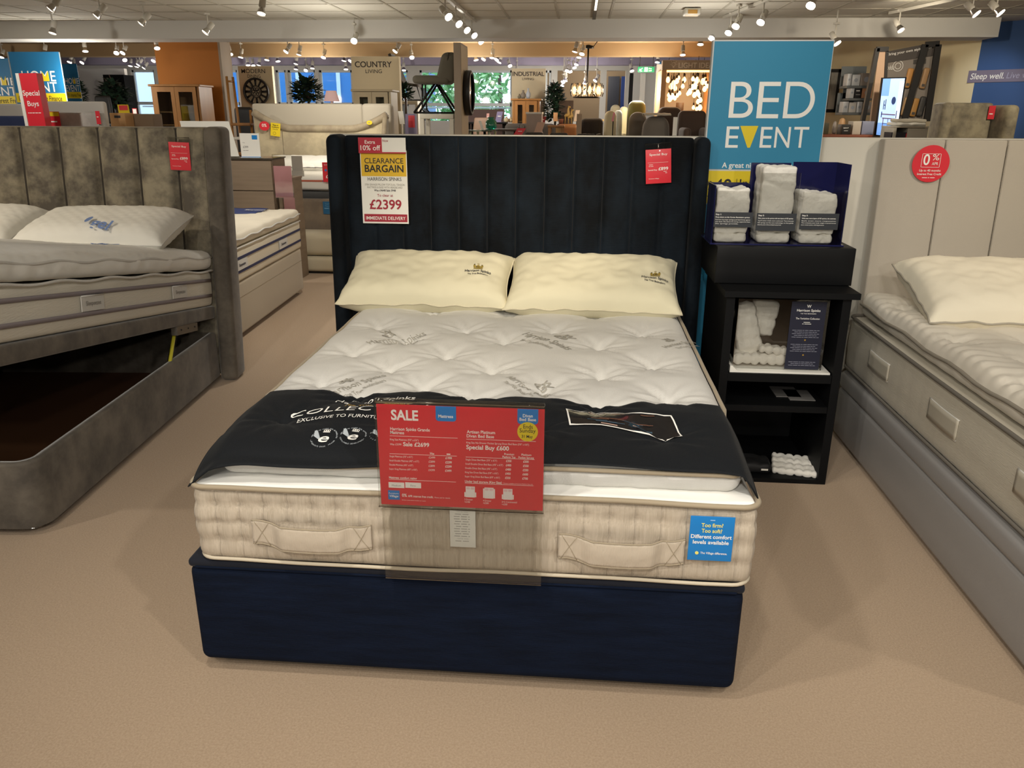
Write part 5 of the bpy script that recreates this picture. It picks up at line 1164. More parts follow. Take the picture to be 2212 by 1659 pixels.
# ladder shelf and table with black chair right of the orange pillar
t, w = T_('ladder_shelf', 'wooden ladder shelf right of the orange pillar', 'shelf', 496, 540, 8.9); h = zt(164, 8.9, 510)
for a in (0, 1):
    for b in (0, 1): m = MB(); m.tube([(-w+(2*w-.01)*a+.02*(1-a), b*.32, 0), (-w-.03+2*w*a, .1+b*.2, h if a == 0 else h-.42)], .018, 6); m.build('upright', oak, t)
for k, z in enumerate((h-.62, h-.80, h-1.0)): MB().rb(-w, w, -.02, .34, z, z+.035, r=.01).build('shelf', oak if k != 1 else white, t)
m = MB(); m.tube([(-w-.03, .12, h-.06), (-w-.03, .3, h-.06)], .012, 6); m.build('rung', oak, t)
t, w = T_('armchair', 'dark armchair beyond the wooden ladder shelf', 'chair', 512, 537, 9.6); h = zt(231, 9.6, 520)
MB().rb(-w-.05, w+.05, 0, .12, .3, h, r=.05).build('backrest', blackleather, t); MB().rb(-w-.05, w+.05, -.4, .1, .1, .42, r=.05).build('seat', blackleather, t); m = MB(); m.bx(-w, w, -.35, .05, 0, .1); m.build('base', dark_metal, t)

# COLUMN SIGNS
def modern(tx, rc, L, X, Z): tx('MODERN', 526, 577, 158, 149, 0, .25); tx('DINING', 538, 566, 168, 161, 0, .1)
board_sign('column_sign', 'warm white MODERN DINING column carrying the round clock', 524, 596, 143, 11.0, [colw, dark_ink], modern, .08)
cxy = at(555, 198, y=10.96)
t = thing('wall_clock', 'round black openwork clock on the MODERN DINING column', 'clock', (cxy.x, 10.93, cxy.z)); r = (at(583, 198, y=10.93).x-at(528, 198, y=10.93).x)/2
m = MB(); m.lathe([(r, -.02), (r, .02), (r*.86, .02), (r*.86, -.02), (r, -.02)], 40, ax='y', cap=False); m.lathe([(r*.44, -.02), (r*.44, .02), (r*.38, .02), (r*.38, -.02), (r*.44, -.02)], 30, ax='y', cap=False); m.build('frame', M('clock_black', '221F1D', .5), t)
m = MB(); num = ['XII', 'I', 'II', 'III', 'IIII', 'V', 'VI', 'VII', 'VIII', 'IX', 'X', 'XI']
for k in range(12):
    a = PI/2-2*PI*k/12; c, s = math.cos(a), math.sin(a)
    for q in (-.06, 0, .06) if k % 3 else (-.08, -.03, .03, .08):
        a2 = a+q; m.tube([(r*.45*math.cos(a2), 0, r*.45*math.sin(a2)), (r*.86*math.cos(a2), 0, r*.86*math.sin(a2))], .006, 4)
m.build('roman_numerals', M('clock_black', '221F1D', .5), t)
m = MB(); 
for k in range(6): a = k*PI/3; m.ring(r*.2*math.cos(a), r*.2*math.sin(a), r*.13, .012, -.012, n=14)
m.tube([(0, -.02, 0), (-r*.35, -.02, r*.45)], .006, 4); m.tube([(0, -.02, 0), (r*.3, -.02, r*.2)], .008, 4); m.build('scroll_and_hands', M('clock_black', '221F1D', .5), t)
def country(tx, rc, L, X, Z): tx('COUNTRY', 770, 849, 145, 133, 0, .8); tx('LIVING', 792, 827, 158, 150, 0, .1)
board_sign('column_sign', 'warm white COUNTRY LIVING column above the painted cabinet', 765, 866, 122, 10.3, [colw, dark_ink], country, .12)
glass_cabinet('cream painted cabinet with two glass doors under the COUNTRY LIVING sign', 766, 846, 193, 9.7, M('cream_painted_wood', 'B5A78A', .6))
spot('lamp_and_fill_light', (at(810, 160, y=9.6).x, 9.3, 2.42), (at(812, 165, y=10.3).x, 10.28, 2.14), 6, 60, .9, WARM)
def industrial(tx, rc, L, X, Z): tx('INDUSTRIAL', 1107, 1175, 164, 155, 0, .8); tx('LIVING', 1128, 1153, 173, 168, 0, .1)
board_sign('column_sign', 'warm white INDUSTRIAL LIVING column behind the small oak cabinet', 1105, 1177, 148, 13.0, [colw, dark_ink], industrial, .12)
glass_cabinet('small oak cabinet with glass doors under the INDUSTRIAL LIVING sign', 1107, 1165, 213, 12.4, oak)
for k, (px, pyt, r_, mm_, lab) in enumerate(((1130, 195, .045, M('grey_vase', '7A7268', .5), 'brown grey bottle vase on top of the small oak cabinet'), (1141, 191, .04, M('blue_grey_vase', 'A7B0BC', .3), 'tall pale blue vase on top of the small oak cabinet'), (1122, 203, .03, M('olive_ornament', '6B6654', .6), 'low olive ornament left of the vases on the small oak cabinet'))):
    p = at(px, 213, y=12.6); h = at(px, pyt, y=12.6).z-(zt(213, 12.4, 1136)+PF)
    t = thing('vase', lab, 'vase', (p.x, 12.6, zt(213, 12.4, 1136)+PF+.002)); MB().lathe([(r_*.6, 0), (r_, h*.25), (r_, h*.5), (r_*.4, h*.75), (r_*.35, h*.95), (r_*.5, h)], 16).build('body', mm_, t)
x0, x1, z0, z1 = rect(1085, 130, 1098, 178, 9.4)

# bar stool on the white display table, side pillar and round mirror
t, w = T_('display_table', 'white framed display table carrying the grey chair', 'table', 914, 985, 8.6); h = zt(246, 8.6, 950)
MB().rb(-w, w, -.22, .22, h-.06, h, r=.006).build('top', whitewood, t)
for a in (-w, w-.05):
    for b in (-.22, .17): MB().bx(a, a+.05, b, b+.05, 0, h-.06).build('leg', whitewood, t)
TX = t.location.x; TH = h
t = thing('chair', 'grey fabric shell chair on crossed black metal legs on the white table', 'chair', (TX-.03, 8.6, TH+.001)); ch_h = zt(115, 8.6, 970)-TH; sh_ = ch_h*.49
gsh = M('grey_shell_fabric', '5C574B', .85, sheen=.2)
MB().rb(-.27, .20, -.2, .2, sh_, sh_+.10, r=.048, seg=.05, nr=4).build('seat', gsh, t)
MB().rb(.0, .25, -.20, .20, sh_+.02, ch_h, r=.06, seg=.05, nr=4, fn=lambda p, n: (p.x+.02+.10*max(0, (p.z-sh_-.05)/(ch_h-sh_))*(1 if p.x < .13 else .2), p.y, p.z)).build('backrest', gsh, t)
for b in (-.17, .17):
    for (xa, xb) in ((.0, -.26), (.01, .24)): MB().tube([(xa, b*.5, sh_+.01), (xb, b, .012)], .014, 6).build('leg', dark_metal, t)
    MB().tube([(-.16, b*.6, sh_), (-.16, b*.9, .05), (-.12, b, .012)], .009, 6).build('hoop', dark_metal, t)
m = MB(); m.tube([(-.26, -.17, .012), (.24, -.17, .012), (.24, .17, .012), (-.26, .17, .012)], .011, 6, closed=True); m.build('base_rail', dark_metal, t)
t, w = T_('post', 'narrow beige display pillar right of the grey shell chair', 'pillar', 982, 997, 8.1); h = zt(92, 8.1, 990)
MB().bx(-w, w, 0, .60, 0, h).build('front_edge', M('stone_paint', '9A8C7C', .7), t); MB().bx(w, w+.004, .01, .59, .02, h-.02).build('side_panel', M('beige_panel', 'B7A587', .7), t)
p = at(1003, 201, y=8.4); R_ = (at(1003, 152, y=8.4).z-at(1003, 250, y=8.4).z)/2
t = thing('round_mirror', 'thick black framed round mirror seen edge on, on the beige pillar', 'mirror', (at(997, 200, y=8.1).x+.006, 8.42, p.z))
MB().lathe([(R_*.9, 0), (R_, .01), (R_, .07), (R_*.9, .085), (R_*.86, .07)], 40, ax='x', cap=False).build('frame', M('black_frame', '141211', .4), t)
MB().lathe([(R_*.88, .06), (R_*.88, .066)], 40, ax='x').build('mirror_glass', M('mirror', 'E8E8E8', .03, 1.0), t)
# second shell chair further left on a plinth
t, w = T_('display_plinth', 'white plinth with a plant right of the COUNTRY LIVING column', 'plinth', 862, 903, 11.4); h = zt(218, 11.4, 880); MB().rb(-w, w, 0, .4, h-.05, h, r=.005).build('top', whitewood, t); 
for a in (-w, w-.04): MB().bx(a, a+.04, 0, .4, 0, h-.05).build('leg', whitewood, t)
TX2 = t.location.x; TH2 = h+PF
t = thing('chair', 'dark grey shell chair on thin black legs beside the COUNTRY LIVING column', 'chair', (TX2-.02, 11.6, TH2+.001)); sh_ = at(890, 178, y=11.6).z-TH2
m = MB(); m.grid(lambda a, b: (-.24+.40*a if a < .45 else -.06+.26*(a-.45)/.55, -.2+.4*b, (sh_+.42-.95*a if a < .45 else sh_-.007-.03*(a-.45)/.55)), 14, 8); o = m.build('shell', dgrey, t); sm = o.modifiers.new('s', 'SOLIDIFY'); sm.thickness = .04
for b in (-.16, .16): MB().tube([(-.10, b, sh_-.02), (-.14, b, .015), (.22, b, .015), (.16, b, sh_-.05)], .009, 6).build('leg_hoop', dark_metal, t)
t = thing('display_lectern', 'lilac and red leaflet rack standing right of the COUNTRY LIVING column', 'rack', (at(884, 270, y=9.6).x, 9.6, PF)); h = zt(246, 9.6, 884)
m = MB(); m.prism([(-.10, 0), (.10, 0), (.09, h), (-.05, h)], 0, .12, 'y'); m.build('body', M('lilac_board', '8D86A8', .7), t); m = MB(); m.rectf(-.01, .08, h-.18, h-.02, -.003, 0, .002); m.build('leaflet', red_card, t)
x0, x1, z0, z1 = rect(866, 240, 876, 268, 9.2); t = thing('leaflet', 'white leaflet tilted beside the lilac rack', 'leaflet', ((x0+x1)/2, 9.2, PF), rot=(0, math.radians(0), 0)); m = MB(); m.prism([(-.05, z0-PF), (.02, z0-PF), (.0, z1-PF), (-.07, z1-PF)], 0, .004, 'y'); m.bx(-.03, -.02, .004, .01, 0, z1-PF-.1); m.build('paper', white, t)

# ------------------------------------------------------------------ dining and sofa zone in the middle
def table(label, px0, px1, pyt, Y, mat_, D=.8, th=.03, legm=None, name='dining_table'):
    t, w = T_(name, label, 'table', px0, px1, Y); h = zt(pyt, Y, (px0+px1)/2)
    MB().rb(-w, w, 0, D, h-th, h, r=.006).build('table_top', mat_, t)
    for a in (-w+.04, w-.04):
        for b in (.05, D-.05): MB().tube([(a, b, h-th), (a, b, 0)], .02, 6).build('leg', legm or dark_metal, t)
    return t, w, h+fb(Y)
tb1, w1, h1 = table('long glass topped table behind the navy headboard', 1009, 1062, 281, 9.4, clearmat('pale_glass_top', (.75, .9, .85), .1), .9, .02, chrome)
tb2, w2, h2 = table('dark wood table with a pale runner under the green jar', 1040, 1118, 279, 10.45, walnut, .7)
tb3, w3, h3 = table('long dark sideboard table before the far low wall', 1008, 1092, 264, 12.6, black_wood, .5)
def jar(label, px, pyt, pyb, r_, Y, mat_, zb, prof=None, name='jar'):
    p = at(px, pyb, y=Y); h = at(px, pyt, y=Y).z-zb; t = thing(name, label, name, (p.x, Y, zb+.001))
    prof = prof or [(.5, 0), (.95, .06), (1, .2), (1, .6), (.6, .82), (.5, .86), (.62, .95), (.6, 1)]
    MB().lathe([(r_*a, h*b) for a, b in prof], 20).build('body', mat_, t); return t
green_glass = M('green_glass', '1F8A6A', .12, spec=.8); green_glass.node_tree.nodes['Principled BSDF'].inputs['Transmission Weight'].default_value = .55
jar('green glass jar on the table behind the navy headboard', 1061, 253, 284, .085, 10.6, green_glass, h2)
jar('left small cream pot on the far dark table', 1094, 252, 264, .05, 12.7, M('cream_pot', 'CDBE9C', .6), h3, [(.6, 0), (1, .3), (.9, .6), (.35, .8), (.4, 1)])
jar('right small cream pot on the far dark table', 1103, 253, 264, .045, 12.75, M('cream_pot', 'CDBE9C', .6), h3, [(.6, 0), (1, .3), (.9, .6), (.35, .8), (.4, 1)])
jar('glass dome on the dark wood table beside the red card', 1127, 268, 282, .05, 10.65, glass, h2, [(1, 0), (1, .5), (.8, .85), (.1, 1)], 'dome')
def card_on(label, px0, px1, pyt, pyb, Y, mat_, lean_=0.0, txt_='', zb=None, ink=None, name='card_holder', foot=None):
    x0, x1, z0, z1 = rect(px0, pyt, px1, pyb, Y); zb = z0 if zb is None else zb
    t = thing(name, label, 'sign', ((x0+x1)/2, Y, zb)); w = (x1-x0)/2*.8; h = z1-zb
    m = MB(); m.prism([(-w-lean_/2, 0), (w-lean_/2, 0), (w+lean_/2, h), (-w+lean_/2, h)], 0, .006, 'y'); m.bx(-w, w, -.02, .04, 0, .004); m.build('card', mat_, t)
    if foot is not None: m = MB(); m.tube([(0, .01, .0), (0, .01, foot-zb)], .008, 6); m.lathe([(.08, foot-zb), (.08, foot-zb+.01)], 12, c=(0, .01, 0)); m.build('stand', dark_metal, t)
    if txt_: m = MB(); m.text(txt_, lean_*.2, h*.5, h*.14, y=-.003, w=w*1.2, al='c'); m.build('lettering', ink or wink, t)
    return t
card_on('lilac card standing on the far dark table', 1070, 1086, 241, 264, 12.75, M('lilac_card', '8F86B0', .6), .04, 'Dining', h3)
card_on('red card leaning on the dark wood table', 1111, 1134, 277, 292, 9.6, red_card, .06, 'Sale', None, wink, foot=PF)
card_on('pale pink card standing among the grey sofas', 1155, 1176, 264, 287, 10.0, M('pale_pink_card', 'C9A58E', .6), .05, '', None, foot=PF)
card_on('small white card on the glass table', 1036, 1043, 261, 284, 9.6, white, -.04, '', h1)
card_on('small dark red card right of the white cabinet', 1165, 1180, 252, 266, 11.25, M('dull_red_card', '8E2A2A', .6), .02, 'Sale', None, foot=PF)
card_on('small red and white card on the far dark table', 1050, 1057, 245, 262, 12.8, M('pale_red_card', 'E0A8A0', .6), .01, '', h3)
t, w = T_('low_wall', 'low brown wall panel behind the far dark table', 'partition', 1012, 1088, 13.8); MB().bx(-w, w, 0, .12, 0, zt(236, 13.8, 1050)).build('panel', M('mauve_brown_panel', '6E5A56', .8), t)
dining_chair('small brown dining chair before the far low wall', 1026, 1046, 254, 12.0, M('brown_moulded', '7A6250', .6), whitewood)
t, w = T_('cabinet', 'white square cabinet before the INDUSTRIAL LIVING column', 'cabinet', 1137, 1170, 10.75); h = zt(242, 10.75, 1150); MB().bx(-w, w, 0, .4, 0, h-.03).build('carcass', M('pinkish_white', 'A8988F', .7), t); MB().rb(-w-.01, w+.01, -.01, .41, h-.029, h, r=.005).build('top', white, t)
def sofa(label, px0, px1, pyt, Y, mat_, arm=.12, name='sofa', cush=2):
    t, w = T_(name, label, 'sofa' if name == 'sofa' else 'chair', px0, px1, Y); h = zt(pyt, Y, (px0+px1)/2); h = max(h, .5)
    MB().rb(-w, w, .0, .22, .12, h, r=.07, seg=.12, nr=4).build('backrest', mat_, t); MB().rb(-w+arm, w-arm, -.62, -.005, .15, h-.38, r=.05, seg=.12).build('seat', mat_, t)
    for s in (-1, 1): MB().rb(s*w-(arm if s > 0 else 0), s*w+(0 if s > 0 else arm), -.66, -.005, .1, h-.22, r=.05, seg=.12).build('arm', mat_, t)
    for a in (-w+.08, w-.08):
        for b in (-.55, .15): MB().lathe([(.02, 0), (.025, .13)], 8, c=(a, b, 0)).build('foot', dark_metal, t)
    return t
sofa('long dark grey sofa back behind the navy headboard', 1090, 1200, 267, 11.95, dgrey)
sofa('dark brown sofa left of the cream upholstered chairs', 1256, 1304, 255, 10.8, M('dark_brown_fabric', '2F2825', .85))
sofa('tan leather sofa behind the oak side table', 1203, 1250, 268, 11.4, M('tan_leather', '8A5A2C', .5))
dining_chair('black backed chair showing its top just over the navy headboard, left one', 1142, 1172, 285, 9.5, dgrey, dark_metal, PI, 'chairs just over the navy headboard')
dining_chair('black backed chair showing its top just over the navy headboard, middle one', 1192, 1226, 286, 9.5, dgrey, dark_metal, PI, 'chairs just over the navy headboard')
dining_chair('black backed chair showing its top just over the navy headboard, right one', 1250, 1284, 288, 9.5, dgrey, dark_metal, PI, 'chairs just over the navy headboard')
t, w = T_('side_table', 'square light oak side table with a drawer behind the navy headboard', 'table', 1183, 1220, 10.3); h = zt(271, 10.3, 1200); MB().rb(-w, w, 0, .4, h-.03, h, r=.005).build('top', oak, t); MB().bx(-w+.12, w-.02, .02, .38, h-.24, h-.031).build('drawer', M('light_oak', 'C49A5E', .5), t)
for a in (-w+.03, w-.03):
    for b in (.03, .37): MB().bx(a-.02, a+.02, b-.02, b+.02, 0, h-.031).build('leg', oak, t)
t, w = T_('post', 'beige square post between the tan sofa and the dark brown sofa', 'post', 1246, 1257, 9.8); MB().bx(-w, w, 0, .08, 0, zt(246, 9.8, 1250)).build('post', M('beige_post', 'A8927A', .7), t)
tb4, w4, h4 = table('gold topped console table behind the dark brown sofa', 1275, 1305, 258, 12.0, M('gold_top', 'D8B36A', .4), .5)
t, w = T_('room_divider', 'dark wooden panel behind the giraffe ornaments', 'panel', 1207, 1238, 12.6); MB().bx(-w, w, 0, .06, 0, zt(217, 12.6, 1220)).build('panel', walnut, t)
tb5, w5, h5 = table('wooden table carrying the giraffe ornaments', 1204, 1246, 268, 12.0, walnut, .45)
gir = M('carved_gold_wood', 'A08040', .5)
for px, py, sc, lab in ((1224, 229, 1.0, 'tall carved wooden giraffe ornament'), (1231, 236, .8, 'shorter carved wooden giraffe ornament right of the tall one')):
    p = at(px, 268, y=12.2); H_ = at(px, py, y=12.2).z-h5; t = thing('giraffe_ornament', lab, 'ornament', (p.x, 12.2, h5+.001)); m = MB()
    for a, b in ((-.03, -.02), (.03, -.02), (-.03, .02), (.03, .02)): m.tube([(a, b, 0), (a*.8, b*.8, H_*.42)], .008, 5)
    m.tube([(-.035, 0, H_*.40), (0, 0, H_*.48), (.03, 0, H_*.55), (.02, 0, H_*.8), (.03, 0, H_*.95)], [.022, .034, .028, .016, .013], 8); m.tube([(.02, 0, H_*.95), (.06, 0, H_*.92)], [.018, .010], 7); m.tube([(.02, 0, H_*.95), (.015, 0, H_)], .004, 4); m.build('body', gir, t)
jar('spiky green plant in a pot left of the giraffes', 1212, 246, 268, .04, 12.15, M('terracotta', '6B3A24', .7), h5-.0, [(.7, 0), (1, .4), (1, .5)], 'plant_pot')
card_on('tall pale leaflet left of the dark wooden panel', 1194, 1206, 243, 262, 12.3, M('pale_orange_card', 'D9A878', .6), 0, '', None, foot=PF)
card_on('pale card right of the dark wooden panel', 1240, 1252, 238, 262, 12.4, M('pale_pinkish', 'D6C0A8', .6), .03, '', None, foot=PF)
# upholstered chairs at the right
creamfab = M('cream_velvet', 'CFC5A2', .7, sheen=.5); mist = M('mist_velvet', 'A6AFB0', .7, sheen=.5); olive = M('olive_velvet', '6E6A34', .75, sheen=.4); greyfab = M('warm_grey_fabric', '6E6860', .85, sheen=.3)
def tubchair(label, px0, px1, pyt, Y, mat_, r=.10):
    t, w = T_('tub_chair', label, 'chair', px0, px1, Y); h = zt(pyt, Y, (px0+px1)/2)
    MB().rb(-w, w, 0, .30, .18, h, r=min(r, w*.9), seg=.06, nr=6, fn=lambda p, n: (p.x*(1-.10*max(0, 1-(h-p.z)/.25)), p.y, p.z)).build('backrest', mat_, t); MB().rb(-w*.9, w*.9, -.5, -.005, .2, max(.3, h-.42), r=.06, seg=.1).build('seat', mat_, t)
    for a in (-w*.7, w*.7):
        for b in (-.4, .2): MB().lathe([(.015, 0), (.02, .2)], 8, c=(a, b, 0)).build('leg', walnut, t)
    return t
tubchair('tall pale cream chair, leftmost of the upholstered row behind the navy headboard', 1306, 1333, 239, 10.4, creamfab)
tubchair('cream chair back rising behind the leftmost cream one', 1318, 1341, 226, 12.95, M('pale_cream', 'BFB79A', .8))
tubchair('pale blue grey narrow chair right of the leftmost cream chair', 1328, 1345, 238, 11.25, mist)
tubchair('shiny pale yellow chair between the blue grey and grey chairs', 1338, 1358, 230, 12.1, M('champagne_velvet', 'C6BE94', .5, sheen=.6))
tubchair('olive green high backed chair behind the grey chairs', 1356, 1396, 217, 11.3, olive)
tubchair('warm grey rounded chair, left of the two big grey ones', 1359, 1400, 242, 10.4, greyfab, .14)
tubchair('warm grey rounded chair, right of the two big grey ones', 1390, 1451, 251, 9.55, greyfab, .14)
x0, x1, z0, z1 = rect(1392, 246, 1450, 251, 9.55); t = thing('throw', 'pale grey throw folded over the right big grey chair', 'blanket', ((x0+x1)/2, 9.56, z1-.01)); w = (x1-x0)/2
m = MB(); m.grid(lambda a, b: (-w+2*w*a, -.03+.36*b, .022*math.sin(PI*b)+.005*nz(a*6, b*5)), 20, 10); o = m.build('cloth', M('pale_throw', 'BDB6A6', .9), t); sm = o.modifiers.new('s', 'SOLIDIFY'); sm.thickness = .012
card_on('white card between the big grey chair and the brown recliner', 1451, 1465, 253, 293, 9.4, white, 0, '', None, foot=PF)
sofa('dark brown recliner below the light display', 1467, 1527, 239, 9.9, brownfab, .1, 'recliner')
tubchair('dark brown low back chair with a tag behind the grey chairs', 1420, 1476, 231, 10.65, brownfab)
card_on('pink tag card tilted before the leftmost cream chair', 1322, 1328, 243, 262, 9.85, M('pink_tag', 'D98A94', .6), .02, '', None, foot=PF)
# fire exit sign
p0, p1 = at(1378, 150, y=11.9), at(1414, 150, y=11.9); z0, z1 = at(1396, 156, y=11.9).z, at(1396, 144, y=11.9).z
t = thing('exit_sign', 'green hanging Fire exit sign with arrow and running figure', 'sign', ((p0.x+p1.x)/2, 11.9, z0)); w = (p1.x-p0.x)/2; h = z1-z0
MB().rb(-w, w, 0, .03, 0, h, r=.004).build('panel', M('exit_green', '1D7A50', .5, emit='2FA070', estr=.25), t)
m = MB(); m.tube([(-w*.8, .015, h), (-w*.8, .015, CZL-.02-z0)], .006, 5); m.tube([(w*.8, .015, h), (w*.8, .015, CZL-.02-z0)], .006, 5); m.build('hanging_rod', dark_metal, t)
L = MB(); y = -.003
L.rectf(-w*.22, w*.18, h*.1, h*.9, y, 0); L.rectf(-w*.82, -w*.72, h*.15, h*.60, y, 0); L.rectf(-w*.82, -w*.5, h*.15, h*.25, y, 0); L.add([(-w*.80, y, h*.28), (-w*.74, y, h*.2), (-w*.42, y, h*.75), (-w*.48, y, h*.82)], [(0, 1, 2, 3)], 0)
L.text('Fire', w*.32, h*.55, h*.25, y=y, bold=.5); L.text('exit', w*.32, h*.18, h*.25, y=y, bold=.5)
L.disc(-w*.02, h*.76, h*.08, y-.003, 1, 8); L.add([(-w*.08, y-.003, h*.65), (w*.05, y-.003, h*.6), (w*.02, y-.003, h*.4), (-w*.1, y-.003, h*.18), (-w*.14, y-.003, h*.2), (-w*.04, y-.003, h*.42)], [(0, 1, 2, 3, 4, 5)], 1); L.build('pictogram', [wink, M('exit_green', '1D7A50', .5)], t)
# light shop
YL = 11.0
t, w = T_('shop_display', 'LIGHT IDEAS display bay with a lit wooden frame', 'display', 1424, 1545, YL); zt_ = zt(130, YL, 1480); zb_ = zt(151, YL, 1480)
MB().rb(-w, w, -.02, .12, zb_, zt_, r=.01).build('header_board', M('greige_header', 'A08C76', .7), t)
MB().bx(-w, -w+.07, 0, .9, 0, zb_).build('side_post', M('peach_post', 'C89A68', .6), t); MB().bx(w-.07, w, 0, .9, 0, zb_).build('side_post', M('peach_post', 'C89A68', .6), t)
MB().bx(-w, w, .95, 1.0, 0, zt_).build('back_panel', M('pale_back_panel', 'A9A6A2', .7), t)
MB().bx(-w+.07, w-.07, .02, .05, zb_-.03, zb_-.005).build('light_strip', M('warm_strip', 'FFD9A0', .5, emit='FFC070', estr=4), t)
cx = t.location.x; L = MB(); X = lambda px: at(px, 140, y=YL-.02).x-cx
L.text('LIGHT IDEAS', X(1466), zt(147, YL, 1470), zt(136, YL)-zt(147, YL), y=-.023, w=X(1547)-X(1466), bold=.6); L.ring(X(1455), zt(139, YL), .03, .006, -.023, n=16); L.rectf(X(1455)-.012, X(1455)+.012, zt(146, YL), zt(144, YL), -.023)
for k in range(5): a = PI*k/4; L.tube([(X(1455)+.04*math.cos(a), -.023, zt(139, YL)+.04*math.sin(a)), (X(1455)+.055*math.cos(a), -.023, zt(139, YL)+.055*math.sin(a))], .003, 4)
L.build('lettering', M('pale_header_ink', 'D8C8B0', .6), t)
# glowing pendant bulbs: one built, the rest copied
pend = thing('pendant_lamp', 'small glowing bulb hanging on a cord in the LIGHT IDEAS bay', 'lamp', (0, 0, 0), group='glowing bulbs in the light display')
MB().lathe([(.006, .045), (.018, .035), (.036, .0), (.034, -.02), (.018, -.042), (.003, -.048)], 14).build('glass_bulb', bulb_warm, pend)
MB().lathe([(.008, .10), (.018, .085), (.018, .045), (.012, .045)], 10).build('cap', dark_metal, pend)
MB().tube([(0, 0, .10), (0, 0, .32)], .004, 5).build('cord', dark_metal, pend)
random.seed(5); spots_ = [(1443, 172), (1450, 186), (1455, 180), (1462, 175), (1458, 190), (1466, 168), (1475, 186), (1478, 172), (1445, 205), (1452, 208), (1458, 212), (1463, 206), (1468, 201), (1447, 213), (1497, 170), (1500, 178), (1502, 186), (1496, 188), (1506, 173), (1518, 176), (1523, 172), (1525, 180), (1486, 202), (1500, 205), (1507, 200), (1511, 206), (1508, 219), (1513, 216), (1498, 232), (1505, 235), (1512, 232), (1490, 198), (1522, 192), (1528, 186)]
for k, (px, py) in enumerate(spots_):
    Y = YL+.25+random.uniform(0, .55); p = at(px, py, y=Y)
    o = pend if k == 0 else tree_copy(pend); o.location = p
    s_ = random.uniform(.7, 1.1); o.scale = (s_, s_, s_)
point('light_bay_glow', (at(1480, 200, y=11.3).x, 11.2, 1.95), 14, (1, .7, .4), .2)
m = MB(); 
for px in (1448, 1479, 1525): p = at(px, 153, y=YL+.5); m.bx(p.x-cx-.06, p.x-cx+.06, .46, .54, p.z-PF-.02, p.z-PF+.02)
m.build('ceiling_rose', dark_metal, t)
jar('potted plant on the floor of the LIGHT IDEAS bay', 1468, 222, 236, .06, 11.35, M('brown_pot', '4E3A2C', .6), PF, [(.6, 0), (1, .9), (1, 1)], 'plant_pot')
# chandelier
YC = 11.0; pc = at(1268, 195, y=YC); pt_ = at(1270, 103, y=YC)
ch = thing('chandelier', 'black ring chandelier with lit glass lanterns behind the navy headboard', 'chandelier', (pc.x, YC, 0))
m = MB(); m.tube([(0, 0, pt_.z), (0, 0, pc.z+.06)], .012, 8); m.lathe([(.08, 0), (.08, .03), (.02, .05)], 16, c=(0, 0, pt_.z-.01)); m.tube([(0, 0, pt_.z+.02), (.08, 0, pt_.z+.02), (.14, 0, pt_.z+.1), (.14, 0, CZL-.02)], .006, 6); m.build('rod', dark_metal, ch)
RC = (at(1297, 195, y=YC).x-at(1240, 195, y=YC).x)/2
m = MB(); m.tube([(RC*math.cos(a*PI/12), RC*.9*math.sin(a*PI/12), pc.z-.10) for a in range(24)], .010, 6, closed=True)
for k in range(4): a = k*PI/4; m.tube([(RC*math.cos(a), RC*.9*math.sin(a), pc.z-.10), (0, 0, pc.z+.05), (-RC*math.cos(a), -RC*.9*math.sin(a), pc.z-.10)], .007, 5)
m.build('ring', dark_metal, ch)
for k in range(8):
    a = k*PI/4+.2; c = (RC*math.cos(a), RC*.9*math.sin(a), pc.z-.09)
    o = MB().lathe([(.045, 0), (.06, .05), (.055, .16), (.04, .19)], 12, c=c, cap=False).build('lantern', clearmat('lantern_glass', (.98, .95, .9), .1), ch); MB().lathe([(.01, .03), (.025, .07), (.022, .12), (.004, .15)], 10, c=c).build('bulb', bulb_warm, o)
point('chandelier_glow', (pc.x, YC, pc.z), 10, (1, .78, .5), .2)
# hall seen through the far openings
t, w = T_('hall_backdrop_wall', 'warm far wall seen through the openings behind the chandelier', 'wall', 1190, 1360, 17.9); 
bpy.data.objects.remove(t)
hx0_, hx1_ = at(1195, 200, y=17.5).x, at(1365, 200, y=17.5).x
struct('wall_hall', MB().bx(hx0_-.1, hx1_+1, 17.6, 17.8, 0, 3), M('hall_wall', '8B7A66', .8)); struct('wall_hall_left', MB().bx(hx0_-.2, hx0_-.1, 15.2, 17.8, 0, 3), M('hall_wall', '8B7A66', .8)); struct('wall_hall_right', MB().bx(hx1_+1, hx1_+1.1, 15.2, 17.8, 0, 3), M('hall_wall', '8B7A66', .8)); struct('ceiling_hall', MB().bx(hx0_-.2, hx1_+1.1, 15.2, 17.8, 3, 3.1), ceil_m)
struct('floor_hall', MB().bx(-16, 12, 17, 18, -.1, .55), M('platform_carpet', '6E6259', .95))
point('hall_light', ((hx0_+hx1_)/2, 16.6, 2.4), 30, WARM)
t, w = T_('door_leaf', 'dark blue door panel in the far opening', 'panel', 1311, 1335, 17.2); MB().bx(-w, w, 0, .1, 0, zt(165, 17.2, 1320)).build('panel', M('slate_navy', '1E2333', .5), t)
t, w = T_('hanging_banner', 'bright blue banner at the right of the far opening', 'banner', 1339, 1349, 16.6); MB().bx(-w, w, 0, .05, 0, zt(165, 16.6, 1344)).build('panel', M('blue_banner2', '2F4E9C', .6), t)
t, w = T_('hanging_banner', 'tall blue banner edge left of the LIGHT IDEAS bay', 'banner', 1413, 1421, 12.6); MB().bx(-w, w, 0, .05, 0, zt(133, 12.6, 1417)).build('panel', vb, t)
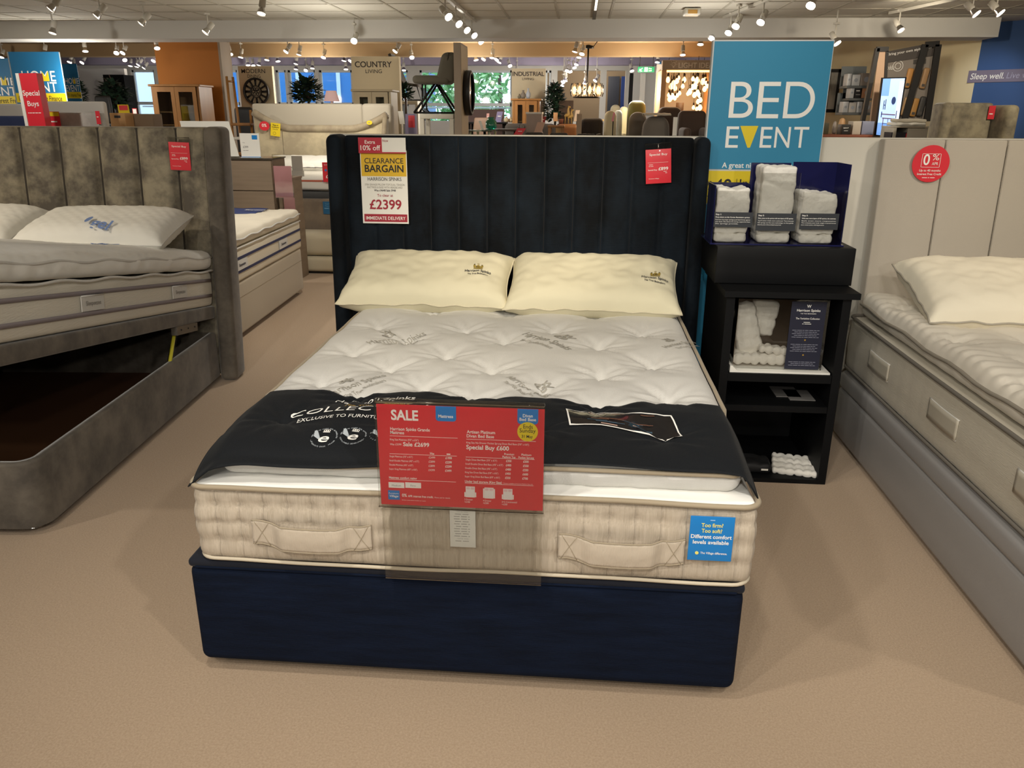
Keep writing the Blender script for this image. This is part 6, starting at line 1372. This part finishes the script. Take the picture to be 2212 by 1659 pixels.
for px0, px1, lab in ((1356, 1364, 'narrow dark leaflet rack right of the far openings'), (1380, 1390, 'narrow white menu board left of the blue banner edge')):
    t, w = T_('leaflet_rack', lab, 'panel', px0, px1, 13.4); MB().bx(-w, w, 0, .1, 0, zt(158, 13.4, px0)).build('panel', black_wood if px0 < 1370 else white, t)
# outside: blue building, pale panel for white daylight and trees
t = thing('building', 'bright blue clad building outside the far windows', 'building', (0, 24, -2)); bx0, bx1 = at(470, 200, y=24).x, at(905, 200, y=24).x
MB().bx(bx0, bx1, 0, 3, 0, 8).build('cladding', M('blue_cladding', '2470B4', .5), t)
m = MB(); 
for k in range(5): x = bx0+(bx1-bx0)*k/5; m.bx(x, x+.12, -.05, 0, 0, 8)
m.build('joint', M('pale_joint', 'B8D0E0', .6), t)
t2 = thing('daylight_panel', 'pale panel standing for daylight outside the far left window', 'wall', (0, 26, -2)); MB().bx(at(240, 200, y=26).x, at(345, 200, y=26).x, 0, .3, 0, 9).build('wall', M('pale_daylight', 'D8E2EA', .8), t2)  # panel added as the bright daylight behind this window
leafout = M('mid_green_leaf', '5E9A58', .7); leafout2 = M('pale_leaf', '9CC48C', .7)  # mid green leaves mixed with paler ones
random.seed(21)
for k, (px, Y, lab) in enumerate(((915, 23, 'leafy green tree outside, left of the grey shell chair'), (1014, 25.5, 'leafy green tree outside right of the beige pillar'), (1078, 22.5, 'leafy green tree outside beside the INDUSTRIAL LIVING column'), (1180, 24, 'leafy green tree outside right of the INDUSTRIAL LIVING column'))):
    p = at(px, 200, y=Y); t = thing('tree', lab, 'tree', (p.x, Y, -2.0)); MB().tube([(0, 0, 0), (.1, 0, 2.5), (0, 0, 5)], [.14, .1, .04], 7).build('trunk', walnut, t)
    for nm, mm_, cnt in (('foliage', leafout, 520), ('light_foliage', leafout2, 300)):
        m = MB()
        for i in range(cnt):
            d = Vector((random.gauss(0, 1), random.gauss(0, 1), random.gauss(0, 1))).normalized()*random.uniform(.4, 1.0)**.5; c = Vector((d.x*1.0, d.y*.8, 4.0+d.z*1.9)); a = Vector((random.gauss(0, 1), random.gauss(0, 1), random.gauss(0, 1))).normalized(); b = a.orthogonal().normalized(); l = random.uniform(.08, .17)
            m.add([tuple(c), tuple(c+a*l+b*l*.4), tuple(c+a*l*2), tuple(c+a*l-b*l*.4)], [(0, 1, 2, 3)])
        m.build(nm, mm_, t)
struct('trim_ground_outside', MB().bx(-40, 40, 18, 60, -2.2, -2.0), M('outside_ground', '8C9484', .9))
# table lamp with pink shade
p = at(717, 222, y=9.9); t = thing('table_lamp', 'table lamp with a pale pink pleated shade before the blue windows', 'lamp', (p.x, 9.9, PF)); zT = zt(196, 9.9, 717); zB = zt(219, 9.9, 717); r1 = (at(734, 200, y=9.9).x-at(700, 200, y=9.9).x)/2
MB().lathe([(r1, zB), (r1*.6, zT)], 28, cap=False).build('lamp_shade', M('pink_shade', 'D9B8B8', .8, emit='E8C0B8', estr=.25), t); MB().lathe([(.02, zB-.02), (.03, zB-.1), (.05, zB-.25), (.06, zB-.3)], 14).build('base', white, t)
tb, ww, hh = table('console table under the pink shaded lamp', 695, 745, 238, 9.75, walnut, .4)
for o_ in t.children:
    for v in o_.data.vertices: pass
lo = hh-PF; 
ch2 = [o_ for o_ in t.children if o_.name.startswith('base')][0]
m = MB(); m.lathe([(.07, lo+.001), (.07, lo+.02), (.02, lo+.04), (.02, zB)], 14); m.build('stem', white, t); bpy.data.objects.remove(ch2)

# ------------------------------------------------------------------ right hand corner
p0 = at(1790, 290, y=9.2)
t = thing('picture_frame', 'framed landscape picture on the cream wall right of the BED EVENT banner', 'picture', tuple(at(1798, 200, y=10.6)))
a, b = at(1776, 200, y=10.6).x, at(1812, 200, y=10.6).x; zt1, zb1 = at(1800, 149, y=10.6).z, at(1800, 243, y=10.6).z; cx, cz = t.location.x, t.location.z
w = b-cx; 
m = MB(); m.bx(-w, w, 0, .03, zb1-cz, zb1-cz+.045); m.bx(-w, w, 0, .03, zt1-cz-.045, zt1-cz); m.bx(w-.04, w, 0, .03, zb1-cz, zt1-cz); m.bx(-w, -w+.04, 0, .03, zb1-cz, zt1-cz); m.build('frame', M('black_frame', '141211', .4), t)
MB().bx(-w+.03, w-.03, .01, .02, zb1-cz+.04, zt1-cz-.04).build('print', M('grey_print', '8E8C84', .6, mott=(6, 'C6C2B6', .4, .6, (1, 1, .3))), t)
# wall racks with packets
YR = 9.0
def rack(label, px0, px1, py0, Y, n, tops):
    x0, x1 = at(px0, py0, y=Y).x, at(px1, py0, y=Y).x; z = at(px0, py0, y=Y).z
    t = thing('wall_shelf', label, 'shelf', ((x0+x1)/2, Y, z)); w = (x1-x0)/2
    MB().rb(-w, w, 0, .30, -.03, 0, r=.004).build('board', M('grey_shelf', '6E7476', .5), t); m = MB(); m.bx(-w, w, .29, .30, 0, .24); m.build('back_rail', M('grey_shelf', '6E7476', .5), t)
    return t, x0, x1, z
paperm = M('packet_white', 'CFCBC6', .6); foil = M('packet_pale', 'D8DCE0', .3); orangep = M('packet_orange', 'C9916A', .6); greyp = M('packet_grey', 'A39A92', .6)
pk = 0
for (px0, px1, py0, lab, packs) in ((1829, 1884, 185, 'top small grey wall shelf of white packets right of the picture', [(foil, 12, 26), (foil, 22, 24), (greyp, 30, 27)]), (1835, 1884, 212, 'middle small grey wall shelf holding a black packet', [(foil, 10, 24), (black_ink, 15, 24), (orangep, 22, 24)]), (1820, 1884, 243, 'bottom small grey wall shelf of white packets', [(foil, 12, 24), (paperm, 16, 22), (foil, 12, 24), (greyp, 20, 23)])):
    t, x0, x1, z = rack(lab, px0, px1, py0, 9.0, 3, None); tot = sum(q[1] for q in packs); x = x0; u = (x1-x0)/tot
    for mat_, wd, hp in packs:
        pk += 1; ww = wd*u; hgt = hp/24*.13
        lab2 = ['leftmost', 'second', 'third', 'fourth'][packs.index((mat_, wd, hp)) if packs.count((mat_, wd, hp)) == 1 else [i for i, q in enumerate(packs) if q == (mat_, wd, hp)][0 if x == x0 else -1]]
        o = thing('packet', '%s packet on the %s grey wall shelf' % (lab2, lab.split()[0]), 'packet', (x+ww/2, 9.02, z+.0005)); MB().rb(-ww/2+.004, ww/2-.004, 0, .16, 0, hgt, r=.004).build('box', mat_, o)
        m = MB(); 
        if mat_ is black_ink: m.text('sleep', 0, hgt*.6, .02, y=-.002, w=ww*.6, al='c'); m.rectf(-ww*.3, ww*.3, hgt*.3, hgt*.33, -.002); m.build('label', wink, o)
        else: m.disc(0, hgt*.5, ww*.22, -.002, 0, 14); m.build('label', M('packet_print', 'B0B8C4', .5), o)
        x += ww
# lower counter with goods
YK = 7.4; pz = at(1800, 291, y=YK).z
t = thing('counter', 'reddish wooden counter behind the white partition on the right', 'counter', (at(1828, 291, y=YK).x, YK, 0)); w = at(1886, 291, y=YK).x-at(1828, 291, y=YK).x
MB().rb(-w, w, 0, .5, pz-.03, pz, r=.005).build('worktop', M('red_brown_wood', '8A4A30', .5), t); MB().bx(-w+.02, w-.02, .03, .48, 0, pz-.03).build('body', taupe_wood, t)
def good(name, label, cat, px0, px1, pyt, Y, mats, txt_=None, D=.18, r=.004, round_=False):
    x0, x1, z0, z1 = rect(px0, pyt, px1, 291, Y); w = (x1-x0)/2; h = z1-pz
    t = thing(name, label, cat, ((x0+x1)/2, Y, pz+.0005))
    if round_: MB().lathe([(w*.7, 0), (w, h*.15), (w, h*.6), (w*.75, h*.9), (w*.3, h)], 18, c=(0, D/2, 0)).build('body', mats[0], t)
    else: MB().rb(-w, w, 0, D, 0, h, r=r).build('body', mats[0], t)
    if txt_: m = MB(); m.text(txt_, -w*.1, h*.6, h*.14, y=-.002, w=w*1.2, al='c', bold=.8); m.text('protection', 0, h*.35, h*.07, y=-.002, al='c', w=w); m.build('lettering', mats[1], t)
    return t
good('tin', 'dark olive tin at the left end of the goods counter', 'tin', 1776, 1792, 266, 7.6, [M('olive_tin', '3E3A20', .5)])
good('vase', 'silver grey round vase on the goods counter', 'vase', 1799, 1812, 262, 7.75, [M('silver_grey', '8A8078', .4)], round_=True, D=.1)
good('bottle', 'tall tan bottle behind the care box', 'bottle', 1811, 1831, 255, 7.85, [M('tan_bottle', 'B08A60', .5)], round_=True, D=.1)
good('box', 'black care box with white lettering on the goods counter', 'box', 1817, 1839, 269, 7.5, [M('black_box', '16140F', .5), wink], 'care+')
good('carton', 'pale grey white carton right of the care box', 'box', 1840, 1862, 262, 7.55, [M('pale_carton', 'B8AFA0', .6), grey_ink])
good('carton', 'blue grey square carton behind the sloping black frame', 'box', 1860, 1890, 262, 7.6, [M('blue_carton', '8288A0', .5), grey_ink])
# sloping black frames and the chopping board display
def slab(mb, pa, pb, w_, d, Y, mi=0):
    A = at(*pa, y=Y); B = at(*pb, y=Y); dx = (B-A).normalized(); nrm = Vector((-dx.z, 0, dx.x))*w_/2
    P = [A+nrm, B+nrm, B-nrm, A-nrm]; mb.prism([(p.x-O.x, p.z-O.z) for p in P], 0, d, 'y', mi)
YF = 7.9; O = at(1880, 295, y=YF); O.z = 0
t = thing('display_easel', 'black sloping trapezoid frame left of the screen', 'frame', tuple(O)); m = MB()
A_ = at(1897, 105, y=YF); 
slab(m, (1858, 296), (1897, 104), .045, .05, YF); slab(m, (1895, 106), (1920, 106), .05, .05, YF); slab(m, (1917, 110), (1911, 210), .03, .05, YF); m.build('frame', M('black_frame_wood', '191614', .5), t)
m = MB(); q = [at(1875, 296, y=YF), at(1900, 110, y=YF), at(1915, 110, y=YF), at(1903, 296, y=YF)]; m.prism([(p.x-O.x, p.z) for p in q], .02, .03, 'y'); m.build('panel', M('peach_panel', 'C9A88C', .7), t)
m = MB(); bz = at(1860, 296, y=YF).z; m.bx(-.15, .15, 0, .3, 0, bz); m.build('stand', taupe_wood, t)
YD = 8.4; O = at(1960, 295, y=YD); O.z = 0
t = thing('display_board', 'grey sample display board with wooden handles behind the screen', 'display', tuple(O)); m = MB()
q = [at(1895, 300, y=YD), at(1917, 112, y=YD), at(2022, 92, y=YD), at(2000, 300, y=YD)]; m.prism([(p.x-O.x, p.z) for p in q], .05, .09, 'y'); m.build('panel', M('grey_display_panel', '8C837A', .6), t)
m = MB(); q = [at(1914, 136, y=YD), at(1917, 111, y=YD), at(2022, 91, y=YD), at(2018, 120, y=YD)]; m.prism([(p.x-O.x, p.z) for p in q], .035, .049, 'y'); m.build('dark_header', M('header_dark', '4A4440', .6), t)
m = MB(); x_, z_ = at(1921, 116, y=YD).x-O.x, at(1921, 116, y=YD).z; m.text('Bring your own style home', x_, z_-.02, .028, y=.03, w=at(2015, 100, y=YD).x-at(1921, 100, y=YD).x, rot=.17, bold=.5); x_, z_ = at(1915, 150, y=YD).x-O.x, at(1915, 150, y=YD).z; m.text('boddh', x_, z_, .05, y=.045, w=.10); 
p = at(1943, 142, y=YD); 
for rr_ in (.035, .06): m.ring(p.x-O.x, p.z, rr_, .006, .045, n=18)
m.build('lettering', wink, t)
m = MB(); q = [at(1976, 138, y=YD), at(1977, 128, y=YD), at(2004, 127, y=YD), at(2003, 137, y=YD)]; m.prism([(p.x-O.x, p.z) for p in q], .04, .049, 'y'); m.build('plaque', M('dark_plaque', '4E4A46', .5), t)
for (px, py, pyb, mc) in ((1962, 147, 190, 'C08A4A'), (1980, 148, 190, '5A524A'), (1996, 146, 192, 'A8845C'), (1955, 210, 250, 'B89468'), (1974, 212, 252, 'B88848'), (1989, 208, 252, '3E3C3A')):
    a = at(px, pyb, y=YD); b = at(px+5, py, y=YD); m = MB(); cx_, cz_ = (a.x+b.x)/2-O.x, (a.z+b.z)/2; hh = (b.z-a.z)/2; m.rb(-.035, .035, 0, .04, -hh, hh, r=.019, seg=.03, nr=4)
    o = m.build('sample_handle', M('handle_'+mc, mc, .5), t); o.location = (cx_, .0, cz_); o.rotation_euler = (0, math.radians(7), 0)
    mm2 = MB().rectf(-.018, .018, -hh*.8, -hh*.8+.03, -.003); mm2.build('tag', M('dark_plaque', '4E4A46', .5), o)
m = MB()
for pa, pb, w_ in (((1955, 258), (2000, 96), .07), ((2000, 96), (2030, 94), .06), ((2028, 96), (2003, 262), .07)): slab(m, pa, pb, w_, .03, YD-.05)
m2 = MB(); m2.v, m2.f, m2.m, m2.sm = m.v, m.f, m.m, m.sm; m2.v = [(x, y-.05, z) for x, y, z in m.v]; 
m2.build('black_frame', M('black_frame_wood', '191614', .5), t)
m = MB(); m.bx(-.3, .25, 0, .3, 0, at(1960, 300, y=YD).z); m.build('stand', taupe_wood, t)
YS = 7.6; O = at(1925, 290, y=YS); zb_ = at(1925, 291, y=YS).z; O.z = 0
t = thing('screen', 'bright upright screen showing a blue dining room beside the sloping frame', 'screen', tuple(O))
q = [at(1893, 291, y=YS), at(1908, 170, y=YS), at(1955, 169, y=YS), at(1935, 296, y=YS)]; PQ = [(p.x-O.x, p.z) for p in q]
def qi(u, v): a = Vector(PQ[0])*(1-v)+Vector(PQ[1])*v; b = Vector(PQ[3])*(1-v)+Vector(PQ[2])*v; r_ = a*(1-u)+b*u; return (r_.x, r_.y)
m = MB(); m.prism([qi(-.03, -.02), qi(-.03, 1.02), qi(1.08, 1.02), qi(1.08, -.02)], .006, .05, 'y'); m.build('bezel', black_wood, t)
def qq(mb, u0, u1, v0, v1, mi, y=-.001): mb.prism([qi(u0, v0), qi(u0, v1), qi(u1, v1), qi(u1, v0)], y-.001, y+.001, 'y', mi)
m = MB(); qq(m, 0, 1, 0, 1, 0, .002); qq(m, 0, 1, .0, .22, 1); qq(m, 0, .35, .70, 1, 1); qq(m, .8, 1, .3, .95, 2)
c = qi(.62, .62); m.disc(c[0], c[1], .022, -.004, 3, 18, .001, .04)
for (u0, u1, v0, v1, mi) in ((.12, .80, .37, .385, 4), (.18, .84, .30, .315, 4), (.22, .25, .15, .30, 4), (.70, .73, .15, .30, 4), (.46, .48, .15, .30, 3), (.10, .14, .32, .42, 3), (.82, .86, .32, .45, 3), (.16, .19, .46, .62, 3), (.24, .27, .46, .64, 3), (.16, .27, .53, .545, 3), (.2, .7, .21, .22, 3)): qq(m, u0, u1, v0, v1, mi, -.004)
E_ = lambda n, c, s: M(n, c, .4, emit=c, estr=s)
m.build('picture', [E_('scr_white', 'A8C4F0', .75), E_('scr_blue', '6E9CE0', .7), E_('scr_pale', 'CFE0FA', .8), E_('scr_dark', '203A70', .3), E_('scr_maroon', '5A3450', .3)], t)
m = MB(); m.bx(-.16, .12, -.05, .25, 0, zb_-.03); m.build('stand', taupe_wood, t)
t, w = T_('book_shelf', 'small white shelf unit holding a book below a folded white throw', 'shelf', 1935, 2010, 6.9); h = zt(276, 6.9, 1970)
m = MB(); m.bx(-w, -w+.03, 0, .35, 0, h); m.bx(w-.03, w, 0, .35, 0, h); m.bx(-w+.03, w-.03, .33, .35, 0, h); m.bx(-.03, w-.03, 0, .32, 0, h-.005); m.build('carcass', whitewood, t); MB().rb(-w, w, -.01, .36, h, h+.015, r=.004).build('top', whitewood, t)
SX_, SH_ = t.location.x, h+.015
t = thing('box', 'dark box with white lettering standing in the white shelf unit', 'box', (SX_-w*.55, 6.91, SH_-.25)); MB().bx(-.09, .09, 0, .2, .02, .19).build('body', M('dark_blue_box', '2B2C38', .5), t); m = MB(); m.text('NEW', -.02, .10, .05, y=-.002, w=.09, al='c', bold=1, slant=.2); m.rectf(.055, .085, .03, .18, -.002, 1); m.build('lettering', [wink, red_card], t)
t = thing('throw', 'folded white and grey throw lying on the white shelf unit', 'blanket', (SX_, 6.92, SH_+.001))
for k in range(2): MB().rb(-w*.8+.03*k, w*.9, 0, .3, .035*k, .035*k+.034, r=.015, seg=.03, fn=lambda p, n: (p.x, p.y, p.z+.006*nz(p.x*12, p.y*12))).build('folded_layer', white if k == 0 else M('pale_throw', 'BDB6A6', .9), t)
# grey winged headboard at the far right and navy wall band
YH = 6.4; t, w = T_('headboard', 'dappled grey velvet winged headboard before the navy wall', 'headboard', 2022, 2170, YH); h = zt(222, YH, 2100)
gv = M('dappled_grey_velvet', '6B6455', .7, sheen=.4, mott=(6, 'A39A80', .38, .64))
MB().rb(-w+.09, w-.11, 0, .10, 0, h, r=.03, seg=.03, nr=4, fn=lambda p, n: (p.x, p.y-(.012*(1-abs(2*(((p.x+w)/.085) % 1)-1)**5) if n.y < -.5 else 0), p.z)).build('channelled_panel', gv, t)
for s in (-1, 1): x0 = -w-.01 if s < 0 else w-.11; MB().rb(x0, x0+.11, -.22, .12, 0, h-(.0 if s < 0 else .02), r=.045, seg=.08, nr=4, fn=lambda p, n: (p.x+s*.10*(-p.y+.1), p.y, p.z)).build('wing', gv, t)
sticker('red ticket at the left of the dappled grey headboard', 2047, 240, .045, .10, YH-.03, [red_card, wink], lambda L: L.text('Sale', 0, 0, .012, y=-.003, al='c'))
sticker('red ticket at the right of the dappled grey headboard', 2142, 243, .06, .12, YH-.03, [red_card, wink], lambda L: L.text('£599', 0, -.02, .016, y=-.003, al='c'))
# wall band with lettering on the navy wall
q0, q1 = at(2088, 166, y=9.20), at(2420, 166, y=8.05)
def on_navy(px, py):
    # intersect the pixel ray with the navy wall plane
    d = FW+RT*((px-IW/2)/FPX)-UP*((py-IH/2)/FPX); o = Vector((CX, CY, CZ)); e = Vector((pC.x-pB.x, pC.y-pB.y, 0)); n = Vector((e.y, -e.x, 0)).normalized()
    return o+d*(((Vector((pB.x, pB.y, 0))+n*0.004-o).dot(n))/d.dot(n))
A = on_navy(2089, 179); B = on_navy(2212, 179); e = (B-A); e.z = 0; ang = math.atan2(e.y, e.x); zlo, zhi = A.z, on_navy(2089, 153).z
t = thing('wall_band', 'mauve band reading Sleep well. Live well. on the navy wall', 'sign', (A.x, A.y, zlo), ang); MB().bx(0, 1.9, -.008, -.001, 0, zhi-zlo).build('band', M('mauve_band', '7C7488', .7), t)
L = MB(); wA = (on_navy(2166, 170)-on_navy(2094, 170)).length; hB = zhi-zlo
L.text('Sleep well.', .03, hB*.28, hB*.48, y=-.010, w=wA, bold=.5, slant=.15); L.text('Live well.', .03+wA+.03, hB*.28, hB*.48, y=-.010, w=wA*.86, mi=1, slant=.15); L.build('lettering', [wink, M('pale_lilac_ink', 'A9A6BC', .7)], t)
spot('lamp_and_fill_light', (at(2125, 100, y=7.8).x, 7.9, 2.5), tuple(on_navy(2125, 215)), 34, 50, .9, (.9, .95, 1))

# ------------------------------------------------------------------ ceiling: track spotlights
LAMP_R = .042
def make_spot():
    t = thing('track_spotlight', '', 'spotlight', (0, 0, 0))
    MB().tube([(0, 0, .20), (0, 0, .07)], .011, 6).build('stem', lamp_white, t)
    return t
def aim(o, yaw, tilt): pass
_proto = {}
def lamp(label, p, yaw, tilt, group, lit, bright, track=True, scale=1.0):
    key = (lit, bright, round(tilt, 1))
    t = thing('track_spotlight', label, 'spotlight', tuple(p), group=group); t.scale = (scale,)*3
    if key in _proto:
        for c in _proto[key].children:
            if c.name.startswith('rod'): continue
            n = c.copy(); C.objects.link(n); n.parent = t
            for gch in c.children: n2 = gch.copy(); C.objects.link(n2); n2.parent = n
    else:
        R = Matrix.Rotation(tilt, 4, 'X')
        m = MB(); m.tube([(0, .0, .155), (0, 0, .0)], .008, 6); m.bx(-.018, .018, -.03, .03, .145, .165); m.build('stem', lamp_white, t)
        m = MB(); m.T = R; m.lathe([(.018, .085), (.030, .08), (.032, .01), (.024, -.005)], 14); m.build('lamp_holder', lamp_white, t)
        m = MB(); m.T = R; m.lathe([(.024, -.005), (LAMP_R, -.055), (LAMP_R+.002, -.064)], 18, cap=False); b_ = m.build('reflector', chrome, t)
        m = MB(); m.T = R; m.lathe([(LAMP_R-.003, -.060), (LAMP_R*.6, -.066), (.001, -.068)], 18, cap=False); m.build('lamp_face', bulb_on if bright else bulb_dim, b_)
        _proto[key] = t
    gap = CZL-.006-(p.z+.165*scale)
    if gap > .004: MB().tube([(0, 0, .165), (0, 0, .165+gap/scale)], .008, 6).build('rod', lamp_white, t)
    t.rotation_euler = (0, 0, yaw); return t
ordn = ['first', 'second', 'third', 'fourth', 'fifth', 'sixth', 'seventh', 'eighth', 'ninth', 'tenth', 'eleventh', 'twelfth']
def lamp_row(desc, pts, zl, yaw, tilt, bright, group, rail=None):
    ps = []
    for k, q in enumerate(pts):
        px, py = q[0], q[1]; p = at(px, py, z=zl if len(q) < 3 else q[2]); ps.append(p)
        lamp('white spotlight %s, %s from left' % (desc, ordn[k]) if len(pts) > 1 else 'white track spotlight %s' % desc, p, yaw, tilt, group, 1, bright)
    return ps
ZH = 2.49
lamp_row('on the near ceiling above the blue HOME EVENT banners', [(118, 10), (216, 25), (312, 42)], ZH, 2.2, .75, False, 'near ceiling spotlights at the left')
lamp_row('hanging low above the large HOME EVENT banner', [(115, 60)], 2.45, 2.8, .35, False, None)
lamp_row('on the near ceiling above the oak cabinet', [(450, 62)], 2.47, 2.3, .75, False, None)
lamp_row('on the near ceiling above the round clock', [(566, 16)], 2.49, 3.0, .4, False, None)
pA_ = lamp_row('in the close row above the beige pillar', [(962, 28), (985, 44), (1003, 58), (1019, 70), (1034, 84)], ZH, -2.3, .9, True, 'close row of spotlights above the beige pillar')
pB_ = lamp_row('in the row running up from the BED EVENT banner', [(1541, 74), (1578, 62), (1594, 47), (1648, 38), (1757, 0)], ZH, 2.5, .7, True, 'row of spotlights above the banner')
lamp_row('on the near ceiling above the right headboards', [(1941, 56)], ZH, -2.6, .7, False, None)
lamp_row('in the bright pair at the top right', [(2100, 20), (2152, 18)], ZH, -2.3, .8, True, 'pair of spotlights at the top right')
lamp_row('at the top right corner of the BED EVENT banner', [(1803, 84)], 2.36, -2.4, .7, True, None)
def rail(label, pa, pb, ext=.4):
    A = Vector((pa.x, pa.y, 0)); B = Vector((pb.x, pb.y, 0)); d = (B-A).normalized(); A -= d*ext; B += d*ext
    t = thing('light_track', label, 'light track', (A.x, A.y, CZL-.006)); v = B-A; n = Vector((-d.y, d.x, 0))*.018
    m = MB(); m.prism([(n.x, n.y), (v.x+n.x, v.y+n.y), (v.x-n.x, v.y-n.y), (-n.x, -n.y)], -.03, 0, 'z'); m.build('rail', lamp_white, t)
rail('white light track of the close row above the beige pillar', pA_[0], pA_[-2], .4)
rail('white light track of the row above the BED EVENT banner', pB_[1], pB_[-1], .3)
rail('white light track above the left beds', at(118, 10, z=ZH), at(566, 16, z=ZH), .2)
rail('white light track at the top right of the ceiling', at(1941, 56, z=ZH), at(2152, 18, z=ZH), .2)
far = {
 'beyond the beam above the HOME EVENT banners': [(5, 117), (97, 108), (183, 102)],
 'between the far banner and the orange pillar': [(152, 128), (160, 136), (180, 130), (252, 108), (268, 108), (268, 124), (282, 136), (296, 138), (302, 135), (314, 142)],
 'close to the top of the orange pillar': [(338, 96), (334, 126)],
 'right beside the orange pillar': [(488, 108), (496, 110), (521, 116), (495, 131), (489, 145)],
 'above the round clock': [(535, 134), (546, 136), (560, 134), (577, 122), (599, 125), (533, 142)],
 'above the blue windows': [(622, 105), (647, 110), (640, 131), (640, 143), (662, 147), (675, 141), (700, 117), (744, 124), (747, 143), (760, 126), (770, 123)],
 'right of the COUNTRY LIVING sign': [(858, 104), (889, 118), (872, 145)],
 'above the wide green window': [(1027, 122), (1048, 122), (1064, 117), (1076, 123), (1081, 128), (1100, 137), (1117, 150)],
 'around the chandelier rod': [(1244, 103), (1259, 109), (1252, 116), (1240, 140), (1247, 133), (1226, 148), (1231, 149), (1222, 168), (1219, 172), (1217, 179), (1289, 169), (1264, 174)],
 'left of the LIGHT IDEAS sign': [(1364, 147), (1421, 127), (1475, 110), (1514, 86)],
}
random.seed(9)
for desc, pts in far.items():
    for k, (px, py) in enumerate(sorted(pts)):
        z_ = 2.46 if py > 92 else 2.40
        d = at(px, py, z=z_)
        if d.y < Y1+.6 or d.y > YB-1.0: 
            d = at(px, py, y=min(max(d.y, Y1+.7), YB-1.1))
        lamp('lit spotlight %s, %s from left' % (desc, ordn[k]), d, random.uniform(2.2, 3.9), random.choice([.3, .5, .7]), 'spotlights '+desc, 1, True, scale=.95)
p = at(767, 80, z=2.52); lamp('very bright spotlight at the beam edge above the COUNTRY LIVING sign', at(767, 82, y=Y1-.25), 3.1, .9, None, 1, True)
# smoke detector and ceiling vents
p = at(1494, 28, z=CZL-.05); t = thing('smoke_detector', 'square grey ceiling sensor right of the long ceiling light gap', 'detector', (p.x, p.y, CZL-.007)); MB().rb(-.09, .09, -.09, .09, -.07, 0, r=.02).build('body', lamp_white, t); MB().rb(-.05, .05, -.095, -.085, -.06, -.02, r=.004).build('lens', M('amber_lens', 'C99A4A', .3), t)
p = at(1286, 22, z=CZL-.02); t = thing('ceiling_strip', 'narrow dark slot with a lit end in the ceiling tiles above the chandelier', 'light strip', (p.x, p.y, CZL-.007)); MB().bx(-.02, .02, -.9, .9, -.012, 0).build('slot', M('slot_grey', '6E6A62', .6), t); MB().bx(-.012, .012, -.9, .0, -.016, -.012).build('lit_end', bulb_dim, t)
for px, py, lab in ((985, 118, 'x'),): pass
